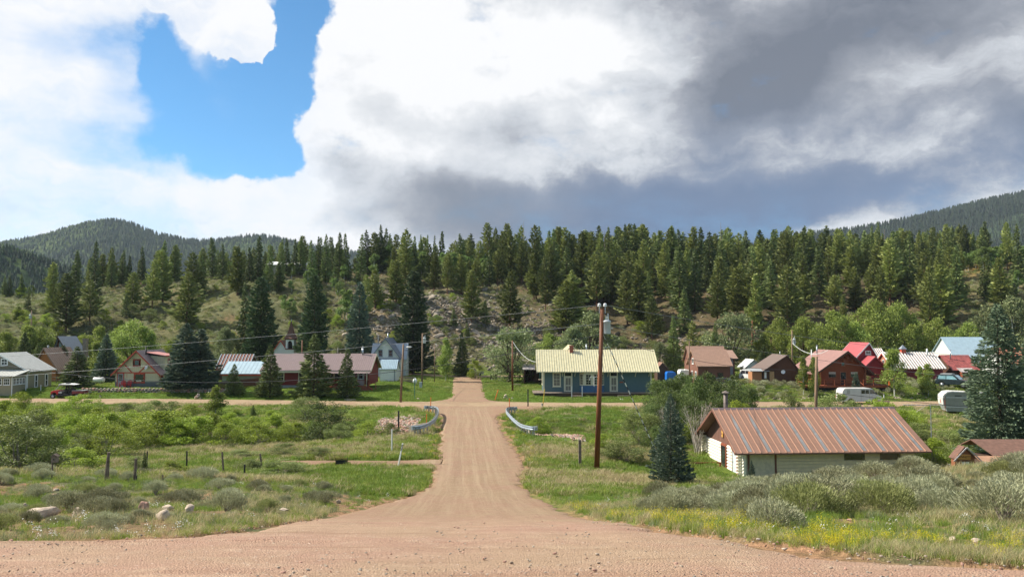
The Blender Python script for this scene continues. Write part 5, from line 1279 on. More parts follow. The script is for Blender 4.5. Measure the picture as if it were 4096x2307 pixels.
# ---- long red house with mauve roof
Bx = at(1056, 1500, 114).x
B = house('red_house', 'long dark red house with mauve ribbed metal roof and covered porch', Bx, 114, 14.8, 8, 1.35)
W = 14.9
MB().box(.0, 8.9, .03, 7.9, -.5, .55).build('foundation', M_greyp, B)
gable(B, W, 8.2, 2.75, 1.95, 'x', M_mauve, M_redwall, .55, .45, .1, .30, .045, z0=.5, trim=M_cream, cap=M_mauve)
MB().box(-.45, W + .45, -.58, -.54, 2.3, 2.52).build('fascia', M_cream, B)
for u in (1.95, 4.9): window(B, 'front', 0, u, u + .95, 1.0, 2.35, M_cream, 1, 2, .12)
for u in (9.0, 10.0): window(B, 'front', 0, u, u + .92, .9, 2.25, M_cream, 1, 2, .10)
window(B, 'front', 0, 12.0, 12.9, .9, 2.3, M_cream, 2, 2, .10); MB().box(12.05, 12.85, -.045, -.022, 1.95, 2.2).build('valance', M_white, B)
door(B, 'front', 0, 13.4, 14.2, .45, 2.4, M_cream, M_white)
# porch along the right half
MB().box(8.2, W + .2, -1.75, -.02, .2, .40).build('porch_floor', M_redwood, B)
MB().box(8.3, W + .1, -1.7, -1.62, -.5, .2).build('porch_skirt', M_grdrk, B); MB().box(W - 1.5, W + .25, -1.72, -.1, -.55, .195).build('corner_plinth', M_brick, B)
railing(B, (8.2, -1.7, 0), (W + .1, -1.7, 0), .40, .95, M_redwood, 7, 2, True)
railing(B, (W + .1, -1.7, 0), (W + .1, -.1, 0), .40, .95, M_redwood, 2, 2, True)
for x in (W + .05, W - 1.9, 9.5): MB().box(x - .06, x + .06, -1.75, -1.63, .4, 2.5).build('porch_post', M_cream, B)
shed_roof(B, 8.0, W + .45, -2.0, -.5, 2.22, 2.36, M_mauve, .06, .3, 'porch_roof')
for k in range(4): MB().box(W + .3 + k * .28, W + .58 + k * .28, -1.5, -.5, -.6, .2 - k * .2).build('step', M_redwood, B)
railing(B, (W + .35, -1.5, 0), (W + 1.3, -1.5, 0), -.25, 1.15, M_redwood, 2, 1)
pipe(B, 13.3, 3.9, 4.5, 5.7, .14); pipe(B, 9.4, 5.0, 4.3, 5.6, .08, M_screen)

# ---- garages left of it, fence
B = house('garage', 'sage green garage with pale blue metal roof and red fascia', at(889, 1500, 119).x, 119, 5.7, 5.5, 1.3, 'garage')
gable(B, 5.7, 5.4, 2.05, 1.5, 'x', M_blroof, M_sagewall, .4, .15, .08, .6, .03)
MB().box(-.2, 5.9, -.45, -.41, 1.62, 1.82).build('fascia', M_redtrim, B); MB().box(2.6, 4.9, -.03, 0, 0, 1.05).build('low_door', M_darkwood, B)
B = house('rusty_roof_shed', 'shed with rust-striped tin roof behind the pale blue garage', at(866, 1450, 127).x, 127, 4.6, 5, 1.3, 'shed')
gable(B, 5.0, 5, 2.3, 2.1, 'x', M_rust, M_darkwood, .3, .15, .08, .55, .10, M_greyroof)
def picket(x0, y0, x1, y1, h0, h1, label, mat, n, nm='picket_fence', pw=.12, gap=0):
    L = math.hypot(x1 - x0, y1 - y0); ang = math.atan2(y1 - y0, x1 - x0); z = hz(x0, y0)
    f = thing(nm, label, 'fence', (x0, y0, z), ang)
    me = MB().box(-pw / 2, pw / 2, -.02, .02, -.1, 1).mesh('picket', mat)
    for k in range(n):
        t = k / (n - 1); xx = x0 + (x1 - x0) * t; yy = y0 + (y1 - y0) * t
        link('picket', me, f, (L * t, 0, hz(xx, yy) - z), None, (1, 1, h0 + (h1 - h0) * t + random.uniform(-.02, .02)))
    for q in (.25, .8): MB().bar((0, .05, h0 * q), (L, .05, hz(x1, y1) - z + h1 * q), .05, .09).build('rail', mat, f)
    return f
p = at(873, 1560, 111.5); q = at(1048, 1500, 118)
picket(p.x, 111.5, q.x, 118, 1.15, 1.3, 'dark picket fence sloping up from the stone wall to the garage', M_darkwood, 44)
p = at(1600, 1500, 128); q = at(1660, 1500, 131)
picket(p.x, 128, q.x, 131, 1.0, 1.0, 'weathered picket fence right of the white shed', M_deckwood, 16)
p = at(205, 1530, 122); q = at(262, 1530, 122)
def rail_fence(x0, y0, x1, y1, n, h, label, mat, rails=2, group=None):
    z = hz(x0, y0); f = thing('rail_fence', label, 'fence', (x0, y0, z), 0, group)
    P = []
    for k in range(n):
        t = k / (n - 1); x = x0 + (x1 - x0) * t; y = y0 + (y1 - y0) * t; zz = hz(x, y) - z; P.append((x - x0, y - y0, zz))
        MB().tube((x - x0, y - y0, zz - .2), (x - x0, y - y0, zz + h), .07, .06, 6).build('post', mat, f)
    for a, b_ in zip(P[:-1], P[1:]):
        for r_ in range(rails):
            hh = h * (.9 - .4 * r_); MB().tube((a[0], a[1], a[2] + hh), (b_[0], b_[1], b_[2] + hh + random.uniform(-.06, .06)), .05, .045, 5).build('rail', mat, f)
    return f
rail_fence(p.x - 1, 121, p.x + 6, 121, 4, 1.1, 'grey rail fence between the olive house and the dark spruce', M_deckwood)

# ---- cream gabled house with red trim
Bx = at(461, 1540, 115).x
B = house('cream_house', 'cream gabled house with wavy red trim and two red chairs on its deck', Bx, 115, 6.3, 8, 1.42)
W = 6.2
gable(B, W, 7.6, 2.15, 3.05, 'y', M_mauve, M_creamwall, .42, .55, .12, .4, .04, trim=M_redtrim)
MB().box(-.03, W + .03, -.04, 7.6, -.4, .85).build('skirt', M_corr, B)
MB().box(-.05, W + .05, -.10, -.05, 2.08, 2.22).build('tie_beam', M_redtrim, B)
MB().bar((2.35, -.07, 2.2), (1.35, -.07, 3.25), .05, .14).build('brace', M_redtrim, B); MB().bar((3.4, -.07, 2.2), (4.5, -.07, 3.25), .05, .14).build('brace', M_redtrim, B)
def wavy(u0, u1, z0, z1, root):
    b = MB(); n = 9
    for k in range(n):
        for (a, s) in ((z1, 1), (z0, -1)):
            u = u0 + (u1 - u0) * k / (n - 1); hh = .10 + .03 * math.sin(k * 2.2); b.box(u - .08, u + .08, -.075, -.015, a - hh, a + hh)
        z = z0 + (z1 - z0) * k / (n - 1); hw = .10 + .03 * math.sin(k * 2.6 + 1)
        for a in (u0, u1): b.box(a - hw, a + hw, -.07, -.012, z - .12, z + .12)
    w = b.build('window', M_redtrim, root); MB().box(u0, u1, -.05, -.03, z0, z1).build('pane', M_glass, w); return w
wavy(2.6, 3.45, 3.1, 4.0, B); wavy(2.75, 4.15, .75, 2.0, B); MB().box(3.0, 3.75, -.058, -.05, .85, 1.1).build('cushion', M_cream, B)
door(B, 'front', -.01, .35, 1.15, .12, 2.0, M_redtrim, M_greyp)
window(B, 'right', W, .6, 1.5, .5, 1.7, M_redtrim, 1, 1, .12)
# dormer on the right slope
MB().prism([(3.9, 3.6), (6.15, 2.2), (6.15, 4.4), (3.9, 4.55)], 2.0, 5.5, 'y').build('dormer_wall', M_creamwall, B)
shed_roof(B, 3.15, 6.5, 1.7, 5.8, 5.0, 4.45, ribbed('salmon_metal', (.45, .18, .14)), .08, along='x', name='dormer_roof')
MB().box(6.44, 6.52, 1.7, 5.8, 4.40, 4.56).build('fascia', M_redtrim, B)
window(B, 'right', 6.15, 3.0, 4.2, 2.9, 4.1, M_redtrim, 2, 1, .12)
pipe(B, 3.75, 1.2, 4.2, 5.65, .10, M_black); dish(B, 4.6, -.3, 2.9, .33)
ad = MB(); ad.box(.6, .9, -.08, -.02, 1.6, 2.0)
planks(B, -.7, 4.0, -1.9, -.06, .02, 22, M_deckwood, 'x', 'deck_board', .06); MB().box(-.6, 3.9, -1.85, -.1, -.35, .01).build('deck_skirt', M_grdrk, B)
for k in range(4): MB().box(1.62 + .0, 1.68, -.035, -.01, 1.85 - k * .14, 1.93 - k * .14).build('house_number', M_redtrim, B)
def adirondack(x, y, z, rz, label):
    c = thing('armchair', label, 'chair', (x, y, z), rz, 'red garden chairs')
    for k in range(5):
        a = (k - 2) * .11; MB().bar((a, .28, .32), (a * 1.25, .62, 1.02 - abs(k - 2) * .05), .09, .025).build('back_slat', M_red, c)
    for k in range(4): MB().box(-.28, .28, -.30 + k * .14, -.19 + k * .14, .40 - k * .03, .43 - k * .03).build('seat_slat', M_red, c)
    for s in (-.33, .33):
        MB().box(s - .06, s + .06, -.34, .34, .62, .65).build('arm', M_red, c); MB().box(s - .04, s + .04, -.32, -.24, 0, .62).build('leg', M_red, c); MB().bar((s, -.28, .36), (s, .5, .02), .05, .09).build('leg', M_red, c)
adirondack(Bx + 1.55, 113.9, 1.52, R(12), 'red wooden garden chair nearer the grey door of the cream house'); adirondack(Bx + 2.45, 113.9, 1.52, R(8), 'red wooden garden chair nearer the large window of the cream house')
p = on_ground(660, 1553)
B = thing('tent_box', 'small low grey gabled box on the lawn beside the cream house', 'box', (p.x, p.y, p.z)); MB().prism([(-.9, -.1), (.9, -.1), (.9, .25), (0, .75), (-.9, .25)], 0, 1.2, 'y').build('body', M_greyp, B)
MB().prism([(-.02, .77), (.98, .22), (.98, .28), (0, .83), (-.98, .28), (-.98, .22)], -.1, 1.3, 'y').build('lid', M_mauve, B)

# ---- olive house at the far left
B = house('olive_house', 'olive clapboard house with pale metal roof and white windowed porch', -77.5, 112, 8.2, 6, .95)
Wl = at(108, 1540, 112).x + 77.5
gable(B, Wl, 5.9, 3.1, 2.3, 'y', M_whitemetal if False else ribbed('pale_metal', (.52, .52, .47)), M_olive, .5, .35, .1, .5, .03, trim=M_white, ridge=.58)
MB().prism([(0.1, 3.12), (Wl - .1, 3.12), (Wl * .58, 5.35)], -.03, -.012, 'y').build('gable_face', M_olivedark, B)
window(B, 'front', -.03, at(6, 1400, 112).x + 77.5, at(34, 1400, 112).x + 77.5, 3.75, 4.75, M_white, 2, 2, .12)
pw = at(48, 1500, 108.8).x + 77.5
MB().box(-1, pw, -3.2, -.02, -.6, 2.35).build('porch_wall', M_olive, B)
shed_roof(B, -1.2, at(90, 1500, 110).x + 77.5, -3.6, -.05, 2.42, 3.1, MATS['pale_metal'], .08, .5, 'porch_roof')
u = pw - .1
for k in range(4): window(B, 'front', -3.2, u - 1.0 - k * 1.1, u - .15 - k * 1.1, 1.25, 2.15, M_white, 3, 2, .07)
for k in range(4): window(B, 'right', pw, -2.95 + k * .68, -2.35 + k * .68, 1.25, 2.15, M_white, 2, 2, .07)
for y in (-3.22, -.14): MB().box(pw - .02, pw + .05, y, y + .12, -.6, 2.35).build('corner_board', M_white, B)
MB().box(Wl - .1, Wl + .04, -.03, .12, -.5, 3.0).build('corner_board', M_white, B)
MB().box(Wl + .002, Wl + .03, 0, 5.9, -.5, .25).build('foundation', solid('green_foundation', (.22, .27, .18), .8), B)
for y in (1.7, 4.2): window(B, 'right', Wl, y, y + .75, .55, 2.4, M_white, 1, 2, .14)

# ---- brown roofed orange log house behind it, and the chalet
B = house('orange_log_house', 'orange log-sided house with steep brown metal roof behind the olive house', at(140, 1460, 126).x, 126, 6, 6, .9)
gable(B, at(250, 1460, 126).x - at(140, 1460, 126).x - 1.0, 7, 3.0, 2.9, 'y', M_brroof2, M_orange, .7, .3, .12, .6, .05, ridge=.42, trim=M_brroof2)
pipe(B, 1.4, 1, 5.6, 6.2, .1)
B = house('chalet', 'dark timber chalet with tall gable windows, balcony and blue-grey roof', at(214, 1460, 143).x, 143, 5, 8, 1.0)
W = at(276, 1460, 143).x - at(214, 1460, 143).x
gable(B, W, 5, 4.6, 2.9, 'y', ribbed('steel_blue_metal', (.22, .26, .31)), siding('chalet_boards', (.22, .09, .045), .2), .6, .6, .14, ridge=.32, trim=M_darkwood)
MB().prism([(W * .06, 4.65), (W * .9, 4.65), (W * .32, 7.1)], -.03, -.012, 'y').build('gable_glass', M_glass, B)
for k in range(4): MB().box(.05 + k * .68, .15 + k * .68, -.07, -.03, 4.5, 6.6 - abs(k - 1) * .55).build('mullion', M_redwood, B)
MB().box(0, W, -.07, -.03, 5.35, 5.47).build('crossbeam', M_redwood, B)
for u in (.2, 1.1, 1.9): window(B, 'front', 0, u, u + .72, 2.2, 4.2, M_white, 1, 1, .08)
MB().box(-.2, W + .2, -1.3, 0, 1.75, 1.9).build('balcony_floor', M_redwood, B); railing(B, (-.15, -1.25, 0), (W + .15, -1.25, 0), 1.9, .9, M_greyp, 4, 3)
chimney(B, W + .7, W + 1.35, 3, 3.8, 2, 7.2, M_stone)

# ---- pale metal building on the hill
p = at(1060, 1080, 238)
B = house('metal_building', 'long low pale metal building among the pines on the hill', p.x, 238, 12.5, 9, hz(p.x, 238) + .2, 'building')
gable(B, 12.4, 9, 3.0, 1.2, 'x', M_whitemetal, solid('tan_sheet', (.36, .33, .26), .7), .3, .3, .12); pipe(B, 10.3, 3, 3.5, 5.0, .12)

# ---- right side: brown-roofed house
B = house('brown_roof_house', 'brown wooden house with steep tan-brown metal roof and dark rear gable', at(2792, 1480, 124).x, 124, 5.2, 8, 1.75)
gable(B, 5.0, 6.8, 2.6, 2.15, 'x', M_brroof2, M_brownwall, .55, .3, .1, .3, .035, trim=M_brroof2)
MB().prism([(6.85, -.5), (12.0, -.5), (12.0, 2.9), (9.4, 5.1), (6.85, 2.9)], .5, 6.0, 'x').build('rear_wing', M_brownwall, B)
shed_roof(B, .2, 6.5, 6.9, 9.4, 3.1, 5.2, M_brroof2, .12); shed_roof(B, .2, 6.5, 9.4, 12.4, 5.2, 2.7, M_brroof2, .12)
MB().box(5.4, 6.6, 4.2, 4.3, .8, 3.6).build('garage_door', M_greyp, B); MB().box(5.0, 6.9, 4.32, 6.8, -.5, 3.4).build('wing_wall', M_brownwall, B); shed_roof(B, 4.6, 7.3, 3.7, 7.0, 3.35, 4.6, M_brroof2, .1)
window(B, 'left', 0, 2.8, 3.8, 2.6, 3.5, M_white, 1, 1, .1)
for y in (.8, 3.4): window(B, 'left', 0, y, y + 1.0, .2, 1.5, M_white, 2, 1, .1)
for u in (1.2, 3.0): window(B, 'front', 0, u, u + .9, .4, 1.4, M_darkwood, 1, 1, .1)
# blue tarpaulin, shed behind it, horse trailer
B = house('tarpaulin_shelter', 'bright blue tarpaulin shelter beside the depot', at(2668, 1500, 132).x, 132, 1.5, 3, 1.0, 'shelter')
MB().prism([(0, -.3), (1.5, -.3), (1.5, 1.55), (1.3, 1.85), (.1, 1.85), (-.05, 1.5)], 0, 3.2, 'y').build('cover', M_tarp, B, bevel=.03)
MB().prism([(-.03, 1.38), (1.53, 1.38), (1.53, 1.42), (-.03, 1.42)], -.03, 3.23, 'y').build('hem', M_tarp, B)
B = house('brown_shed', 'brown shed half hidden between depot and blue tarpaulin', at(2630, 1500, 134).x, 134, 1.6, 3, 1.0, 'shed'); gable(B, 1.7, 3, 2.3, .9, 'y', M_brroof, M_darkwood, .2, .2, .1)
B = thing('horse_trailer', 'white box trailer parked left of the brown-roofed house', 'trailer', (at(2720, 1500, 128).x, 128, 1.55))
MB().prism([(.0, .35), (1.55, .35), (1.55, 1.8), (.15, 1.8), (0, 1.5)], 0, 2.0, 'y').build('body', M_white, B, bevel=.04); MB().box(.3, .55, -.02, 0, 1.1, 1.4).build('window', M_glass, B); MB().box(.0, 1.0, .02, .1, .0, .36).build('fender', M_white, B)
for x in (.35, 1.2): MB().tube((x, -.06, .2), (x, .14, .2), .28, .28, 14).build('wheel', M_rubber, B)
for k in range(2): MB().box(.3 + k * .6, .7 + k * .6, .6, 1.1, 1.8, 1.87).build('roof_vent', M_white, B)

# ---- small dark log cabin
x0 = at(3052, 1500, 118).x
B = house('dark_log_cabin', 'small dark log cabin with striped metal roof and tan door', x0, 118, 5.3, 5, 2.0, 'cabin')
Wc = at(3196, 1500, 118).x - x0
gable(B, Wc, 6, 1.65, 2.25, 'y', M_darkroof, M_logdark, .3, .45, .1, ridge=.66)
MB().bar((Wc * .66 - .6, .9, 3.43), (-.25, .9, 1.62), .55, .03).build('pale_stripe', M_cream, B)
MB().bar((Wc * .66 - .6, 2.0, 3.43), (-.25, 2.0, 1.62), .8, .03).build('grey_stripe', M_greyroof, B)
door(B, 'front', -.0, .95, 1.65, 0, 1.6, M_darkwood, solid('tan_door', (.42, .27, .13), .7), False); MB().box(.2, .5, -.04, 0, .6, 1.5).build('shutter', M_white, B)
shed_roof(B, -1.7, .9, -.5, 2.0, 1.62, 1.9, M_greyp, .06)
MB().box(-1.6, -.2, .0, 2.0, -.3, 1.5).build('side_room', siding('lit_logs', (.40, .19, .09), .2), B); MB().box(-.198, -.1, .02, 1.9, -.3, 1.5).build('corner_post', M_darkwood, B)  # side room logs lighter than the rest, sunlight painted into the colour
dish(B, 2.9, -.3, 1.5, .3); pipe(B, 3.4, 2.5, 3.6, 4.5, .04, M_steel, 'vent_pipe', False)
B = house('white_outbuilding', 'white outbuilding with pale roof left of the dark log cabin', at(2988, 1500, 131).x, 131, 2.3, 3, 1.8, 'shed')
gable(B, 2.2, 4, 2.0, 1.0, 'y', ribbed('chalk_metal', (.62, .64, .62)), M_whitewall, .4, .3, .1)

# ---- red-brown log house with wrap-around deck
x0 = at(3278, 1520, 112.5).x; Wc = at(3462, 1520, 112.5).x - x0
B = house('log_house', 'red-brown log house with broad front gable and railed deck', x0, 112.5, 6.6, 9, 2.05)
gable(B, Wc, 8.6, 2.05, 2.5, 'y', M_loghouse_roof, M_logred, 1.0, 1.2, .14, ridge=.56, trim=M_darkwood)
for k in range(9):
    z = .1 + k * .24
    MB().tube((.05, -.28, z), (.05, .3, z), .115, .115, 8).build('log_end', M_orange if False else solid('sunlit_log', (.50, .19, .06), .6), B)  # left-side logs: brightness of the sunlit wall is painted into their colour
    MB().tube((Wc - .05, -.28, z), (Wc - .05, .3, z), .115, .115, 8).build('log_end', M_logend, B)
    MB().tube((-.06, .3, z), (-.06, 8.5, z), .115, .115, 8).build('log', MATS['sunlit_log'], B)
for (a, b_) in ((1.25, 2.35), (4.35, 5.45)):
    w = window(B, 'front', 0, a, b_, .95, 1.8, M_logend, 1, 1, .06); MB().box(a + .07, b_ - .07, -.03, -.021, 1.45, 1.73).build('blind', M_curtain, w)
door(B, 'front', 0, 3.0, 3.7, 0, 1.7, M_logend, M_black); window(B, 'front', 0, 3.1, 3.6, 2.6, 3.1, M_logend, 1, 1, .06)
for k in range(3): MB().tube((Wc * .56 - .6 + k * .6, -1.15, 3.7 - abs(k - 1) * .35), (Wc * .56 - .6 + k * .6, .1, 3.7 - abs(k - 1) * .35), .08, .08, 7).build('purlin', M_logend, B)
planks(B, -3.0, Wc + 2.9, -2.3, -.3, -.12, 44, M_redwood, 'x', 'deck_board', .07); MB().box(-2.9, Wc + 2.8, -2.2, -.4, -.6, -.13).build('under_deck_shade', M_grdrk, B)  # near-black block below the boards stands in for shade under the deck
MB().box(-3.05, Wc + 2.95, -2.36, -2.30, -.3, -.02).build('deck_edge', M_redwood, B); planks(B, Wc + .1, Wc + 2.9, -.3, 4, -.12, 14, M_redwood, 'y', 'deck_board', .07)
railing(B, (-3.0, -2.3, 0), (Wc * .62, -2.3, 0), -.05, .85, M_redwood, 6, 2); railing(B, (Wc * .8, -2.3, 0), (Wc + 2.9, -2.3, 0), -.05, .85, M_redwood, 4, 2); railing(B, (-3.0, -2.3, 0), (-3.0, 0, 0), -.05, .85, M_redwood, 2, 2); railing(B, (Wc + 2.9, -2.3, 0), (Wc + 2.9, 4, 0), -.05, .85, M_redwood, 3, 2)
shed_roof(B, Wc + .9, Wc + 2.6, -1.2, 6, 1.45, 1.15, M_logend, .12, along='x', name='side_porch_roof')
for y in (-1.1, 5.8): MB().box(Wc + 2.3, Wc + 2.42, y, y + .12, -.1, 1.2).build('porch_post', M_logend, B)
pipe(B, 2.4, 7.0, 4.0, 5.2, .10); pipe(B, 1.2, 6, 3.2, 4.6, .07, M_white)
MB().tube((Wc + 2.6, -1.6, -.03), (Wc + 2.6, -1.6, .5), .16, .12, 8).build('flower_pot', M_orangep, B)
for k in range(4): MB().box(Wc * .63, Wc * .79, -2.65 - k * .25, -2.4 - k * .25, -.65, -.2 - k * .13).build('step', M_redwood, B)
MB().bar((Wc * .66, -2.4, .75), (Wc * .74, -3.3, .1), .06, .09).build('stair_rail', M_redwood, B)

# red roofed houses behind it
B = house('red_roof_house', 'house with bright red metal roof and white gable trim behind the log house', at(3420, 1470, 128).x, 128, 6, 6, 1.9)
gable(B, 3.6, 6.5, 3.3, 2.4, 'y', M_redroof, M_barnred, .5, .4, .1, trim=M_white, ridge=.62); window(B, 'front', 0, 1.7, 2.6, 3.9, 4.5, M_white, 2, 1, .08); pipe(B, 3.7, 2, 4, 4.4, .1)
B = house('red_roof_annexe', 'lower red-roofed annexe in front of the bright red roof', at(3458, 1470, 125).x, 125, 3, 3, 1.9, 'shed')
gable(B, 3.2, 2.8, 2.1, 1.5, 'y', M_redroof, M_barnred, .4, .4, .1, trim=M_redroof)
B = house('far_striped_shed', 'shed with red and white striped tin roof behind the red roofs', at(3495, 1470, 133).x, 133, 3, 3, 1.9, 'shed')
gable(B, 2.0, 4, 3.1, 1.5, 'x', M_redroof2, M_barnred, .3, .2, .08, .35, .12, M_whitemetal)
# ---- barn
x0 = at(3573, 1500, 122).x; Wc = at(3772, 1500, 122).x - x0
B = house('red_barn', 'red barn with rust-and-white striped tin roof and cupola', x0, 122, 7, 7, 1.9, 'barn')
gable(B, Wc, 6.2, 2.05, 2.1, 'x', M_rust, M_barnred, .45, .25, .08, .42, .17, M_whitemetal, trim=M_redtrim)
MB().prism([(0, -.5), (6.2, -.5), (6.2, 2.03), (3.1, 4.1), (0, 2.03)], -.02, -.008, 'x').build('orange_gable', M_barnorange, B); window(B, 'left', -.02, 2.7, 3.4, 2.5, 3.2, M_white, 1, 1, .08)
MB().box(1.0, 3.2, -.04, 0, -.2, 1.75).build('barn_door', M_redwall, B); MB().tube((3.65, -.03, 1.35), (3.65, -.08, 1.35), .24, .24, 16).build('round_sign', M_curtain, B)
cu = MB().box(2.75, 3.4, 2.8, 3.4, 3.9, 4.85).build('cupola', M_redtrim, B); MB().add([(2.6, 2.65, 4.85), (3.55, 2.65, 4.85), (3.55, 3.55, 4.85), (2.6, 3.55, 4.85), (3.07, 3.1, 5.5)], [(0, 1, 4), (1, 2, 4), (2, 3, 4), (3, 0, 4), (3, 2, 1, 0)]).build('cupola_roof', M_steel, cu)
pipe(B, 6.5, 2.4, 3.6, 4.9, .13, M_whitemetal, 'chimney_pipe', False)
# ---- red roof log cabin, pale blue roof
x0 = at(3812, 1500, 124).x
B = house('red_roof_cabin', 'small log cabin with worn red tin roof and tiny grey porch roof', x0, 124, 4, 6, 1.9, 'cabin')
gable(B, 4.0, 6.5, 1.75, 2.0, 'x', M_redroof2, M_logdark, .4, .3, .08, .3, .04); pipe(B, .9, 2.2, 3.2, 4.6, .09)
MB().box(.8, 2.0, -1.2, 0, -.3, 1.35).build('porch', M_redwood, B); shed_roof(B, .6, 2.9, -1.4, 0, 1.3, 1.85, M_oldroof, .08, .35, 'porch_roof')
B = house('pale_blue_roof_house', 'large house with pale blue metal roof behind the big spruce', at(3835, 1450, 137).x, 137, 7, 9, 1.9)
gable(B, 8.5, 10, 2.3, 4.2, 'x', M_blroof, M_whitewall, .4, .3, .1, ridge=.5)
B = house('orange_roof_house', 'house with dull orange roof glimpsed behind the big spruce', at(4030, 1470, 128).x, 128, 6, 7, 1.9); gable(B, 6, 7, 2.4, 2.4, 'x', ribbed('dull_orange_metal', (.46, .18, .10)), M_whitewall, .4, .3, .1)

# ---- cabin with the striped brown roof in the hollow
pL = at(2868, 1900, 58.0)
XC, YC, ZC = 16.6, 58.0, -1.15
C_ = house('white_log_cabin', 'cream log cabin with long seamed brown metal roof and grey bare strips', XC, YC, 14, 6, ZC, 'cabin', rz=R(4))
Wc = 13.0; Dc = 8.4; whc = 2.2; rhc = 2.25
core = MB().prism([(.12, -.6), (Dc - .12, -.6), (Dc - .12, whc), (Dc / 2, whc + rhc - .05), (.12, whc)], .1, Wc - .1, 'x').build('core_wall', M_logwhite, C_)
s = rhc / (Dc / 2); e = Dc / 2 + .78; og = .78
n = 31; pitch_ = (Wc + 2 * og) / n
M_bare = solid('bare_grey_metal', (.24, .25, .25), .45, .2, .15)
def slope_pt(d, dz, sg): return (Dc / 2 + sg * d, whc + rhc - d * s + dz)
pm = None
for sg in (-1, 1):
    P = lambda d, dz: slope_pt(d, dz, sg)
    me = MB().prism([P(0, .06), P(e, .06), P(e, .10), P(0, .10)], 0, pitch_ - .006, 'x').mesh('roof_panel', M_brroof)
    a, b_ = P(.0, .13), P(e, .13)
    seam = MB().bar((0, a[0], a[1]), (0, b_[0], b_[1]), .045, .055).mesh('roof_seam', ribbed('seam_metal', (.42, .23, .15)))
    for k in range(n):
        link('roof_panel', me, C_, (-og + k * pitch_, 0, 0)); link('roof_seam', seam, C_, (-og + k * pitch_, 0, 0))
        if sg < 0 and k % 3 == 2 and k > 1:
            L0 = random.uniform(.45, .8); q0, q1 = P(L0, .104), P(e - .15, .104); q2, q3 = P(L0, .112), P(e - .15, .112)
            x0_, x1_ = .09, pitch_ - .12
            st = MB(); m0, m1 = P(L0 + .9, .104), P(L0 + .9, .112)
            st.add([(x0_ + .16, q2[0], q2[1]), (x0_ + .2, q2[0], q2[1]), (x1_, m1[0], m1[1]), (x1_, q3[0], q3[1]), (x0_ + .02, q3[0], q3[1]), (x0_ + .05, m1[0], m1[1])], [(0, 1, 2, 3, 4, 5) if True else ()])
            st.build('bare_strip', M_bare, C_).location = (-og + k * pitch_, 0, 0)
    MB().prism([P(0, -.06), P(e + .02, -.06), P(e + .02, .13), P(0, .13)], -og - .04, -og - .01, 'x').build('fascia', M_brownwall, C_)
    MB().prism([P(0.3, .0), P(e, .0), P(e, .05), P(.3, .05)], -og + .01, Wc + og - .01, 'x').build('roof_deck', M_brownbd, C_)
MB().prism([(Dc / 2 - .25, whc + rhc - .12), (Dc / 2, whc + rhc + .2), (Dc / 2 + .25, whc + rhc - .12), (Dc / 2, whc + rhc + .11)], -og - .05, Wc + og + .05, 'x').build('ridge_cap', M_mauve, C_)
# gable boards (left end), logs below
for k in range(24):
    y0_ = .15 + (Dc - .3) * k / 24; y1_ = y0_ + (Dc - .3) / 24 - .02; ym = (y0_ + y1_) / 2; top = whc + (Dc / 2 - abs(ym - Dc / 2)) * s - .05
    if top > whc + .1: MB().box(.0, .07, y0_, y1_, whc - .25, top).build('gable_board', solid('brown_gable_paint', (.17, .085, .06), .7, var=.12), C_)
lr = .115; nl = 10
for k in range(nl):
    z = -.02 + k * lr * 2
    if z > whc - .2: break
    for (a, b_) in ((.0, 1.1), (2.0, 3.1), (4.3, 8.75)) if z < 1.82 else ((.0, 8.75),):
        MB().tube((.02, a, z), (.02, b_, z), lr, lr, 10).build('log', M_logwhite, C_)
    MB().tube((.02, -.38, z), (.02, 0, z), lr, lr * .97, 10).build('log_end', M_logwhite, C_)
    MB().tube((-.38, .02, z + lr), (.1, .02, z + lr), lr * .9, lr * .9, 10).build('log_end', M_logwhite, C_)
    MB().tube((-.38, Dc, z + lr), (.1, Dc, z + lr), lr * .9, lr * .9, 10).build('log_end', M_logwhite, C_)
    MB().tube((-.40, .02, z + lr), (-.375, .02, z + lr), lr * .7, lr * .7, 10).build('log_cut', M_logend, C_)
d_ = door(C_, 'left', .0, 1.12, 1.98, -.1, 1.85, M_redwood, solid('pale_blue_door', (.55, .62, .62), .5), False, True)
w = MB(); fbox(w, 'left', .0, 3.1, 4.3, -.1, 1.95, 0, .14); w.build('door_frame', M_redwood, C_); fbox(MB(), 'left', -.145, 3.25, 4.15, .05, 1.8, .0, .02).build('pane', M_glass, C_)
# log siding on the front
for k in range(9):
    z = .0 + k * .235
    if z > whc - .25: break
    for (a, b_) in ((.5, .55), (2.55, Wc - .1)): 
        if b_ - a > .2: MB().box(a, b_, .08 - .03, .12, z, z + .20).build('siding_log', solid('shade_cream_siding', (.70, .60, .38), .65, var=.06), C_)  # front wall's shaded look is mixed into this cream
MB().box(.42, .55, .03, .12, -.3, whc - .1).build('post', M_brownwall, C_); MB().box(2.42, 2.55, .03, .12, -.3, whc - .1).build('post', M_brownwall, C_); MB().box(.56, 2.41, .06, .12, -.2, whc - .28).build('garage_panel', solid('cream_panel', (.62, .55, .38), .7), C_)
for k in range(22): MB().box(.9 + k * 1.12 - .05, .9 + k * 1.12 + .05, -.52, .1, whc - .52 + .08, whc - .30) .build('rafter_tail', M_cream, C_) if .9 + k * 1.12 < Wc else None
for a in (7.6, 10.3, 12.1):
    if a + 1.6 < Wc: MB().box(a, a + 1.55, .02, .05, whc - 1.0, whc - .42).build('window', M_glass, C_)
cx = .55
pipe(C_, cx, 5.0, whc + rhc - 1.0, whc + rhc + 1.2, .17, solid('sooty_pipe', (.20, .16, .14), .6, .4, .3), 'stovepipe')
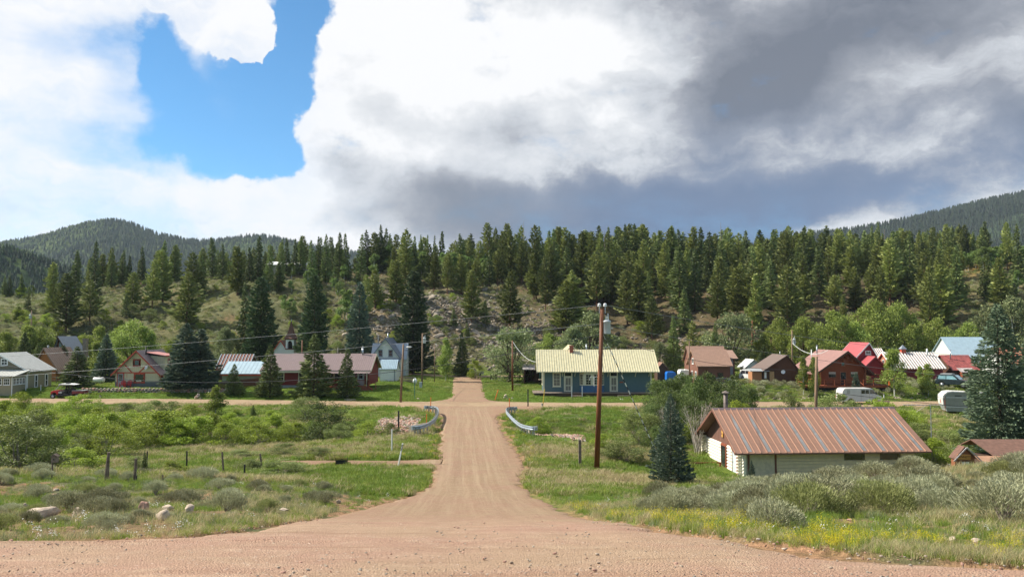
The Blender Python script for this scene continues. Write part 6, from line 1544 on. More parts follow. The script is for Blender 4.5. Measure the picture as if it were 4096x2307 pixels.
# carved sun and name board on the gable
sn = MB().lathe([(.001, .10), (.12, .09), (.17, .03), (.17, 0)], 14)
for k in range(12):
    a = k * math.pi / 6; c, s_ = math.cos(a), math.sin(a); L = .36 if k % 2 else .46
    sn.prism([(c * .13 - s_ * .05, s_ * .13 + c * .05), (c * .13 + s_ * .05, s_ * .13 - c * .05), (c * L, s_ * L)], 0, .05, 'z')
o = sn.build('carved_sun', solid('carved_gold_wood', (.62, .33, .08), .5, var=.15), C_); o.location = (-.02, Dc / 2 - .1, whc + 1.35); o.rotation_euler = (0, R(-90), 0)
o = MB().box(-.26, .26, -.17, .17, 0, .06).build('name_board', MATS['carved_gold_wood'], C_, bevel=.03); o.location = (-.03, Dc / 2 - .1, whc + .45); o.rotation_euler = (0, R(-90), 0)
MB().prism([(-.09, -.05), (0, .09), (.09, -.05)], .06, .075, 'z').build('carving', M_brownwall, o)
# little porch ramp and rail to the left
planks(C_, -2.2, -.42, .6, 2.6, -.30, 9, solid('orange_brown_boards', (.36, .17, .09), .8, var=.15), 'x', 'porch_board', .07)
MB().add([(-.45, .2, -.28), (-.45, -1.1, -.85), (-2.2, -1.1, -.95), (-2.2, .55, -.3)], [(0, 1, 2, 3)]).build('ramp', MATS['orange_brown_boards'], C_)
railing(C_, (-3.6, 3.4, 0), (-.5, 3.4, 0), -.25, .85, M_redwood, 3, 2); MB().bar((-2.9, 1.0, .0), (-.5, 1.0, -.02), .10, .16).build('beam', M_redwood, C_)
b = MB().path([(-.2, 8.0, whc + .1), (-.75, 8.5, whc + .02), (-.7, 8.6, whc - .35), (-.2, 8.3, .9)], .02, 5); b.build('service_cable', M_whitemetal, C_)
dish(C_, -.75, 8.5, whc + .05, .12, 'floodlight')

# ---- name-board cabin, lower right
YB = 44.0; xb = at(3820, 1830, YB).x; zb = at(3850, 1783, YB).z - 3.0
B = house('signed_cabin', 'small brown board cabin with orange name sign and brown roof at lower right', xb, YB, 1.2, 3, zb, 'cabin')
wS = at(3898, 1830, YB).x - xb
gable(B, wS, .4, 2.35, .58, 'y', M_shingle, siding('orange_brown_planks', (.26, .10, .045), .16, True), .06, .12, .04, ridge=.46, z0=-1.2)
for sgn, x1_, z1_ in ((-1, -.25, 2.22), (1, wS + .3, 2.14)):
    p0 = Vector((wS * .46, -.33, 2.97)); p1 = Vector((x1_, -.33, z1_))
    for k in range(5):
        a = p0.lerp(p1, k / 5 + .01); b_ = p0.lerp(p1, (k + 1) / 5 - .01); MB().bar(a, b_, .04, .06).build('edge_shingle', M_oldroof, B)
# long low roof running right
rb = house('long_low_cabin', 'long low cabin with two-tone brown roof behind the name-board gable', xb + wS * .46 + 2.3, YB + .1, 6, 4, zb, 'cabin')
MB().prism([(1.6, -1.2), (3.5, -1.2), (3.5, 2.1), (1.6, 2.1)], .3, 6.6, 'x').build('wall', M_darkwood, rb)
MB().prism([(.6, 2.30), (2.9, 2.93), (2.9, 2.98), (.6, 2.35)], -.2, 7, 'x').build('roof', M_shingle, rb); MB().prism([(-.35, 2.04), (.62, 2.31), (.62, 2.36), (-.35, 2.09)], -1.3, 7, 'x').build('lower_roof', solid('tan_shingles', (.36, .20, .12), .9, var=.15, scale=5), rb)
MB().prism([(2.9, 2.93), (4.0, 2.5), (4.0, 2.55), (2.9, 2.98)], -.2, 7, 'x').build('roof', M_shingle, rb); MB().box(.8, 6.6, .1, .2, -1.2, 1.95).build('front_wall', M_darkwood, rb)
sg = link('sign', MB().box(-.37, .37, -.05, 0, -.14, .14).mesh('sign', solid('sign_orange', (.62, .30, .07), .6, var=.08)), B, (wS * .43, -.02, 2.42), (0, R(2.5), 0))
md = sg.modifiers.new('bevel', 'BEVEL'); md.width = .02; md.segments = 2
def text(s_, size, mat, parent, loc, rot=(R(90), 0, 0), name='lettering', depth=.004):
    cu_ = bpy.data.curves.new(name, 'FONT'); cu_.body = s_; cu_.size = size; cu_.align_x = 'CENTER'; cu_.align_y = 'CENTER'; cu_.extrude = depth
    t = bpy.data.objects.new(name + '_curve', cu_); COL.objects.link(t); bpy.context.view_layer.update()
    me = bpy.data.meshes.new_from_object(t.evaluated_get(bpy.context.evaluated_depsgraph_get())); bpy.data.objects.remove(t)
    me.materials.clear(); me.materials.append(mat); return link(name, me, parent, loc, rot)
text('BENNETT', .17, solid('burnt_letters', (.12, .06, .02), .8), sg, (0, -.056, 0))
w = MB(); fbox(w, 'front', 0, wS * .28, wS * .72, 1.55, 2.2, 0, .05); w = w.build('window', M_darkwood, B)
fbox(MB(), 'front', 0, wS * .31, wS * .49, 1.58, 2.14, .05, .06).build('curtain', M_white, w); fbox(MB(), 'front', 0, wS * .52, wS * .69, 1.58, 2.14, .05, .06).build('curtain', M_white, w)

# ================================================================== poles, wires, fences, rocks, vehicles
M_poleorange = solid('treated_pole', (.19, .065, .022), .6, var=.35, scale=1.2, streak=(3, 3, .35), bump=.3)
M_pole = solid('grey_brown_pole', (.22, .14, .085), .8, var=.25, scale=2, streak=(3, 3, .4))
M_tank = solid('transformer_grey', (.50, .53, .53), .45, var=.06); M_cer = solid('white_porcelain', (.75, .75, .72), .3, var=.04)
M_wire = solid('wire_grey', (.30, .30, .30), .5, .4); M_wireb = solid('wire_black', (.04, .04, .045), .6)
M_guard = solid('guardrail_steel', (.36, .41, .45), .4, .55, .12); M_postw = solid('old_post_wood', (.16, .12, .09), .9, var=.35, scale=5, bump=.5)
def transformer(root, z, side_=1, off=(.0, -.18), s=1.0):
    x = side_ * (.14 + .26 * s)
    t = MB().lathe([(.001, 0), (.24 * s, 0), (.255 * s, .04), (.255 * s, .80 * s), (.29 * s, .82 * s), (.29 * s, .88 * s), (.20 * s, .95 * s), (.001, .97 * s)], 20, (x, off[1], z)).build('transformer', M_tank, root, True)
    MB().bar((0, 0, z + .2), (x, off[1], z + .2), .08, .08).bar((0, 0, z + .65 * s), (x, off[1], z + .65 * s), .08, .08).build('bracket', M_tank, t)
    for a in (-.06, .08): MB().lathe([(.05 * s, .9 * s), (.05 * s, 1.0 * s), (.035 * s, 1.02 * s), (.05 * s, 1.06 * s), (.035 * s, 1.1 * s), (.05 * s, 1.16 * s), (.03 * s, 1.2 * s), (.03 * s, 1.32 * s + a), (.001, 1.36 * s + a)], 10, (x + a, off[1], z)).build('bushing', M_cer, t, True)
    MB().box(x + .25 * s, x + .42 * s, off[1] - .03, off[1] + .03, z + .35, z + .42).build('lug', M_tank, t); return t
def pole(px, base_py, top, Y, r, mat, label, lean=None, name='utility_pole', arm=False):
    a, _ = ray(px, base_py if base_py else 1500); x = a * Y; z = hz(x, Y); tp = at(top[0], top[1], Y)
    o = thing(name, label, 'utility pole', (x, Y, z))
    MB().tube((0, 0, -.3), (tp.x - x, 0, tp.z - z), r, r * .72, 14).build('pole', mat, o, True)
    o['h'] = 0; del o['h']
    return o, Vector((tp.x, Y, tp.z))
big, btop = pole(2386, 1860, (2409, 1232), 55.5, .19, M_poleorange, 'tall reddish-brown utility pole beside the road with grey transformer')
bz = big.location.z; tiltx = (btop.x - big.location.x) / (btop.z - bz)
for s in (-1, 1):
    x = btop.x - big.location.x + s * .20; z = btop.z - bz
    i_ = MB().tube((x, 0, z - .35), (x, 0, z + .12), .025, .025, 6).build('pin', M_steel, big)
    MB().lathe([(.03, .1), (.13, .12), (.13, .18), (.06, .2), (.12, .22), (.12, .28), (.05, .33), (.001, .34)], 14, (x, 0, z)).build('insulator', M_cer, i_, True)
t_ = transformer(big, at(2400, 1335, 55.5).z - bz, 1, (0, -.05), 1.0); t_.location.x = tiltx * 9
def wire(name, pts, r, mat, label, sag=0.0, n=14):
    b = MB(); P = []
    for a, c in zip(pts[:-1], pts[1:]):
        a = Vector(a); c = Vector(c)
        for k in range(n + 1):
            t = k / n; q = a.lerp(c, t); q.z -= sag * 4 * t * (1 - t); P.append(q)
    b.path(P, r, 5); o = b.build(name, mat); tag(o, label, 'cable'); return o
T0 = Vector((btop.x, 55.5, btop.z + .33))
# top and neutral conductors run left and right from the tall pole, leaving the view on both sides
wire('power_line', [at(2384, 1222, 55.5), at(-700, 1470, 68)], .013, M_wire, 'top power wire running left from the tall pole', .35)
wire('power_line', [at(2429, 1222, 55.5), at(4500, 1470, 75)], .013, M_wire, 'top power wire running right from the tall pole', .7)
wire('power_line', [at(2396, 1296, 55.5), at(-700, 1555, 68)], .013, M_wire, 'second power wire running left from the tall pole', .3)
wire('power_line', [at(2406, 1298, 55.5), at(4500, 1560, 75)], .013, M_wire, 'second power wire running right from the tall pole', .7)
wire('telephone_cable', [at(2396, 1338, 55.5), at(-500, 1345, 66)], .020, M_wireb, 'thick black sagging cable left of the tall pole', 3.55, 30)
wire('telephone_cable', [at(2400, 1345, 55.5), at(3262, 1475, 75)], .016, M_wireb, 'thin cable from the tall pole to the pole by the log house', .8)
wire('service_cable', [at(3262, 1560, 75), at(4400, 1660, 70)], .022, M_wireb, 'black cable sagging right in front of the white van', .3)
wire('service_cable', [at(3170, 1372, 118), at(3312, 1400, 113)], .04, M_whitemetal, 'pale twisted cable from the transformer pole to the log house', 1.0)
wire('service_cable', [at(2050, 1364, 122), at(2143, 1447, 118)], .035, M_whitemetal, 'pale cable from the reddish pole to the depot roof', .7)
wire('service_cable', [at(1689, 1380, 128), at(1612, 1400, 107)], .03, M_wireb, 'cable from the transformer pole to the street lamp pole', .3)
wire('service_cable', [at(1689, 1385, 128), at(1613, 1460, 140)], .03, M_wireb, 'thin cable from the transformer pole to the white house', .5)
wire('service_cable', [at(2940, 1446, 123), at(3060, 1432, 118)], .03, M_wireb, 'cable hanging between the brown-roofed house and the dark cabin', .4)
# striped guy wire
g0 = at(2414, 1340, 55.5); g1 = on_ground(2700, 1735) if False else Vector((at(2640, 1700, 62).x, 62, hz(at(2640, 1700, 62).x, 62)))
g = thing('guy_wire', 'black and white striped guy wire slanting down from the tall pole', 'guy wire', g1); n = 34
for k in range(n):
    a = g1.lerp(g0, k / n) - g1; b_ = g1.lerp(g0, (k + 1) / n) - g1
    MB().tube(a, b_, .035 if k < 30 else .02, None, 6).build('sleeve', M_cer if k % 2 else M_wireb, g)

pole(3260, 1640, (3266, 1425), 75, .17, M_pole, 'brown utility pole behind the cabin roof in front of the log house deck')[0]
o, tp = pole(1602, 1597, (1614, 1376), 104, .16, M_pole, 'wooden street lamp pole at the edge of the left lawn')
l = MB().path([(tp.x - o.location.x, 0, tp.z - o.location.z - .9), (tp.x - o.location.x + .25, 0, tp.z - o.location.z - .45), (tp.x - o.location.x + .5, -.1, tp.z - o.location.z - .4)], .03).build('lamp_arm', M_steel, o)
MB().lathe([(.001, .12), (.15, .10), (.22, 0), (.001, -.08)], 12, (0, 0, 0)).build('lamp_head', M_cer, l, True).location = (tp.x - o.location.x + .72, -.1, tp.z - o.location.z - .4)
l.children[0].scale = (1.9, 1, 1)
o, tp = pole(1688, 1522, (1690, 1332), 128, .15, M_pole, 'utility pole with grey transformer right of the white house'); transformer(o, tp.z - o.location.z - 1.6, 1, s=.9)
o, tp = pole(1738, 1510, (1739, 1378), 138, .08, M_pole, 'slim pole with small lamp at the end of the left lawn', name='lamp_pole')
MB().lathe([(.001, .1), (.18, .02), (.001, -.05)], 10, (tp.x - o.location.x + .2, 0, tp.z - o.location.z)).build('lamp_head', M_cer, o)
pole(2050, 1512, (2050, 1362), 122, .15, M_poleorange, 'reddish utility pole left of the depot')
pole(2757, 1500, (2757, 1363), 121, .10, M_pole, 'utility pole at the left wall of the brown-roofed house')
pole(3007, 1402, (3009, 1281), 160, .16, M_poleorange, 'utility pole on the slope behind the small dark cabin')
o, tp = pole(3167, 1430, (3168, 1320), 130, .13, M_pole, 'utility pole with white transformer between the cabins'); transformer(o, tp.z - o.location.z - 2.3, 1, s=.9)
o, tp = pole(966, 1350, (970, 1272), 160, .13, M_poleorange, 'utility pole with transformer left of the huge dark fir'); transformer(o, tp.z - o.location.z - 1.6, -1, s=.8)
o, tp = pole(127, 1345, (127, 1240), 158, .13, M_pole, 'utility pole with transformer on the slope behind the olive house'); transformer(o, tp.z - o.location.z - 1.7, -1, s=.8)
pole(1208, 1400, (1209, 1360), 136, .11, M_poleorange, 'pole stub rising behind the long red house roof')

# ---- simple posts
def post(px, base, top, w, mat, label, name='fence_post', cat='post', lean=0.0, band=None, group=None, Y=None, square=False):
    p = on_ground(px, base) if Y is None else Vector((ray(px, base)[0] * Y, Y, hz(ray(px, base)[0] * Y, Y)))
    h = max(.2, at(px, top, p.y).z - p.z); r = w * p.y / F / 2
    b = MB()
    if square: b.box(-r, r, -r, r, -.2, h)
    else: b.tube((0, 0, -.2), (lean * h, 0, h), r, r * .9, 8)
    o = b.build('shaft', mat); o.location = (0, 0, 0)
    if band:
        e = thing(name, label, cat, p, 0, group); o.parent = e
        for k in range(band):
            z = h * (.94 - .055 * k); MB().tube((lean * z, 0, z), (lean * (z - h * .028), 0, z - h * .028), r * 1.12, r * 1.12, 8).build('band', M_black, e)
        return e
    o.name = name; o.location = p; tag(o, label, cat, group); return o
fg = 'old fence posts on the left bank'
post(421, 1922, 1808, 14, M_postw, 'thickest leaning fence post on the left bank', lean=.10, group=fg); post(432, 1915, 1826, 7, M_postw, 'thin post touching the thickest leaning post', lean=.02, group=fg)
post(537, 1926, 1833, 12, M_postw, 'thick pale-topped fence post right of the thickest one', lean=.05, group=fg); post(546, 1926, 1900, 5, M_black, 'short stub beside the pale-topped post', group=fg)
post(587, 1884, 1803, 6, M_black, 'thin dark post beside the spindly spruce', group=fg); post(746, 1886, 1803, 7, M_black, 'straight black post in the middle of the meadow', group=fg)
post(895, 1890, 1806, 8, M_postw, 'dark post leaning left near the path end', lean=-.10, group=fg); post(978, 1908, 1857, 7, M_black, 'short black post right of a tiny stub', group=fg)
post(951, 1900, 1885, 8, M_postw, 'tiny leaning stub in the meadow grass', lean=.3, group=fg); post(1049, 1878, 1813, 8, M_postw, 'leaning post left of the for sale sign', lean=-.15, group=fg); post(650, 1918, 1898, 7, M_postw, 'short grey stub in the grass', group=fg)
post(1594, 1727, 1642, 7, M_black, 'dark post on the rubble bank', name='marker_post'); post(2320, 1868, 1758, 11, M_deckwood, 'weathered square wooden post left of the tall pole', name='wooden_post', square=True)
post(2112, 1627, 1556, 5, M_black, 'thin black post at the far edge of the grass', name='marker_post')
post(1567, 1806, 1716, 6, M_cer, 'upright white marker post beside the guardrail', name='marker_post'); post(1590, 1868, 1772, 6, M_cer, 'leaning white marker post with black bands at the driveway', name='marker_post', lean=.22, band=5)
for (px, bs, tp, ln, lb) in ((1722, 1648, 1588, .02, 'orange marker rod at the far end of the left guardrail'), (1706, 1718, 1655, .0, 'orange marker rod beside the left guardrail'), (2039, 1655, 1592, -.02, 'orange marker rod at the far end of the right guardrail'), (1978, 1602, 1558, .35, 'leaning orange marker rod beyond the cross road')):
    post(px, bs, tp, 3.2, M_orangep, lb, name='marker_rod', cat='marker', lean=ln)
post(2170, 1612, 1556, 3.5, M_yellow, 'leaning yellow marker pole before the depot', name='marker_rod', cat='marker', lean=.12, Y=99); post(2168, 1630, 1612, 8, M_concrete, 'short pale bollard below the yellow marker', name='bollard', cat='bollard')
post(1660, 1596, 1510, 3, M_green, 'thin green pole by the pale boulder on the lawn', name='marker_post', lean=-.05)
for px, lb in ((42, 'white post nearest the left edge'), (103, 'white post before the porch corner'), (163, 'white post right of the olive house')): post(px, 1562, 1538, 3, M_cer, lb, name='garden_post')
post(352, 1530, 1512, 3, M_cer, 'white post left of the long white gas tank', name='garden_post', Y=121)
for px, lb in ((3536, 'small white marker post right of the plank box'),): post(px, 1596, 1578, 4, M_cer, lb, name='marker_post')
# birdhouse post
p = on_ground(208, 1912); e = thing('birdhouse_post', 'dark post carrying a weathered box at the edge of the willows', 'birdhouse', p); k_ = p.y / F
MB().tube((0, 0, -.2), (0, 0, 88 * k_), .04, .035, 7).build('post', M_postw, e); MB().box(-.02, .24, -.1, .1, 62 * k_, 86 * k_).build('box', M_deckwood, e); MB().prism([(-.05, 86 * k_), (.28, 86 * k_), (.11, 86 * k_ + .12)], -.13, .13, 'y').build('lid', M_postw, e); MB().tube((.11, -.12, 74 * k_), (.11, -.1, 74 * k_), .03, .03, 8).build('hole', M_grdrk, e)
# for sale sign
p = on_ground(1366, 1872); k_ = p.y / F
e = thing('for_sale_sign', 'low black and yellow for sale sign in the grass by the driveway', 'sign', p, R(2))
w, h0, h1 = 46 * k_, 14 * k_, 40 * k_
MB().box(-w / 2, w / 2, -.015, .015, h0, h1).build('panel', solid('sign_ochre', (.34, .27, .06), .6, var=.08), e)
MB().box(-w / 2 + .02, w / 2 - .02, -.022, -.017, h0 + .05, h0 + .05 + 14.5 * k_).build('black_panel', M_black, e)
for s in (-1, 1): MB().box(s * w / 2 - .015, s * w / 2 + .015, -.02, .02, -.2, h1 + .02).build('leg', M_black, e)
text('FOR SALE', .125, M_black, e, (0, -.019, h1 - 9 * k_)); MB().prism([(-.06, h1 - 4.2 * k_), (.0, h1 - 2.6 * k_), (.0, h1 - 3.4 * k_), (.1, h1 - 3.4 * k_), (.1, h1 - 5.0 * k_), (.0, h1 - 5.0 * k_), (.0, h1 - 5.8 * k_)], -.022, -.016, 'y').build('arrow', M_black, e)

# ---- guardrails: W-beam on posts along a curve
def guardrail(pts, label, zoff=.0):
    P = []
    for (x, y) in pts: P.append(Vector((x, y, hz(x, y) + .60 + zoff)))
    Q = []
    for k in range(len(P) - 1):
        for j in range(5):
            t = j / 5; p0 = P[max(k - 1, 0)]; p1 = P[k]; p2 = P[k + 1]; p3 = P[min(k + 2, len(P) - 1)]
            Q.append(.5 * ((2 * p1) + (p2 - p0) * t + (2 * p0 - 5 * p1 + 4 * p2 - p3) * t * t + (3 * p1 - p0 - 3 * p2 + p3) * t ** 3))
    Q.append(P[-1]); o0 = Vector((Q[0].x, Q[0].y, hz(Q[0].x, Q[0].y)))
    zavg = [q.z for q in Q]; Q = [Vector((q.x, q.y, z)) for q, z in zip(Q, np.convolve(np.pad(zavg, 4, 'edge'), np.ones(9) / 9, 'valid'))]
    e = thing('guardrail', label, 'guardrail', o0)
    prof = [(-.17, 0), (-.15, .045), (-.09, .06), (-.04, .0), (0, -.02), (.04, .0), (.09, .06), (.15, .045), (.17, 0)]
    vs, fs = [], []
    for i, q in enumerate(Q):
        d = (Q[min(i + 1, len(Q) - 1)] - Q[max(i - 1, 0)]).normalized(); nrm = Vector((d.y, -d.x, 0)).normalized()
        for (z, o) in prof: vs.append(q - o0 + nrm * o + Vector((0, 0, z)))
    m = len(prof)
    for i in range(len(Q) - 1):
        for j in range(m - 1): fs.append((i * m + j, i * m + j + 1, (i + 1) * m + j + 1, (i + 1) * m + j))
    bo = MB().add(vs, fs).build('beam', M_guard, e); sm = bo.modifiers.new('solid', 'SOLIDIFY'); sm.thickness = .02
    for i in range(1, len(Q) - 1, 2):
        q = Q[i] - o0; g_ = hz(Q[i].x, Q[i].y) - o0.z; d = (Q[i + 1] - Q[i - 1]).normalized(); nb = Vector((-d.y, d.x, 0)) * .13
        c = q + nb; MB().box(c.x - .08, c.x + .08, c.y - .08, c.y + .08, g_ - .9, q.z + .12).build('post', M_concrete if i % 4 == 1 else M_steel, e)
    for q in (Q[0], Q[-1]):
        MB().tube(q - o0 + Vector((0, 0, -.17)), q - o0 + Vector((0, 0, .17)), .2, .2, 14).build('terminal', M_guard, e)
    return e
guardrail([(-9.0, 73.4), (-8.3, 73.6), (-7.8, 76.5), (-7.7, 80.5), (-7.8, 84), (-8.1, 88), (-8.7, 91.3), (-9.9, 92.0)], 'curved galvanised guardrail on the left of the road', .1)
guardrail([(.4, 90.6), (-.45, 90.0), (-.6, 87.0), (-.15, 82.5), (.45, 78.5), (1.0, 75.3), (1.7, 73.2), (2.15, 73.0)], 'curved galvanised guardrail on the right of the road', .1)
# culvert wing walls
def slab(name, pts, y0, y1, mat, label, cat): o = MB().prism(pts, y0, y1, 'y').build(name, mat); tag(o, label, cat); return o
zc = hz(-9, 79)
z1_ = .25
def wingwall(x0, x1, y0, y1, za, zb_, label):
    b = MB(); t = .15; bot = -2.2
    b.add([(x0, y0, bot), (x1, y1, bot), (x1, y1 + t, bot), (x0, y0 + t, bot), (x0, y0, za), (x1, y1, zb_), (x1, y1 + t, zb_), (x0, y0 + t, za)], [(0, 3, 2, 1), (4, 5, 6, 7), (0, 1, 5, 4), (1, 2, 6, 5), (2, 3, 7, 6), (3, 0, 4, 7)])
    o = b.build('wing_wall', M_concrete); tag(o, label, 'concrete wall')
wingwall(-10.5, -8.2, 81.6, 80.6, -.15, .35, 'pale concrete wing wall of the culvert under the left guardrail')
wingwall(.2, 1.7, 81.5, 79.2, .35, .0, 'grey concrete wing wall of the culvert under the right guardrail')

# ---- rocks
M_rock = solid('granite_pale', (.50, .40, .30), .9, var=.22, scale=3, bump=.8, bscale=14); M_rockg = solid('granite_grey', (.36, .31, .25), .9, var=.3, scale=2, bump=.8, bscale=10); M_rockp = solid('granite_pink', (.46, .27, .20), .9, var=.22, scale=4, bump=.6)
def rock_mesh(seed, flat=.6, ang=.5, mat=None, sub=2):
    import bmesh
    bm = bmesh.new(); bmesh.ops.create_icosphere(bm, subdivisions=sub, radius=.5)
    rr = random.Random(seed); pl = [(Vector((rr.gauss(0, 1), rr.gauss(0, 1), rr.gauss(0, 1))).normalized(), rr.uniform(.28, .44)) for _ in range(int(5 + ang * 12))]
    for v in bm.verts:
        for nrm, d in pl:
            k = v.co.dot(nrm)
            if k > d: v.co -= nrm * (k - d) * .93
        v.co.x *= 1 + .15 * math.sin(seed * 3.1 + v.co.y * 5); v.co *= 1 + .05 * math.sin(v.co.x * 14 + seed) * math.sin(v.co.z * 11); v.co.z *= flat
    me = bpy.data.meshes.new('rock'); bm.to_mesh(me); bm.free(); me.materials.append(mat or M_rock)
    if ang < .8:
        for p in me.polygons: p.use_smooth = True
    return me
def boulder(px, base, wpx, hpx, mat, seed, label, group='boulders on the near banks', ang=.9, Y=None):
    p = on_ground(px, base) if Y is None else Vector((ray(px, base)[0] * Y, Y, hz(ray(px, base)[0] * Y, Y))); k = p.y / F; w = wpx * k * 1.15; h = hpx * k * 1.35
    o = link('boulder', rock_mesh(seed, 1, ang, mat, 3), None, p + Vector((0, 0, h * .2)), (0, 0, seed * 1.3), (w * .78, w * .64, h * .85)); tag(o, label, 'boulder', group); return o
boulder(165, 2070, 165, 50, M_rock, 1, 'long flat pale boulder at the lower left'); boulder(315, 2066, 68, 44, M_rock, 2, 'round whitish boulder right of the long flat one'); boulder(575, 2045, 50, 50, M_rockp, 3, 'upright reddish boulder with broken face')
boulder(650, 2080, 76, 58, M_rock, 4, 'smooth tan boulder leaning to the left', ang=.6); boulder(672, 2040, 60, 26, M_rock, 5, 'pale boulder behind the smooth tan one'); boulder(760, 2050, 54, 42, M_rock, 6, 'angular grey-tan boulder right of the tan one', ang=.8)
boulder(100, 2025, 24, 16, M_rock, 7, 'small pale stone above the long flat boulder'); boulder(220, 1985, 44, 16, M_rockp, 8, 'flat pink stone in the bare patch'); boulder(225, 1962, 30, 14, M_rockg, 9, 'small grey stone at the top of the bare patch'); boulder(300, 2020, 32, 12, M_rockp, 10, 'small pink stone above the whitish boulder')
boulder(308, 2085, 26, 12, M_rock, 11, 'white pebble below the whitish boulder'); boulder(550, 2060, 40, 16, M_rockp, 12, 'flat stone left of the smooth tan boulder'); boulder(1065, 2065, 26, 14, M_rock, 13, 'white stone in the grass left of the road'); boulder(1135, 2040, 50, 12, M_rock, 14, 'flat white slab in the grass left of the road')
boulder(1355, 2012, 26, 20, M_rock, 15, 'whitish broken stone in the tall grass left of the road'); boulder(2755, 1992, 42, 26, M_rock, 16, 'pale boulder in the sagebrush below the blue spruce'); boulder(3603, 1992, 60, 46, M_rock, 17, 'big smooth tan boulder on the right bank'); boulder(3492, 2002, 32, 24, M_rock, 18, 'angular pinkish boulder left of the big smooth one', ang=.8)
boulder(3545, 1975, 26, 14, M_rockp, 19, 'brown stone behind the big smooth boulder'); boulder(3530, 1985, 34, 18, M_rock, 20, 'tan stone between the pinkish and the big boulder'); boulder(3425, 1990, 50, 16, M_rock, 21, 'flat pale stone at the left end of the rock line'); boulder(3865, 1982, 50, 18, M_rock, 22, 'low flat boulder in the grass right of the big one')
boulder(3812, 2165, 44, 26, M_rock, 23, 'round pale boulder among the yellow flowers'); boulder(3905, 2165, 50, 16, M_rock, 24, 'flat stone right of the round one among the flowers'); boulder(3435, 2050, 24, 14, M_rockp, 25, 'small pink stone on the bare earth'); boulder(3400, 2082, 26, 12, M_rockp, 26, 'small stone lower on the bare earth')
boulder(2610, 1985, 26, 14, M_rock, 27, 'pale stone at the left end of the sagebrush'); boulder(2575, 2005, 34, 14, M_rockp, 28, 'flat pinkish stone at the edge of the sagebrush'); boulder(2790, 2070, 44, 14, M_rockp, 29, 'flat stone in the dry grass right of the road'); boulder(3285, 2025, 26, 18, M_rock, 30, 'white stone in the sagebrush')
# small stones on and along the road
st = [rock_mesh(40 + k, .7, .6, m_, 1) for k, m_ in enumerate((M_rock, M_rockp, M_rockg, M_rock))]
N = 5200; Yq = 1 / RNG.uniform(1 / 60, 1 / 5.2, N); Aq = RNG.uniform(-.72, .72, N); Xq = Aq * Yq
edge_ = np.exp(-(np.minimum(np.abs(Xq - road_l(Yq)), np.abs(Xq - road_r(Yq))) / .6) ** 2)
kp = (RNG.random(N) < .35 * ((Xq > road_l(Yq)) & (Xq < road_r(Yq)) & (Yq < 24)) + .8 * edge_ + .25 * ((Xq < road_l(Yq)) & (Yq < 30)))
Xq, Yq, Aq = Xq[kp], Yq[kp], Aq[kp]; s_ = RNG.gamma(2.0, .007, len(Xq)) + .010; s_ = np.minimum(s_, .075) * (1 + np.maximum(Yq - 20, 0) * .03)
Zq = height(Xq, Yq) + .055 * road_mask(Xq, Yq) + .03
scatter('loose_stones', 'loose pebbles and stones on the gravel and its edges', 'gravel', np.stack([Xq, Yq, Zq], 1), np.stack([RNG.normal(0, .3, len(Xq)), RNG.normal(0, .3, len(Xq)), RNG.random(len(Xq)) * 6.28], 1), np.stack([s_ * 1.2, s_, s_ * .8], 1), st)
# exposed rubble on the pale crossing
def rubble(name, label, n, fx, smin, smax, cat='rubble', mats=None):
    X, Y = fx(n); Z = height(X, Y) + .02; s = RNG.uniform(smin, smax, len(X)) ** 1.0
    return scatter(name, label, cat, np.stack([X, Y, Z], 1), np.stack([RNG.normal(0, .5, len(X)), RNG.normal(0, .5, len(X)), RNG.random(len(X)) * 6.28], 1), np.stack([s * 1.3, s, s * .8], 1), mats or rr_)
rr_ = [rock_mesh(60 + k, .65, .95, m_, 1) for k, m_ in enumerate((M_rockp, M_rockp, M_rock, M_rockg))]
def creek(n, x0, x1, sy):
    X = RNG.uniform(x0, x1, n); return X, 80 + .12 * X + RNG.normal(0, sy, n)
rubble('creek_rubble', 'broken pinkish rubble beside the left culvert', 900, lambda n: (RNG.uniform(-14.2, -9.8, n), RNG.normal(84, 1.9, n)), .12, .38)
rubble('creek_rubble', 'broken pinkish rubble beside the right culvert', 1000, lambda n: (lambda X: (X, 78.2 - 1.35 * (X - 1.2) + RNG.normal(0, .9, n)))(RNG.uniform(1.1, 6.5, n)), .12, .36)
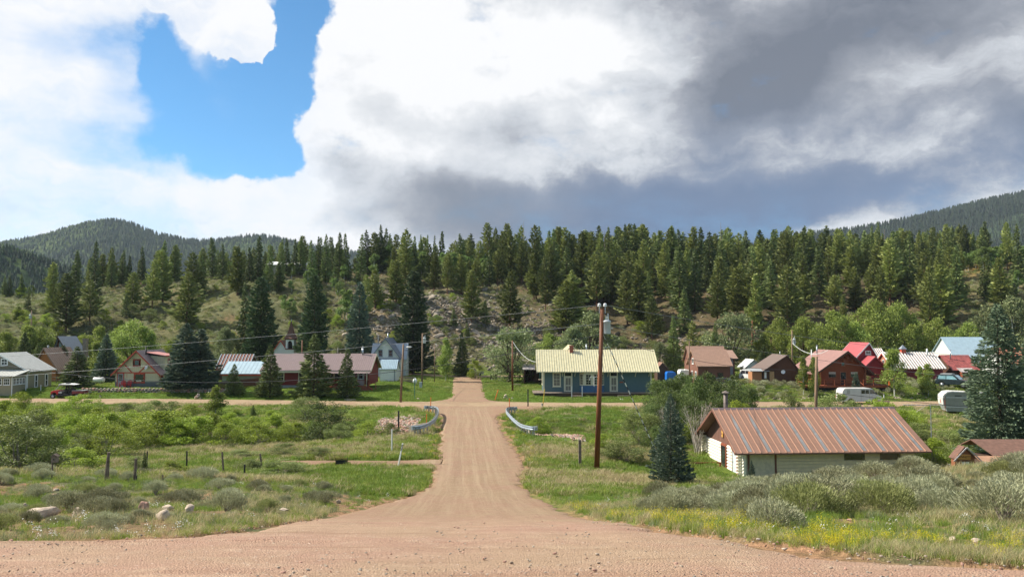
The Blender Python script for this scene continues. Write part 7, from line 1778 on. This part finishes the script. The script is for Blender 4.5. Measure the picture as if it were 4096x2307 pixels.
# talus of the rocky slope: large ones singly, the rest together
M_tal1 = solid('talus_grey', (.23, .20, .16), .9, var=.35, scale=1.2, bump=.8, bscale=8); M_tal2 = solid('talus_tan', (.31, .255, .19), .9, var=.3, scale=1.2, bump=.8, bscale=8)
TR = [rock_mesh(80 + k, .45 + .1 * (k % 3), 1.0, m_, 2) for k, m_ in enumerate((M_tal1, M_tal2, M_tal1, M_tal1, M_tal2))]
k = 0; tries = 0
shape_w = ('grey block', 'pale slab', 'flat grey slab', 'jagged grey rock', 'pale broken block')
while k < 230 and tries < 6000:
    tries += 1
    c = random.random()
    if c < .62: px, py = random.gauss(1690, 170), random.gauss(1255, 62)
    elif c < .85: px, py = random.gauss(2060, 90), random.gauss(1290, 80)
    else: px, py = random.gauss(2620, 120), random.gauss(1350, 30)
    if not (1140 < py < 1440): continue
    p = on_ground(px, py)
    if p.y < 158 or p.y > 245: continue
    s = random.choice([.6, .7, .9, 1.0, 1.3, 1.6, 2.3]) * random.uniform(.8, 1.1); i = random.randrange(5)
    o = link('boulder', TR[i], None, p + Vector((0, 0, s * .05)), (random.gauss(0, .35), random.gauss(0, .35), random.uniform(0, 6.28)), (s * 1.35, s, s * random.uniform(.7, 1.1)))
    wh_ = 'above the white house' if c < .62 and px < 1640 else 'below the pines above the upper road' if c < .62 else 'left of the great pale willow' if c < .85 else 'at the foot of the slope right of the depot'
    tag(o, '%s %s, talus %s' % ('huge' if s > 2.4 else 'large' if s > 1.3 else 'mid-sized' if s > .9 else 'small', shape_w[i], wh_), 'boulder', 'boulders of the talus slope'); k += 1
def tal(n):
    X, Y = [], []
    c = RNG.random(n); px = np.where(c < .6, RNG.normal(1690, 190, n), np.where(c < .85, RNG.normal(2080, 110, n), RNG.normal(2600, 150, n))); 
    Y = np.where(c < .6, RNG.normal(186, 15, n), np.where(c < .85, RNG.normal(180, 13, n), RNG.normal(166, 6, n))); X = (px - 2048) / F * Y
    k_ = (Y > 158) & (Y < 225); return X[k_], Y[k_]
rubble('talus_rubble', 'mass of smaller broken rock covering the talus slope', 5200, tal, .3, 1.0, mats=TR)
rubble('forest_rocks', 'small rocks and fallen bits strewn over the wooded slope', 1400, lambda n: (lambda Y, A: (A * Y, Y))(RNG.uniform(160, 232, n), RNG.uniform(-.3, .55, n)), .2, .75, mats=TR)
rubble('garden_rocks', 'pale stones strewn along the rough bank above the cross road', 130, lambda n: (RNG.uniform(32, 66, n), RNG.normal(108.5, 1.3, n)), .2, .65, mats=[TR[1], TR[4]])

# ---- dry stone wall: single stones
sw = None; ms = [rock_mesh(120 + k, .62, .6, m_, 1) for k, m_ in enumerate((M_rock, M_rockg, M_rockp, M_rockg))]
xa, xb_ = at(322, 1570, 110.3).x, at(905, 1570, 110.3).x; zw = hz((xa + xb_) / 2, 110.0)
sw = thing('stone_wall', 'low dry stone wall along the left lawn', 'wall', (xa, 110.3, zw))
x = 0.0; cnt = 0
for row in range(3):
    x = random.uniform(0, .2)
    while x < xb_ - xa:
        w = random.uniform(.34, .62)
        g_ = hz(xa + x, 110.0) - zw
        link('stone', random.choice(ms), sw, (x + w / 2, random.uniform(-.05, .05) + row * .06, g_ + .12 + row * .22 + random.uniform(-.03, .03)), (random.gauss(0, .1), random.gauss(0, .1), random.choice((0, 3.14)) + random.gauss(0, .15)), (w * 1.15, .45, .42)); x += w * .97; cnt += 1
MB().box(0, xb_ - xa, .12, .40, -.4, .50).build('core', M_rockg, sw)
def pile(px, base, n, size, spread, label, name='rock_pile', Y=None):
    p = on_ground(px, base) if Y is None else Vector((ray(px, base)[0] * Y, Y, hz(ray(px, base)[0] * Y, Y))); e = thing(name, label, 'rock pile', p)
    for k in range(n):
        t = k / n; q = spread * (1 - t) ; a = random.uniform(0, 6.28)
        link('stone', random.choice(ms), e, (math.cos(a) * q * random.random(), math.sin(a) * q * .6 * random.random(), size * .3 + t * size * 1.6), (random.gauss(0, .4), random.gauss(0, .4), a), (size * 1.2, size, size * .9))
pile(792, 1596, 16, .38, .55, 'small heap of reddish stones beside the cross road'); pile(350, 1563, 20, .34, .7, 'heap of rubble at the left end of the stone wall', Y=109.6); pile(2022, 1597, 5, .38, .5, 'group of pale stones at the far corner of the crossing')
pile(400, 1593, 4, .22, .3, 'little white stone figure on the verge by the stone wall', 'stone_figure'); pile(3620, 1520, 22, .4, 1.5, 'low heap of pale rubble before the barn')
e = pile(1392, 1597, 6, .25, .35, 'stone figure on a pale slab before the slim spruce', 'stone_figure'); p = on_ground(1400, 1600); o = MB().box(-.75, .75, -.25, .25, -.02, .12).build('stone_slab', M_rock); o.location = p; tag(o, 'pale stone slab under the stone figure on the verge', 'slab')
boulder(1672, 1598, 18, 9, M_rock, 50, 'small pale boulder on the lawn corner by the crossing', 'boulders by the cross road'); boulder(2048, 1595, 10, 9, M_rock, 51, 'round stone right of the stone group', 'boulders by the cross road')
boulder(3030, 1610, 22, 10, M_rockp, 52, 'pinkish boulder right of the bush clump', 'boulders by the cross road'); boulder(1630, 1708, 18, 12, M_rock, 53, 'pale stone at the foot of the left wing wall', 'boulders by the cross road'); boulder(3533, 1578, 14, 8, M_rock, 54, 'white boulder right of the van', 'boulders by the cross road')
# picnic things, tanks, box
def tank(px, Y, L, r, label, ang=0):
    a, _ = ray(px, 1500); x = a * Y; e = thing('gas_tank', label, 'gas tank', (x, Y, hz(x, Y)), ang)
    b = MB(); pr = []; 
    for k in range(9): t = k / 8 * math.pi; pr.append((max(.002, r * math.sin(t) ** .6 if 0 < k < 8 else .002), -math.cos(t) * r * .6 + (0 if k < 4 else L)))
    o = b.lathe(pr, 16).build('shell', M_white, e, True); o.rotation_euler = (0, R(90), 0); o.location = (0, 0, r + .22)
    for q in (L * .2, L * .8): MB().box(q - .08, q + .08, -r * .7, r * .7, -.1, .35).build('foot', M_concrete, e)
    MB().box(L / 2 - .15, L / 2 + .15, -.1, .1, r * 2 + .16, r * 2 + .32).build('valve_cover', M_white, e)
tank(380, 121, 1.2, .42, 'white gas tank between the two spruces left of the cream house'); tank(318, 124, .9, .40, 'gas tank half hidden behind the rounded dark spruce'); tank(1658, 127, .15, .40, 'round white gas tank at the end of the picket fence')
p = Vector((at(1683, 1500, 124).x, 124, hz(at(1683, 1500, 124).x, 124))); e = thing('utility_box', 'grey electrical cabinet left of the transformer pole', 'cabinet', p); MB().box(-.2, .2, -.15, .15, 0, .85).build('body', M_tank, e, bevel=.02); MB().box(-.24, .24, -.19, .19, .85, .9).build('lid', M_tank, e)
# tv antenna mast
p = at(3727, 1790, 60); x = p.x; z = hz(x, 60); e = thing('antenna_mast', 'T-shaped television antenna on a thin mast beside the cabin', 'antenna', (x, 60, z))
zt = at(3727, 1622, 60).z - z; MB().tube((0, 0, -.2), (0, 0, zt), .035, .03, 7).build('mast', M_steel, e); MB().bar((-2.0, 0, zt + .06), (1.0, .1, zt), .05, .05).build('boom', M_concrete, e)
for k in range(9): MB().bar((-1.9 + k * .33, -.45 + .02 * k, zt + .08), (-1.9 + k * .33, .45 - .02 * k, zt + .08), .018, .018).build('element', M_steel, e)
MB().bar((.2, 0, zt - .1), (2.6, 2.0, zt - .35), .04, .04).bar((-1.0, .2, zt - .5), (.2, 1.2, zt - .15), .03, .03).build('side_boom', M_concrete, e)
# plank box by the van
p = at(3525, 1600, 98); z = hz(p.x, 98); e = thing('plank_box', 'dark plank box with slanting lid below the white van', 'box', (p.x, 98, z), R(-20))
for k in range(5): MB().box(-.8 + k * .32, -.5 + k * .32, -.5, -.46, -.1, .62).build('plank', M_darkwood, e)
MB().box(-.8, .8, -.45, .5, -.1, .6).build('core', M_grdrk, e); MB().prism([(-.6, .55), (.65, .80), (.65, .86), (-.6, .61)], -.95, .95, 'x').build('lid', M_darkwood, e)
# rail fence by the red roof cabin
p = at(3768, 1530, 116); q = at(3885, 1520, 117); rail_fence(p.x, 117.5, q.x, 117.0, 5, 1.0, 'split rail fence in front of the red-roofed cabin', M_deckwood)
p = at(3805, 1530, 113); q = at(3890, 1535, 112.5); rail_fence(p.x, 113.5, q.x + 1, 112.5, 4, .9, 'second split rail fence right of the dark parked car', M_deckwood)
# things on far lot left of depot
p = at(1968, 1505, 148)
for (px, nm, lb, mt, w_, h_) in ((1975, 'wood_stack', 'dark stack of timber beside the back street', M_darkwood, 1.3, 1.0), (2065, 'picnic_bench', 'low brown bench beside the reddish pole', M_deckwood, 1.4, .5)):
    a, _ = ray(px, 1500); Y = 144 if px < 2000 else 130; x = a * Y; e = thing(nm, lb, nm.split('_')[1], (x, Y, hz(x, Y)))
    for k in range(5): MB().box(-w_ / 2, w_ / 2, -.3 + .02 * k, .3, k * h_ / 5, (k + .85) * h_ / 5).build('board', mt, e) if nm == 'wood_stack' else MB().box(-w_ / 2, w_ / 2, -.3 + k * .12, -.2 + k * .12, h_ - .05, h_).build('board', mt, e)
    if nm != 'wood_stack':
        for s in (-1, 1): MB().box(s * w_ * .4 - .04, s * w_ * .4 + .04, -.3, .3, -.1, h_ - .06).build('leg', mt, e)

# ---- vehicles
M_vanw = solid('van_white', (.56, .54, .50), .35, var=.08, scale=1.0); M_tint = solid('tinted_glass', (.02, .02, .025), .08, spec=.8); M_silver = solid('silver_paint', (.45, .47, .48), .3, .5, .05); M_dkgreen = solid('dark_car_paint', (.03, .045, .05), .25, .3, .1)
def wheel(root, x, y, r, w, rim=None):
    t = MB().lathe([(r * .62, -w / 2), (r * .92, -w / 2), (r, -w * .35), (r, w * .35), (r * .92, w / 2), (r * .62, w / 2)], 22).build('wheel', M_rubber, root, True); t.rotation_euler = (R(90), 0, 0); t.location = (x, y, r)
    MB().lathe([(.001, -w * .42), (r * .3, -w * .45), (r * .5, -w * .3), (r * .63, -w * .48), (r * .63, w * .45), (.001, w * .4)], 16).build('rim', rim or M_steel, t, True)
def van():
    Y = 101.5; x0 = at(3368, 1590, Y).x; z = hz(x0 + 2.5, Y)
    e = thing('van', 'old white panel van with tinted side windows parked beside the cross road', 'van', (x0, Y, z), R(2))
    body = [(0, .45), (0, 1.0), (.10, 1.75), (.28, 2.03), (.55, 2.10), (3.75, 2.10), (3.95, 2.03), (4.55, 1.28), (5.05, 1.12), (5.18, .95), (5.2, .5), (4.95, .42)]
    w1 = 1.9
    # arches cut as outline dips
    def arch(c, r, n=7): return [(c + r * math.cos(t), .42 + r * math.sin(t)) for t in np.linspace(0, math.pi, n)]
    out = body[:-1] + [(4.95, .42)] + arch(4.25, .42) + arch(1.15, .42)
    MB().prism(out, 0, w1, 'y').build('body', M_vanw, e, bevel=.05)
    for (a, b_, c, d, nm) in ((2.52, 2.98, 1.42, 1.90, 'side_window'), (3.04, 3.48, 1.42, 1.90, 'side_window')): MB().box(a, b_, -.012, .0, c, d).build(nm, M_tint, e)
    MB().prism([(3.62, 1.42), (4.38, 1.42), (3.97, 1.92), (3.62, 1.92)], -.012, 0, 'y').build('cab_window', M_tint, e)
    MB().prism([(.62, 1.42), (1.05, 1.42), (1.05, 1.90), (.62, 1.90)], -.008, .0, 'y').build('side_panel', solid('greyed_glass', (.36, .34, .30), .3), e)
    for (a, b_) in ((.2, .9), (1.0, 1.7)): MB().prism([(-.012 + .05, 1.15), (.13, 1.8), (.145, 1.8), (.065, 1.15)], a, b_, 'y').build('rear_window', M_tint, e)
    MB().add([(4.0, .1, 2.0), (4.0, 1.8, 2.0), (4.52, 1.8, 1.34), (4.52, .1, 1.34)], [(0, 1, 2, 3)]).build('windscreen', M_tint, e).location = (.02, 0, .02)
    for y in (.05, w1 - .17): MB().box(-.02, .0, y, y + .12, .85, 1.15).build('tail_light', M_red, e)
    MB().box(.02, .30, -.015, .0, .90, 1.10).build('tail_light', M_red, e); MB().box(-.1, .02, .1, w1 - .1, .42, .55).build('bumper', M_steel, e); MB().box(5.15, 5.27, .1, w1 - .1, .42, .56).build('bumper', M_steel, e)
    MB().box(5.12, 5.2, .1, .35, .72, .9).build('headlight', M_cer, e); MB().box(4.35, 4.45, -.2, -.02, 1.35, 1.55).build('mirror', M_black, e); MB().box(2.45, 2.47, -.006, 0, .55, 1.95).build('door_seam', M_black, e); MB().box(3.55, 3.57, -.006, 0, .55, 1.95).build('door_seam', M_black, e)
    sp_ = MB().tube((0, 0, 0), (.2, 0, 0), .36, .36, 18).build('spare_wheel', M_rubber, e); sp_.location = (-.22, .55, .95)
    wheel(e, 4.25, .14, .34, .24); wheel(e, 1.15, .14, .34, .24); wheel(e, 4.25, w1 - .14, .34, .24); wheel(e, 1.15, w1 - .14, .34, .24)
van()
def camper():
    Y = 93; x0 = at(3776, 1645, Y).x; z = hz(x0 + 2, Y); e = thing('camper_trailer', 'old white camping trailer with rounded front behind the big spruce', 'camper', (x0, Y, z), R(-14))
    ml = solid('camper_white', (.66, .64, .58), .4, var=.1); mo = solid('camper_olive', (.27, .27, .22), .45, var=.1)
    out = [(.35, .25), (5.0, .25), (5.1, 1.2), (4.9, 2.3), (.95, 2.45), (.45, 2.35), (.12, 2.0), (.1, 1.75), (.0, 1.70), (.05, 1.0)]
    MB().prism(out, 0, 2.1, 'y').build('body', mo, e)
    MB().prism([(.9, 2.452), (.45, 2.36), (.11, 2.02), (.09, 1.76), (-.08, 1.74), (-.06, 2.06), (.38, 2.48), (.9, 2.56), (5, 2.42), (5, 2.34)], -.06, 2.14, 'y').build('roof_shell', ml, e)
    MB().prism([(-.05, 1.02), (-.11, 1.69), (-.02, 1.70), (.04, 1.02)], .0, 2.08, 'y').build('front_upper', ml, e); MB().prism([(.33, .26), (-.04, 1.0), (.045, 1.0), (.40, .26)], .0, 2.08, 'y').build('front_lower', solid('dented_white', (.52, .54, .50), .5, var=.35, scale=2), e)
    for k in range(3): MB().box(-.115, -.10, .75, 1.25, 1.18 + k * .14, 1.26 + k * .14).build('vent', M_redtrim, e)
    MB().box(2.1, 3.3, -.03, 0, 1.1, 1.6).build('window', M_glass, e); MB().box(1.2, 1.9, -.02, 0, 2.0, 2.1).build('vent_slot', M_black, e)
    for k in range(2): MB().box(.3, 5, -.02, -.0, .75 + k * 1.08, .79 + k * 1.08).build('trim_strip', M_white, e)
    for z_ in (.25, 1.0, 1.7): MB().box(.1, .16, -.03, .0, z_, z_ + .6).build('red_edge', M_redtrim, e)
    wheel(e, 3.2, .1, .34, .2)
camper()
def car(px, Y, L, h, mat, label, cat, rz, glass=M_tint, roofrack=False, name='parked_car'):
    a, _ = ray(px, 1500); x = a * Y; z = hz(x, Y); e = thing(name, label, cat, (x, Y, z), rz)
    w = 1.75; s = L / 4.6; hh = h / 1.6
    low = [(0, .35), (0, .85), (.15, .98), (3.2, 1.0), (4.4, .88), (4.6, .7), (4.6, .35)]
    def arch(c, r, n=6): return [(c + r * math.cos(t), .35 + r * math.sin(t)) for t in np.linspace(0, math.pi, n)]
    low = [(p_[0] * s, p_[1] * hh) for p_ in low + arch(3.75, .4) + arch(.95, .4)]
    MB().prism(low, 0, w, 'y').build('body', mat, e, bevel=.05)
    cab = [(.1, .98), (.35, 1.5), (.6, 1.6), (2.3, 1.6), (2.55, 1.55), (3.25, 1.0)]; cab = [(p_[0] * s, p_[1] * hh) for p_ in cab]
    c = MB().prism(cab, .1, w - .1, 'y').build('cabin', mat, e, bevel=.04)
    for y in (.088, w - .1): MB().prism([(.4 * s, 1.03 * hh), (.55 * s, 1.48 * hh), (1.45 * s, 1.5 * hh), (1.45 * s, 1.03 * hh)], y, y + .012, 'y').build('side_window', glass, c); MB().prism([(1.55 * s, 1.03 * hh), (1.55 * s, 1.5 * hh), (2.4 * s, 1.48 * hh), (2.95 * s, 1.03 * hh)], y, y + .012, 'y').build('side_window', glass, c)
    MB().add([(2.6 * s, .2, 1.52 * hh), (3.2 * s, .2, 1.03 * hh), (3.2 * s, w - .2, 1.03 * hh), (2.6 * s, w - .2, 1.52 * hh)], [(0, 1, 2, 3)]).build('windscreen', glass, c).location = (.025, 0, .02)
    for y in (.15, w - .4): MB().box(4.58 * s, 4.63 * s, y, y + .28, .62, .76).build('headlight', M_cer, e)
    MB().box(4.58 * s, 4.62 * s, .55, w - .55, .55, .75).build('grille', M_black, e)
    for xx in (3.75, .95):
        for y in (.1, w - .1): wheel(e, xx * s, y, .34 * hh ** .5, .2)
    if roofrack: MB().box(.7 * s, 2.2 * s, .25, w - .25, 1.62 * hh, 1.72 * hh).build('roof_rack', M_greyp, c)
    return e
car(3738, 112.8, 4.5, 1.75, M_dkgreen, 'dark four-wheel-drive car parked below the barn', 'car', R(-48), roofrack=True, glass=solid('bluish_glass', (.25, .45, .5), .1, spec=.8))
car(2955, 124, 4.2, 1.7, solid('white_car_paint', (.6, .6, .57), .35), 'white four-wheel-drive car with roof rack beside the brown-roofed house', 'car', R(-65), roofrack=True)
car(2838, 119.5, 4.6, 1.6, M_dkgreen, 'dark car half hidden by the bushes before the brown-roofed house', 'car', R(-35))
car(1838, 153, 4.6, 1.4, M_silver, 'silver pickup parked beside the round bush on the back street', 'pickup truck', R(0))
def utv():
    Y = 106.8; x0 = at(196, 1590, Y).x; z = hz(x0 + 2, Y)
    e = thing('utility_vehicle', 'red and black four-seat utility vehicle with canopy driving on the cross road', 'utility vehicle', (x0, Y, z))
    s = 1.0
    MB().prism([(.15, .55), (.2, .95), (.55, 1.10), (1.15, 1.15), (1.3, .9), (1.05, .5), (.8, .85), (.45, .85)], 0, 1.4, 'y').build('bonnet', M_red, e, bevel=.03)
    MB().prism([(1.0, .35), (1.25, 1.0), (1.5, .95), (1.5, .62), (2.9, .60), (3.0, .95), (3.15, .98), (3.15, .35)], .05, 1.35, 'y').build('tub', M_black, e, bevel=.03)
    MB().prism([(3.0, .62), (3.0, 1.05), (4.5, 1.02), (4.5, .72)], 0, 1.4, 'y').build('cargo_bed', solid('dusty_red', (.22, .05, .045), .6, var=.2), e, bevel=.03)
    MB().box(3.0, 4.5, 0, 1.4, 1.05, 1.11).build('bed_rail', M_greyp, e)
    for y in (.05, 1.35):
        MB().path([(.75, y, 1.12), (1.4, y + (.05 if y < 1 else -.05), 1.88), (3.15, y, 1.90)], .035).build('roll_bar', M_greyp if y < 1 else M_black, e)
        for xx in (1.95, 2.55, 3.1): MB().tube((xx, y, .9), (xx - .05, y, 1.9), .03, .03, 6).build('roll_bar', M_black, e)
    MB().prism([(1.2, 1.88), (1.5, 2.0), (2.6, 1.98), (3.3, 1.88), (3.3, 1.84), (1.2, 1.84)], -.03, 1.43, 'y').build('canopy', M_white, e, bevel=.02); MB().box(1.22, 3.28, 0, 1.4, 1.80, 1.84).build('canopy_lining', M_black, e)
    for xx in (1.7, 2.4): MB().box(xx, xx + .45, .15, 1.25, .65, .8).box(xx + .38, xx + .5, .15, 1.25, .8, 1.3).build('seat', M_black, e)
    MB().box(2.0, 2.4, .3, .9, 2.0, 2.12).build('roof_bundle', M_black, e)
    for k, zz in enumerate((.86, .74)): MB().bar((1.25, -.02, zz + .05), (1.7, -.02, zz), .02, .05).build('decal', M_white, e)
    MB().box(.2, .3, .1, .3, .8, .9).build('headlight', M_cer, e); MB().lathe([(.15, 0), (.17, .01), (.17, .03), (.15, .04)], 14).build('steering_wheel', M_black, e).location = (1.5, .4, 1.15)
    for xx in (.5, 3.75):
        for y in (.02, 1.38): wheel(e, xx, y, .33, .26)
    MB().box(.25, .32, .3, 1.1, .45, .62).build('bumper', M_black, e)
    return e, Vector((x0, Y, z))
U_, uo = utv()
def person(loc, label, shirt, hair, rz):
    """seated figure grown from a skeleton; faces -x before turning"""
    J = {'pelvis': (0, 0, .10), 'waist': (.01, 0, .26), 'chest': (.03, 0, .48), 'neck': (.02, 0, .62), 'head': (.0, 0, .76), 'crown': (.01, 0, .86),
         'shl': (.02, .18, .56), 'ell': (-.12, .22, .34), 'hal': (-.36, .16, .36), 'shr': (.02, -.18, .56), 'elr': (-.12, -.22, .34), 'har': (-.36, -.16, .36),
         'hil': (-.02, .09, .08), 'knl': (-.44, .11, .12), 'anl': (-.50, .11, -.30), 'tol': (-.66, .11, -.34), 'hir': (-.02, -.09, .08), 'knr': (-.44, -.11, .12), 'anr': (-.50, -.11, -.30), 'tor': (-.66, -.11, -.34)}
    rad = {'pelvis': .14, 'waist': .13, 'chest': .15, 'neck': .055, 'head': .085, 'crown': .07, 'shl': .07, 'shr': .07, 'ell': .045, 'elr': .045, 'hal': .035, 'har': .035, 'hil': .09, 'hir': .09, 'knl': .065, 'knr': .065, 'anl': .045, 'anr': .045, 'tol': .04, 'tor': .04}
    E = [('pelvis', 'waist'), ('waist', 'chest'), ('chest', 'neck'), ('neck', 'head'), ('head', 'crown'), ('chest', 'shl'), ('shl', 'ell'), ('ell', 'hal'), ('chest', 'shr'), ('shr', 'elr'), ('elr', 'har'), ('pelvis', 'hil'), ('hil', 'knl'), ('knl', 'anl'), ('anl', 'tol'), ('pelvis', 'hir'), ('hir', 'knr'), ('knr', 'anr'), ('anr', 'tor')]
    ks = list(J); me = bpy.data.meshes.new('body'); me.from_pydata([J[k] for k in ks], [(ks.index(a), ks.index(b_)) for a, b_ in E], []); me.materials.append(shirt)
    e = thing('person', label, 'person', loc, rz); b = link('body', me, e)
    b.modifiers.new('skin', 'SKIN'); 
    for i, k in enumerate(ks): me.skin_vertices[0].data[i].radius = (rad[k], rad[k]); me.skin_vertices[0].data[i].use_root = (k == 'pelvis')
    ss = b.modifiers.new('sub', 'SUBSURF'); ss.levels = ss.render_levels = 2
    face = MB().lathe([(.001, -.10), (.055, -.085), (.078, -.02), (.082, .04), (.06, .09), (.001, .105)], 14, (0, 0, 0)).build('face', skin_, e, True); face.location = (-.035, 0, .765)
    MB().lathe([(.02, 0), (.001, -.035)], 6).build('nose', skin_, face).location = (-.085, 0, 0)
    for y in (-.03, .03): MB().lathe([(.012, -.004), (.012, .004)], 8).build('eye', M_black, face).location = (-.078, y, .02)
    if hair == 'cap': h = MB().lathe([(.10, 0), (.095, .05), (.05, .10), (.001, .11)], 14).box(-.17, -.06, -.06, .06, -.005, .01).build('cap', M_black, e, True); h.location = (.0, 0, .82)
    else: h = MB().lathe([(.098, -.06), (.102, 0), (.085, .06), (.001, .10)], 14).build('hair', solid('dark_hair', (.03, .02, .015), .7), e, True); h.location = (.02, 0, .80)
skin_ = solid('skin', (.42, .22, .15), .5, var=.05); M_sh1 = solid('dark_jacket', (.03, .035, .045), .8); M_sh2 = solid('charcoal_shirt', (.05, .045, .045), .8); M_sh3 = solid('navy_shirt', (.03, .04, .07), .8)
person(uo + Vector((2.0, .45, .75)), 'driver in a dark jacket sitting at the wheel of the red utility vehicle', M_sh1, 'hair', 0)
person(uo + Vector((2.05, 1.0, .75)), 'passenger in dark clothes beside the driver of the utility vehicle', M_sh3, 'hair', 0)
person(uo + Vector((2.75, .5, .78)), 'rear passenger in a dark cap on the utility vehicle back seat', M_sh2, 'cap', 0)

# ================================================================== distant mountains and their woods
M_far = newmat('mountain_ground')
def mountain_mat(name, c0, c1, c2):
    m, t, b = newmat(name); geo = t.node('ShaderNodeNewGeometry'); p = geo.outputs['Position']
    n = t.noise(p, .006, 5, .6); n2 = t.noise(p, .05, 4, .6)
    c = t.mix(t.ss(n2, .35, .65), c0, c1); c = t.mix(t.ss(n, .56, .68), c, c2); t.put(b.inputs['Base Color'], c); b.inputs['Roughness'].default_value = 1; b.inputs['Specular IOR Level'].default_value = 0; return m
def mountain(name, prof, d0, d1, depth, zb0, amp, mat, seed, pxr=(-900, 5000)):
    pxs = np.array([p[0] for p in prof]); pys = np.array([p[1] for p in prof])
    N = 260; M_ = 70
    px = np.linspace(prof[0][0], prof[-1][0], N); py = np.interp(px, pxs, pys); k_ = np.hanning(9); k_ /= k_.sum(); py = np.convolve(np.pad(py, 4, 'edge'), k_, 'valid')
    az = np.array([ray(a, b)[0] for a, b in zip(px, py)]); el = np.array([ray(a, b)[1] for a, b in zip(px, py)])
    t = np.linspace(0, 2.0, M_)
    T, A = np.meshgrid(t, az, indexing='ij'); EL = np.repeat(el[None], M_, 0)
    Y = d0 + (d1 - d0) * np.minimum(T, 1) + depth * np.maximum(T - 1, 0); X = A * (d0 + (d1 - d0) * T)
    Ztop = CZ + EL * d1
    up = np.where(T < 1, np.clip(T, 0, 1) ** 1.7, 1 - .7 * (T - 1) ** 1.2)
    n_ = (fbm(X / (d1 * .09) + seed, Y / (d1 * .09), 5, seed) - .5) * amp * np.clip(T * 2.2, 0, 1) * np.clip(abs(1 - T) * 5, 0.05, 1)
    Z = zb0 + (Ztop - zb0) * up + n_
    o = link(name, grid_mesh(name, X, Y, Z, mat, True)); tag(o, kind='structure'); return X, Y, Z
MM = mountain_mat('far_mountain', (.035, .05, .025), (.06, .08, .03), (.10, .125, .045)); MM2 = mountain_mat('right_mountain', (.010, .016, .008), (.018, .026, .011), (.03, .04, .016))  # right mountain: cloud shadow is put into its darker ground colour
m1 = mountain('left_mountain', [(-900, 1000), (-300, 975), (0, 975), (150, 950), (300, 904), (380, 884), (450, 878), (520, 889), (620, 932), (760, 962), (860, 964), (950, 949), (1010, 943), (1080, 945), (1150, 962), (1250, 985), (1400, 1010), (1700, 1040), (2100, 1080)], 700, 2100, 900, -20, 40, MM, 3)
m2 = mountain('left_foothill', [(-900, 900), (-250, 960), (0, 990), (120, 1030), (250, 1075), (420, 1120), (700, 1180)], 500, 760, 300, -25, 40, mountain_mat('foothill', (.04, .06, .025), (.07, .10, .035), (.11, .15, .05)), 9)
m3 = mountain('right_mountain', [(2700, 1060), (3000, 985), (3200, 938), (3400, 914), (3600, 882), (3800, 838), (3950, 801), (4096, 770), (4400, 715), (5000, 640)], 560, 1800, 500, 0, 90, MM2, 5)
M_ft = leafmat('far_forest', (.022, .036, .020), (.045, .068, .026), 0, .8, .3, .02); M_fa = leafmat('far_aspen', (.07, .10, .03), (.11, .15, .045), 0, .8, .3, .02)
def cone_tree(mat, seed, wide=.2):
    b = MB(); rr = random.Random(seed)
    for k in range(3):
        z0 = .05 + k * .28; r = wide * (1 - k * .26); n = 6; tip = (rr.uniform(-.02, .02), 0, min(1, z0 + .48))
        ring = [(r * (.75 + .5 * rr.random()) * math.cos(i * 6.283 / n), r * (.75 + .5 * rr.random()) * math.sin(i * 6.283 / n), z0 + rr.uniform(-.04, .04)) for i in range(n)]
        b.add(ring + [tip], [(i, (i + 1) % n, n) for i in range(n)])
    return b.mesh('far_tree', mat)
M_fd = leafmat('cloud_shaded_forest', (.010, .017, .009), (.024, .036, .015), 0, .8, .3, .02)  # darker copy of the far forest, cloud shadow painted into the needles
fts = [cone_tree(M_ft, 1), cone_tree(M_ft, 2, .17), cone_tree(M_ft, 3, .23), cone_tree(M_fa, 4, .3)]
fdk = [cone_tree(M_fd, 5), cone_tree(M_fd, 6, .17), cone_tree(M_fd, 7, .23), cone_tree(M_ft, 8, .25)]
def woods(name, label, g, n, hmin, hmax, aw, srcs=None):
    X, Y, Z = g; nr, nc = X.shape; r = RNG.uniform(0, nr * .56, n); c = RNG.uniform(0, nc - 1.01, n)
    i = np.minimum(r.astype(int), nr - 2); j = c.astype(int); fr, fc = r - i, c - j
    bl_ = lambda Q: Q[i, j] * (1 - fr) * (1 - fc) + Q[i + 1, j] * fr * (1 - fc) + Q[i, j + 1] * (1 - fr) * fc + Q[i + 1, j + 1] * fr * fc
    x, y, z = bl_(X), bl_(Y), bl_(Z); k_ = vn(x / 90, y / 90, 7) * .6 + RNG.random(n) * .6 > .22; x, y, z = x[k_], y[k_], z[k_]
    h = RNG.uniform(hmin, hmax, len(x)); a_ = (fbm(x / 160, y / 160, 3, 15) > aw); pick = np.where(a_ & (RNG.random(len(x)) < .7), 3, RNG.integers(0, 3, len(x))); h = np.where(pick == 3, h * .8, h)
    scatter(name, label, 'forest', np.stack([x, y, z - .3], 1), np.stack([x * 0, x * 0, RNG.random(len(x)) * 6.28], 1), np.stack([h * 1.15, h * 1.15, h], 1), srcs or fts, pick)
woods('mountain_forest', 'hazy conifer forest covering the left mountain', m1, 34000, 9, 14, .58)
woods('foothill_forest', 'green forest on the low foothill at the left edge', m2, 7000, 5, 9, .45)
woods('mountain_forest', 'conifer forest covering the right mountain, its colour darkened as under cloud shadow', m3, 34000, 8, 13, .72, fdk)

# haze: one closed box round everything
hb = MB().box(-3200, 3200, -60, 3300, -60, 560).build('haze', None); hm = bpy.data.materials.new('haze_air'); hm.use_nodes = True
hb.data.materials.append(hm); hn = hm.node_tree; hn.nodes.clear(); ho = hn.nodes.new('ShaderNodeOutputMaterial'); pv = hn.nodes.new('ShaderNodeVolumePrincipled')
pv.inputs['Color'].default_value = (.72, .84, 1.0, 1); pv.inputs['Density'].default_value = .00006; hn.links.new(pv.outputs[0], ho.inputs['Volume']); tag(hb, kind='stuff')
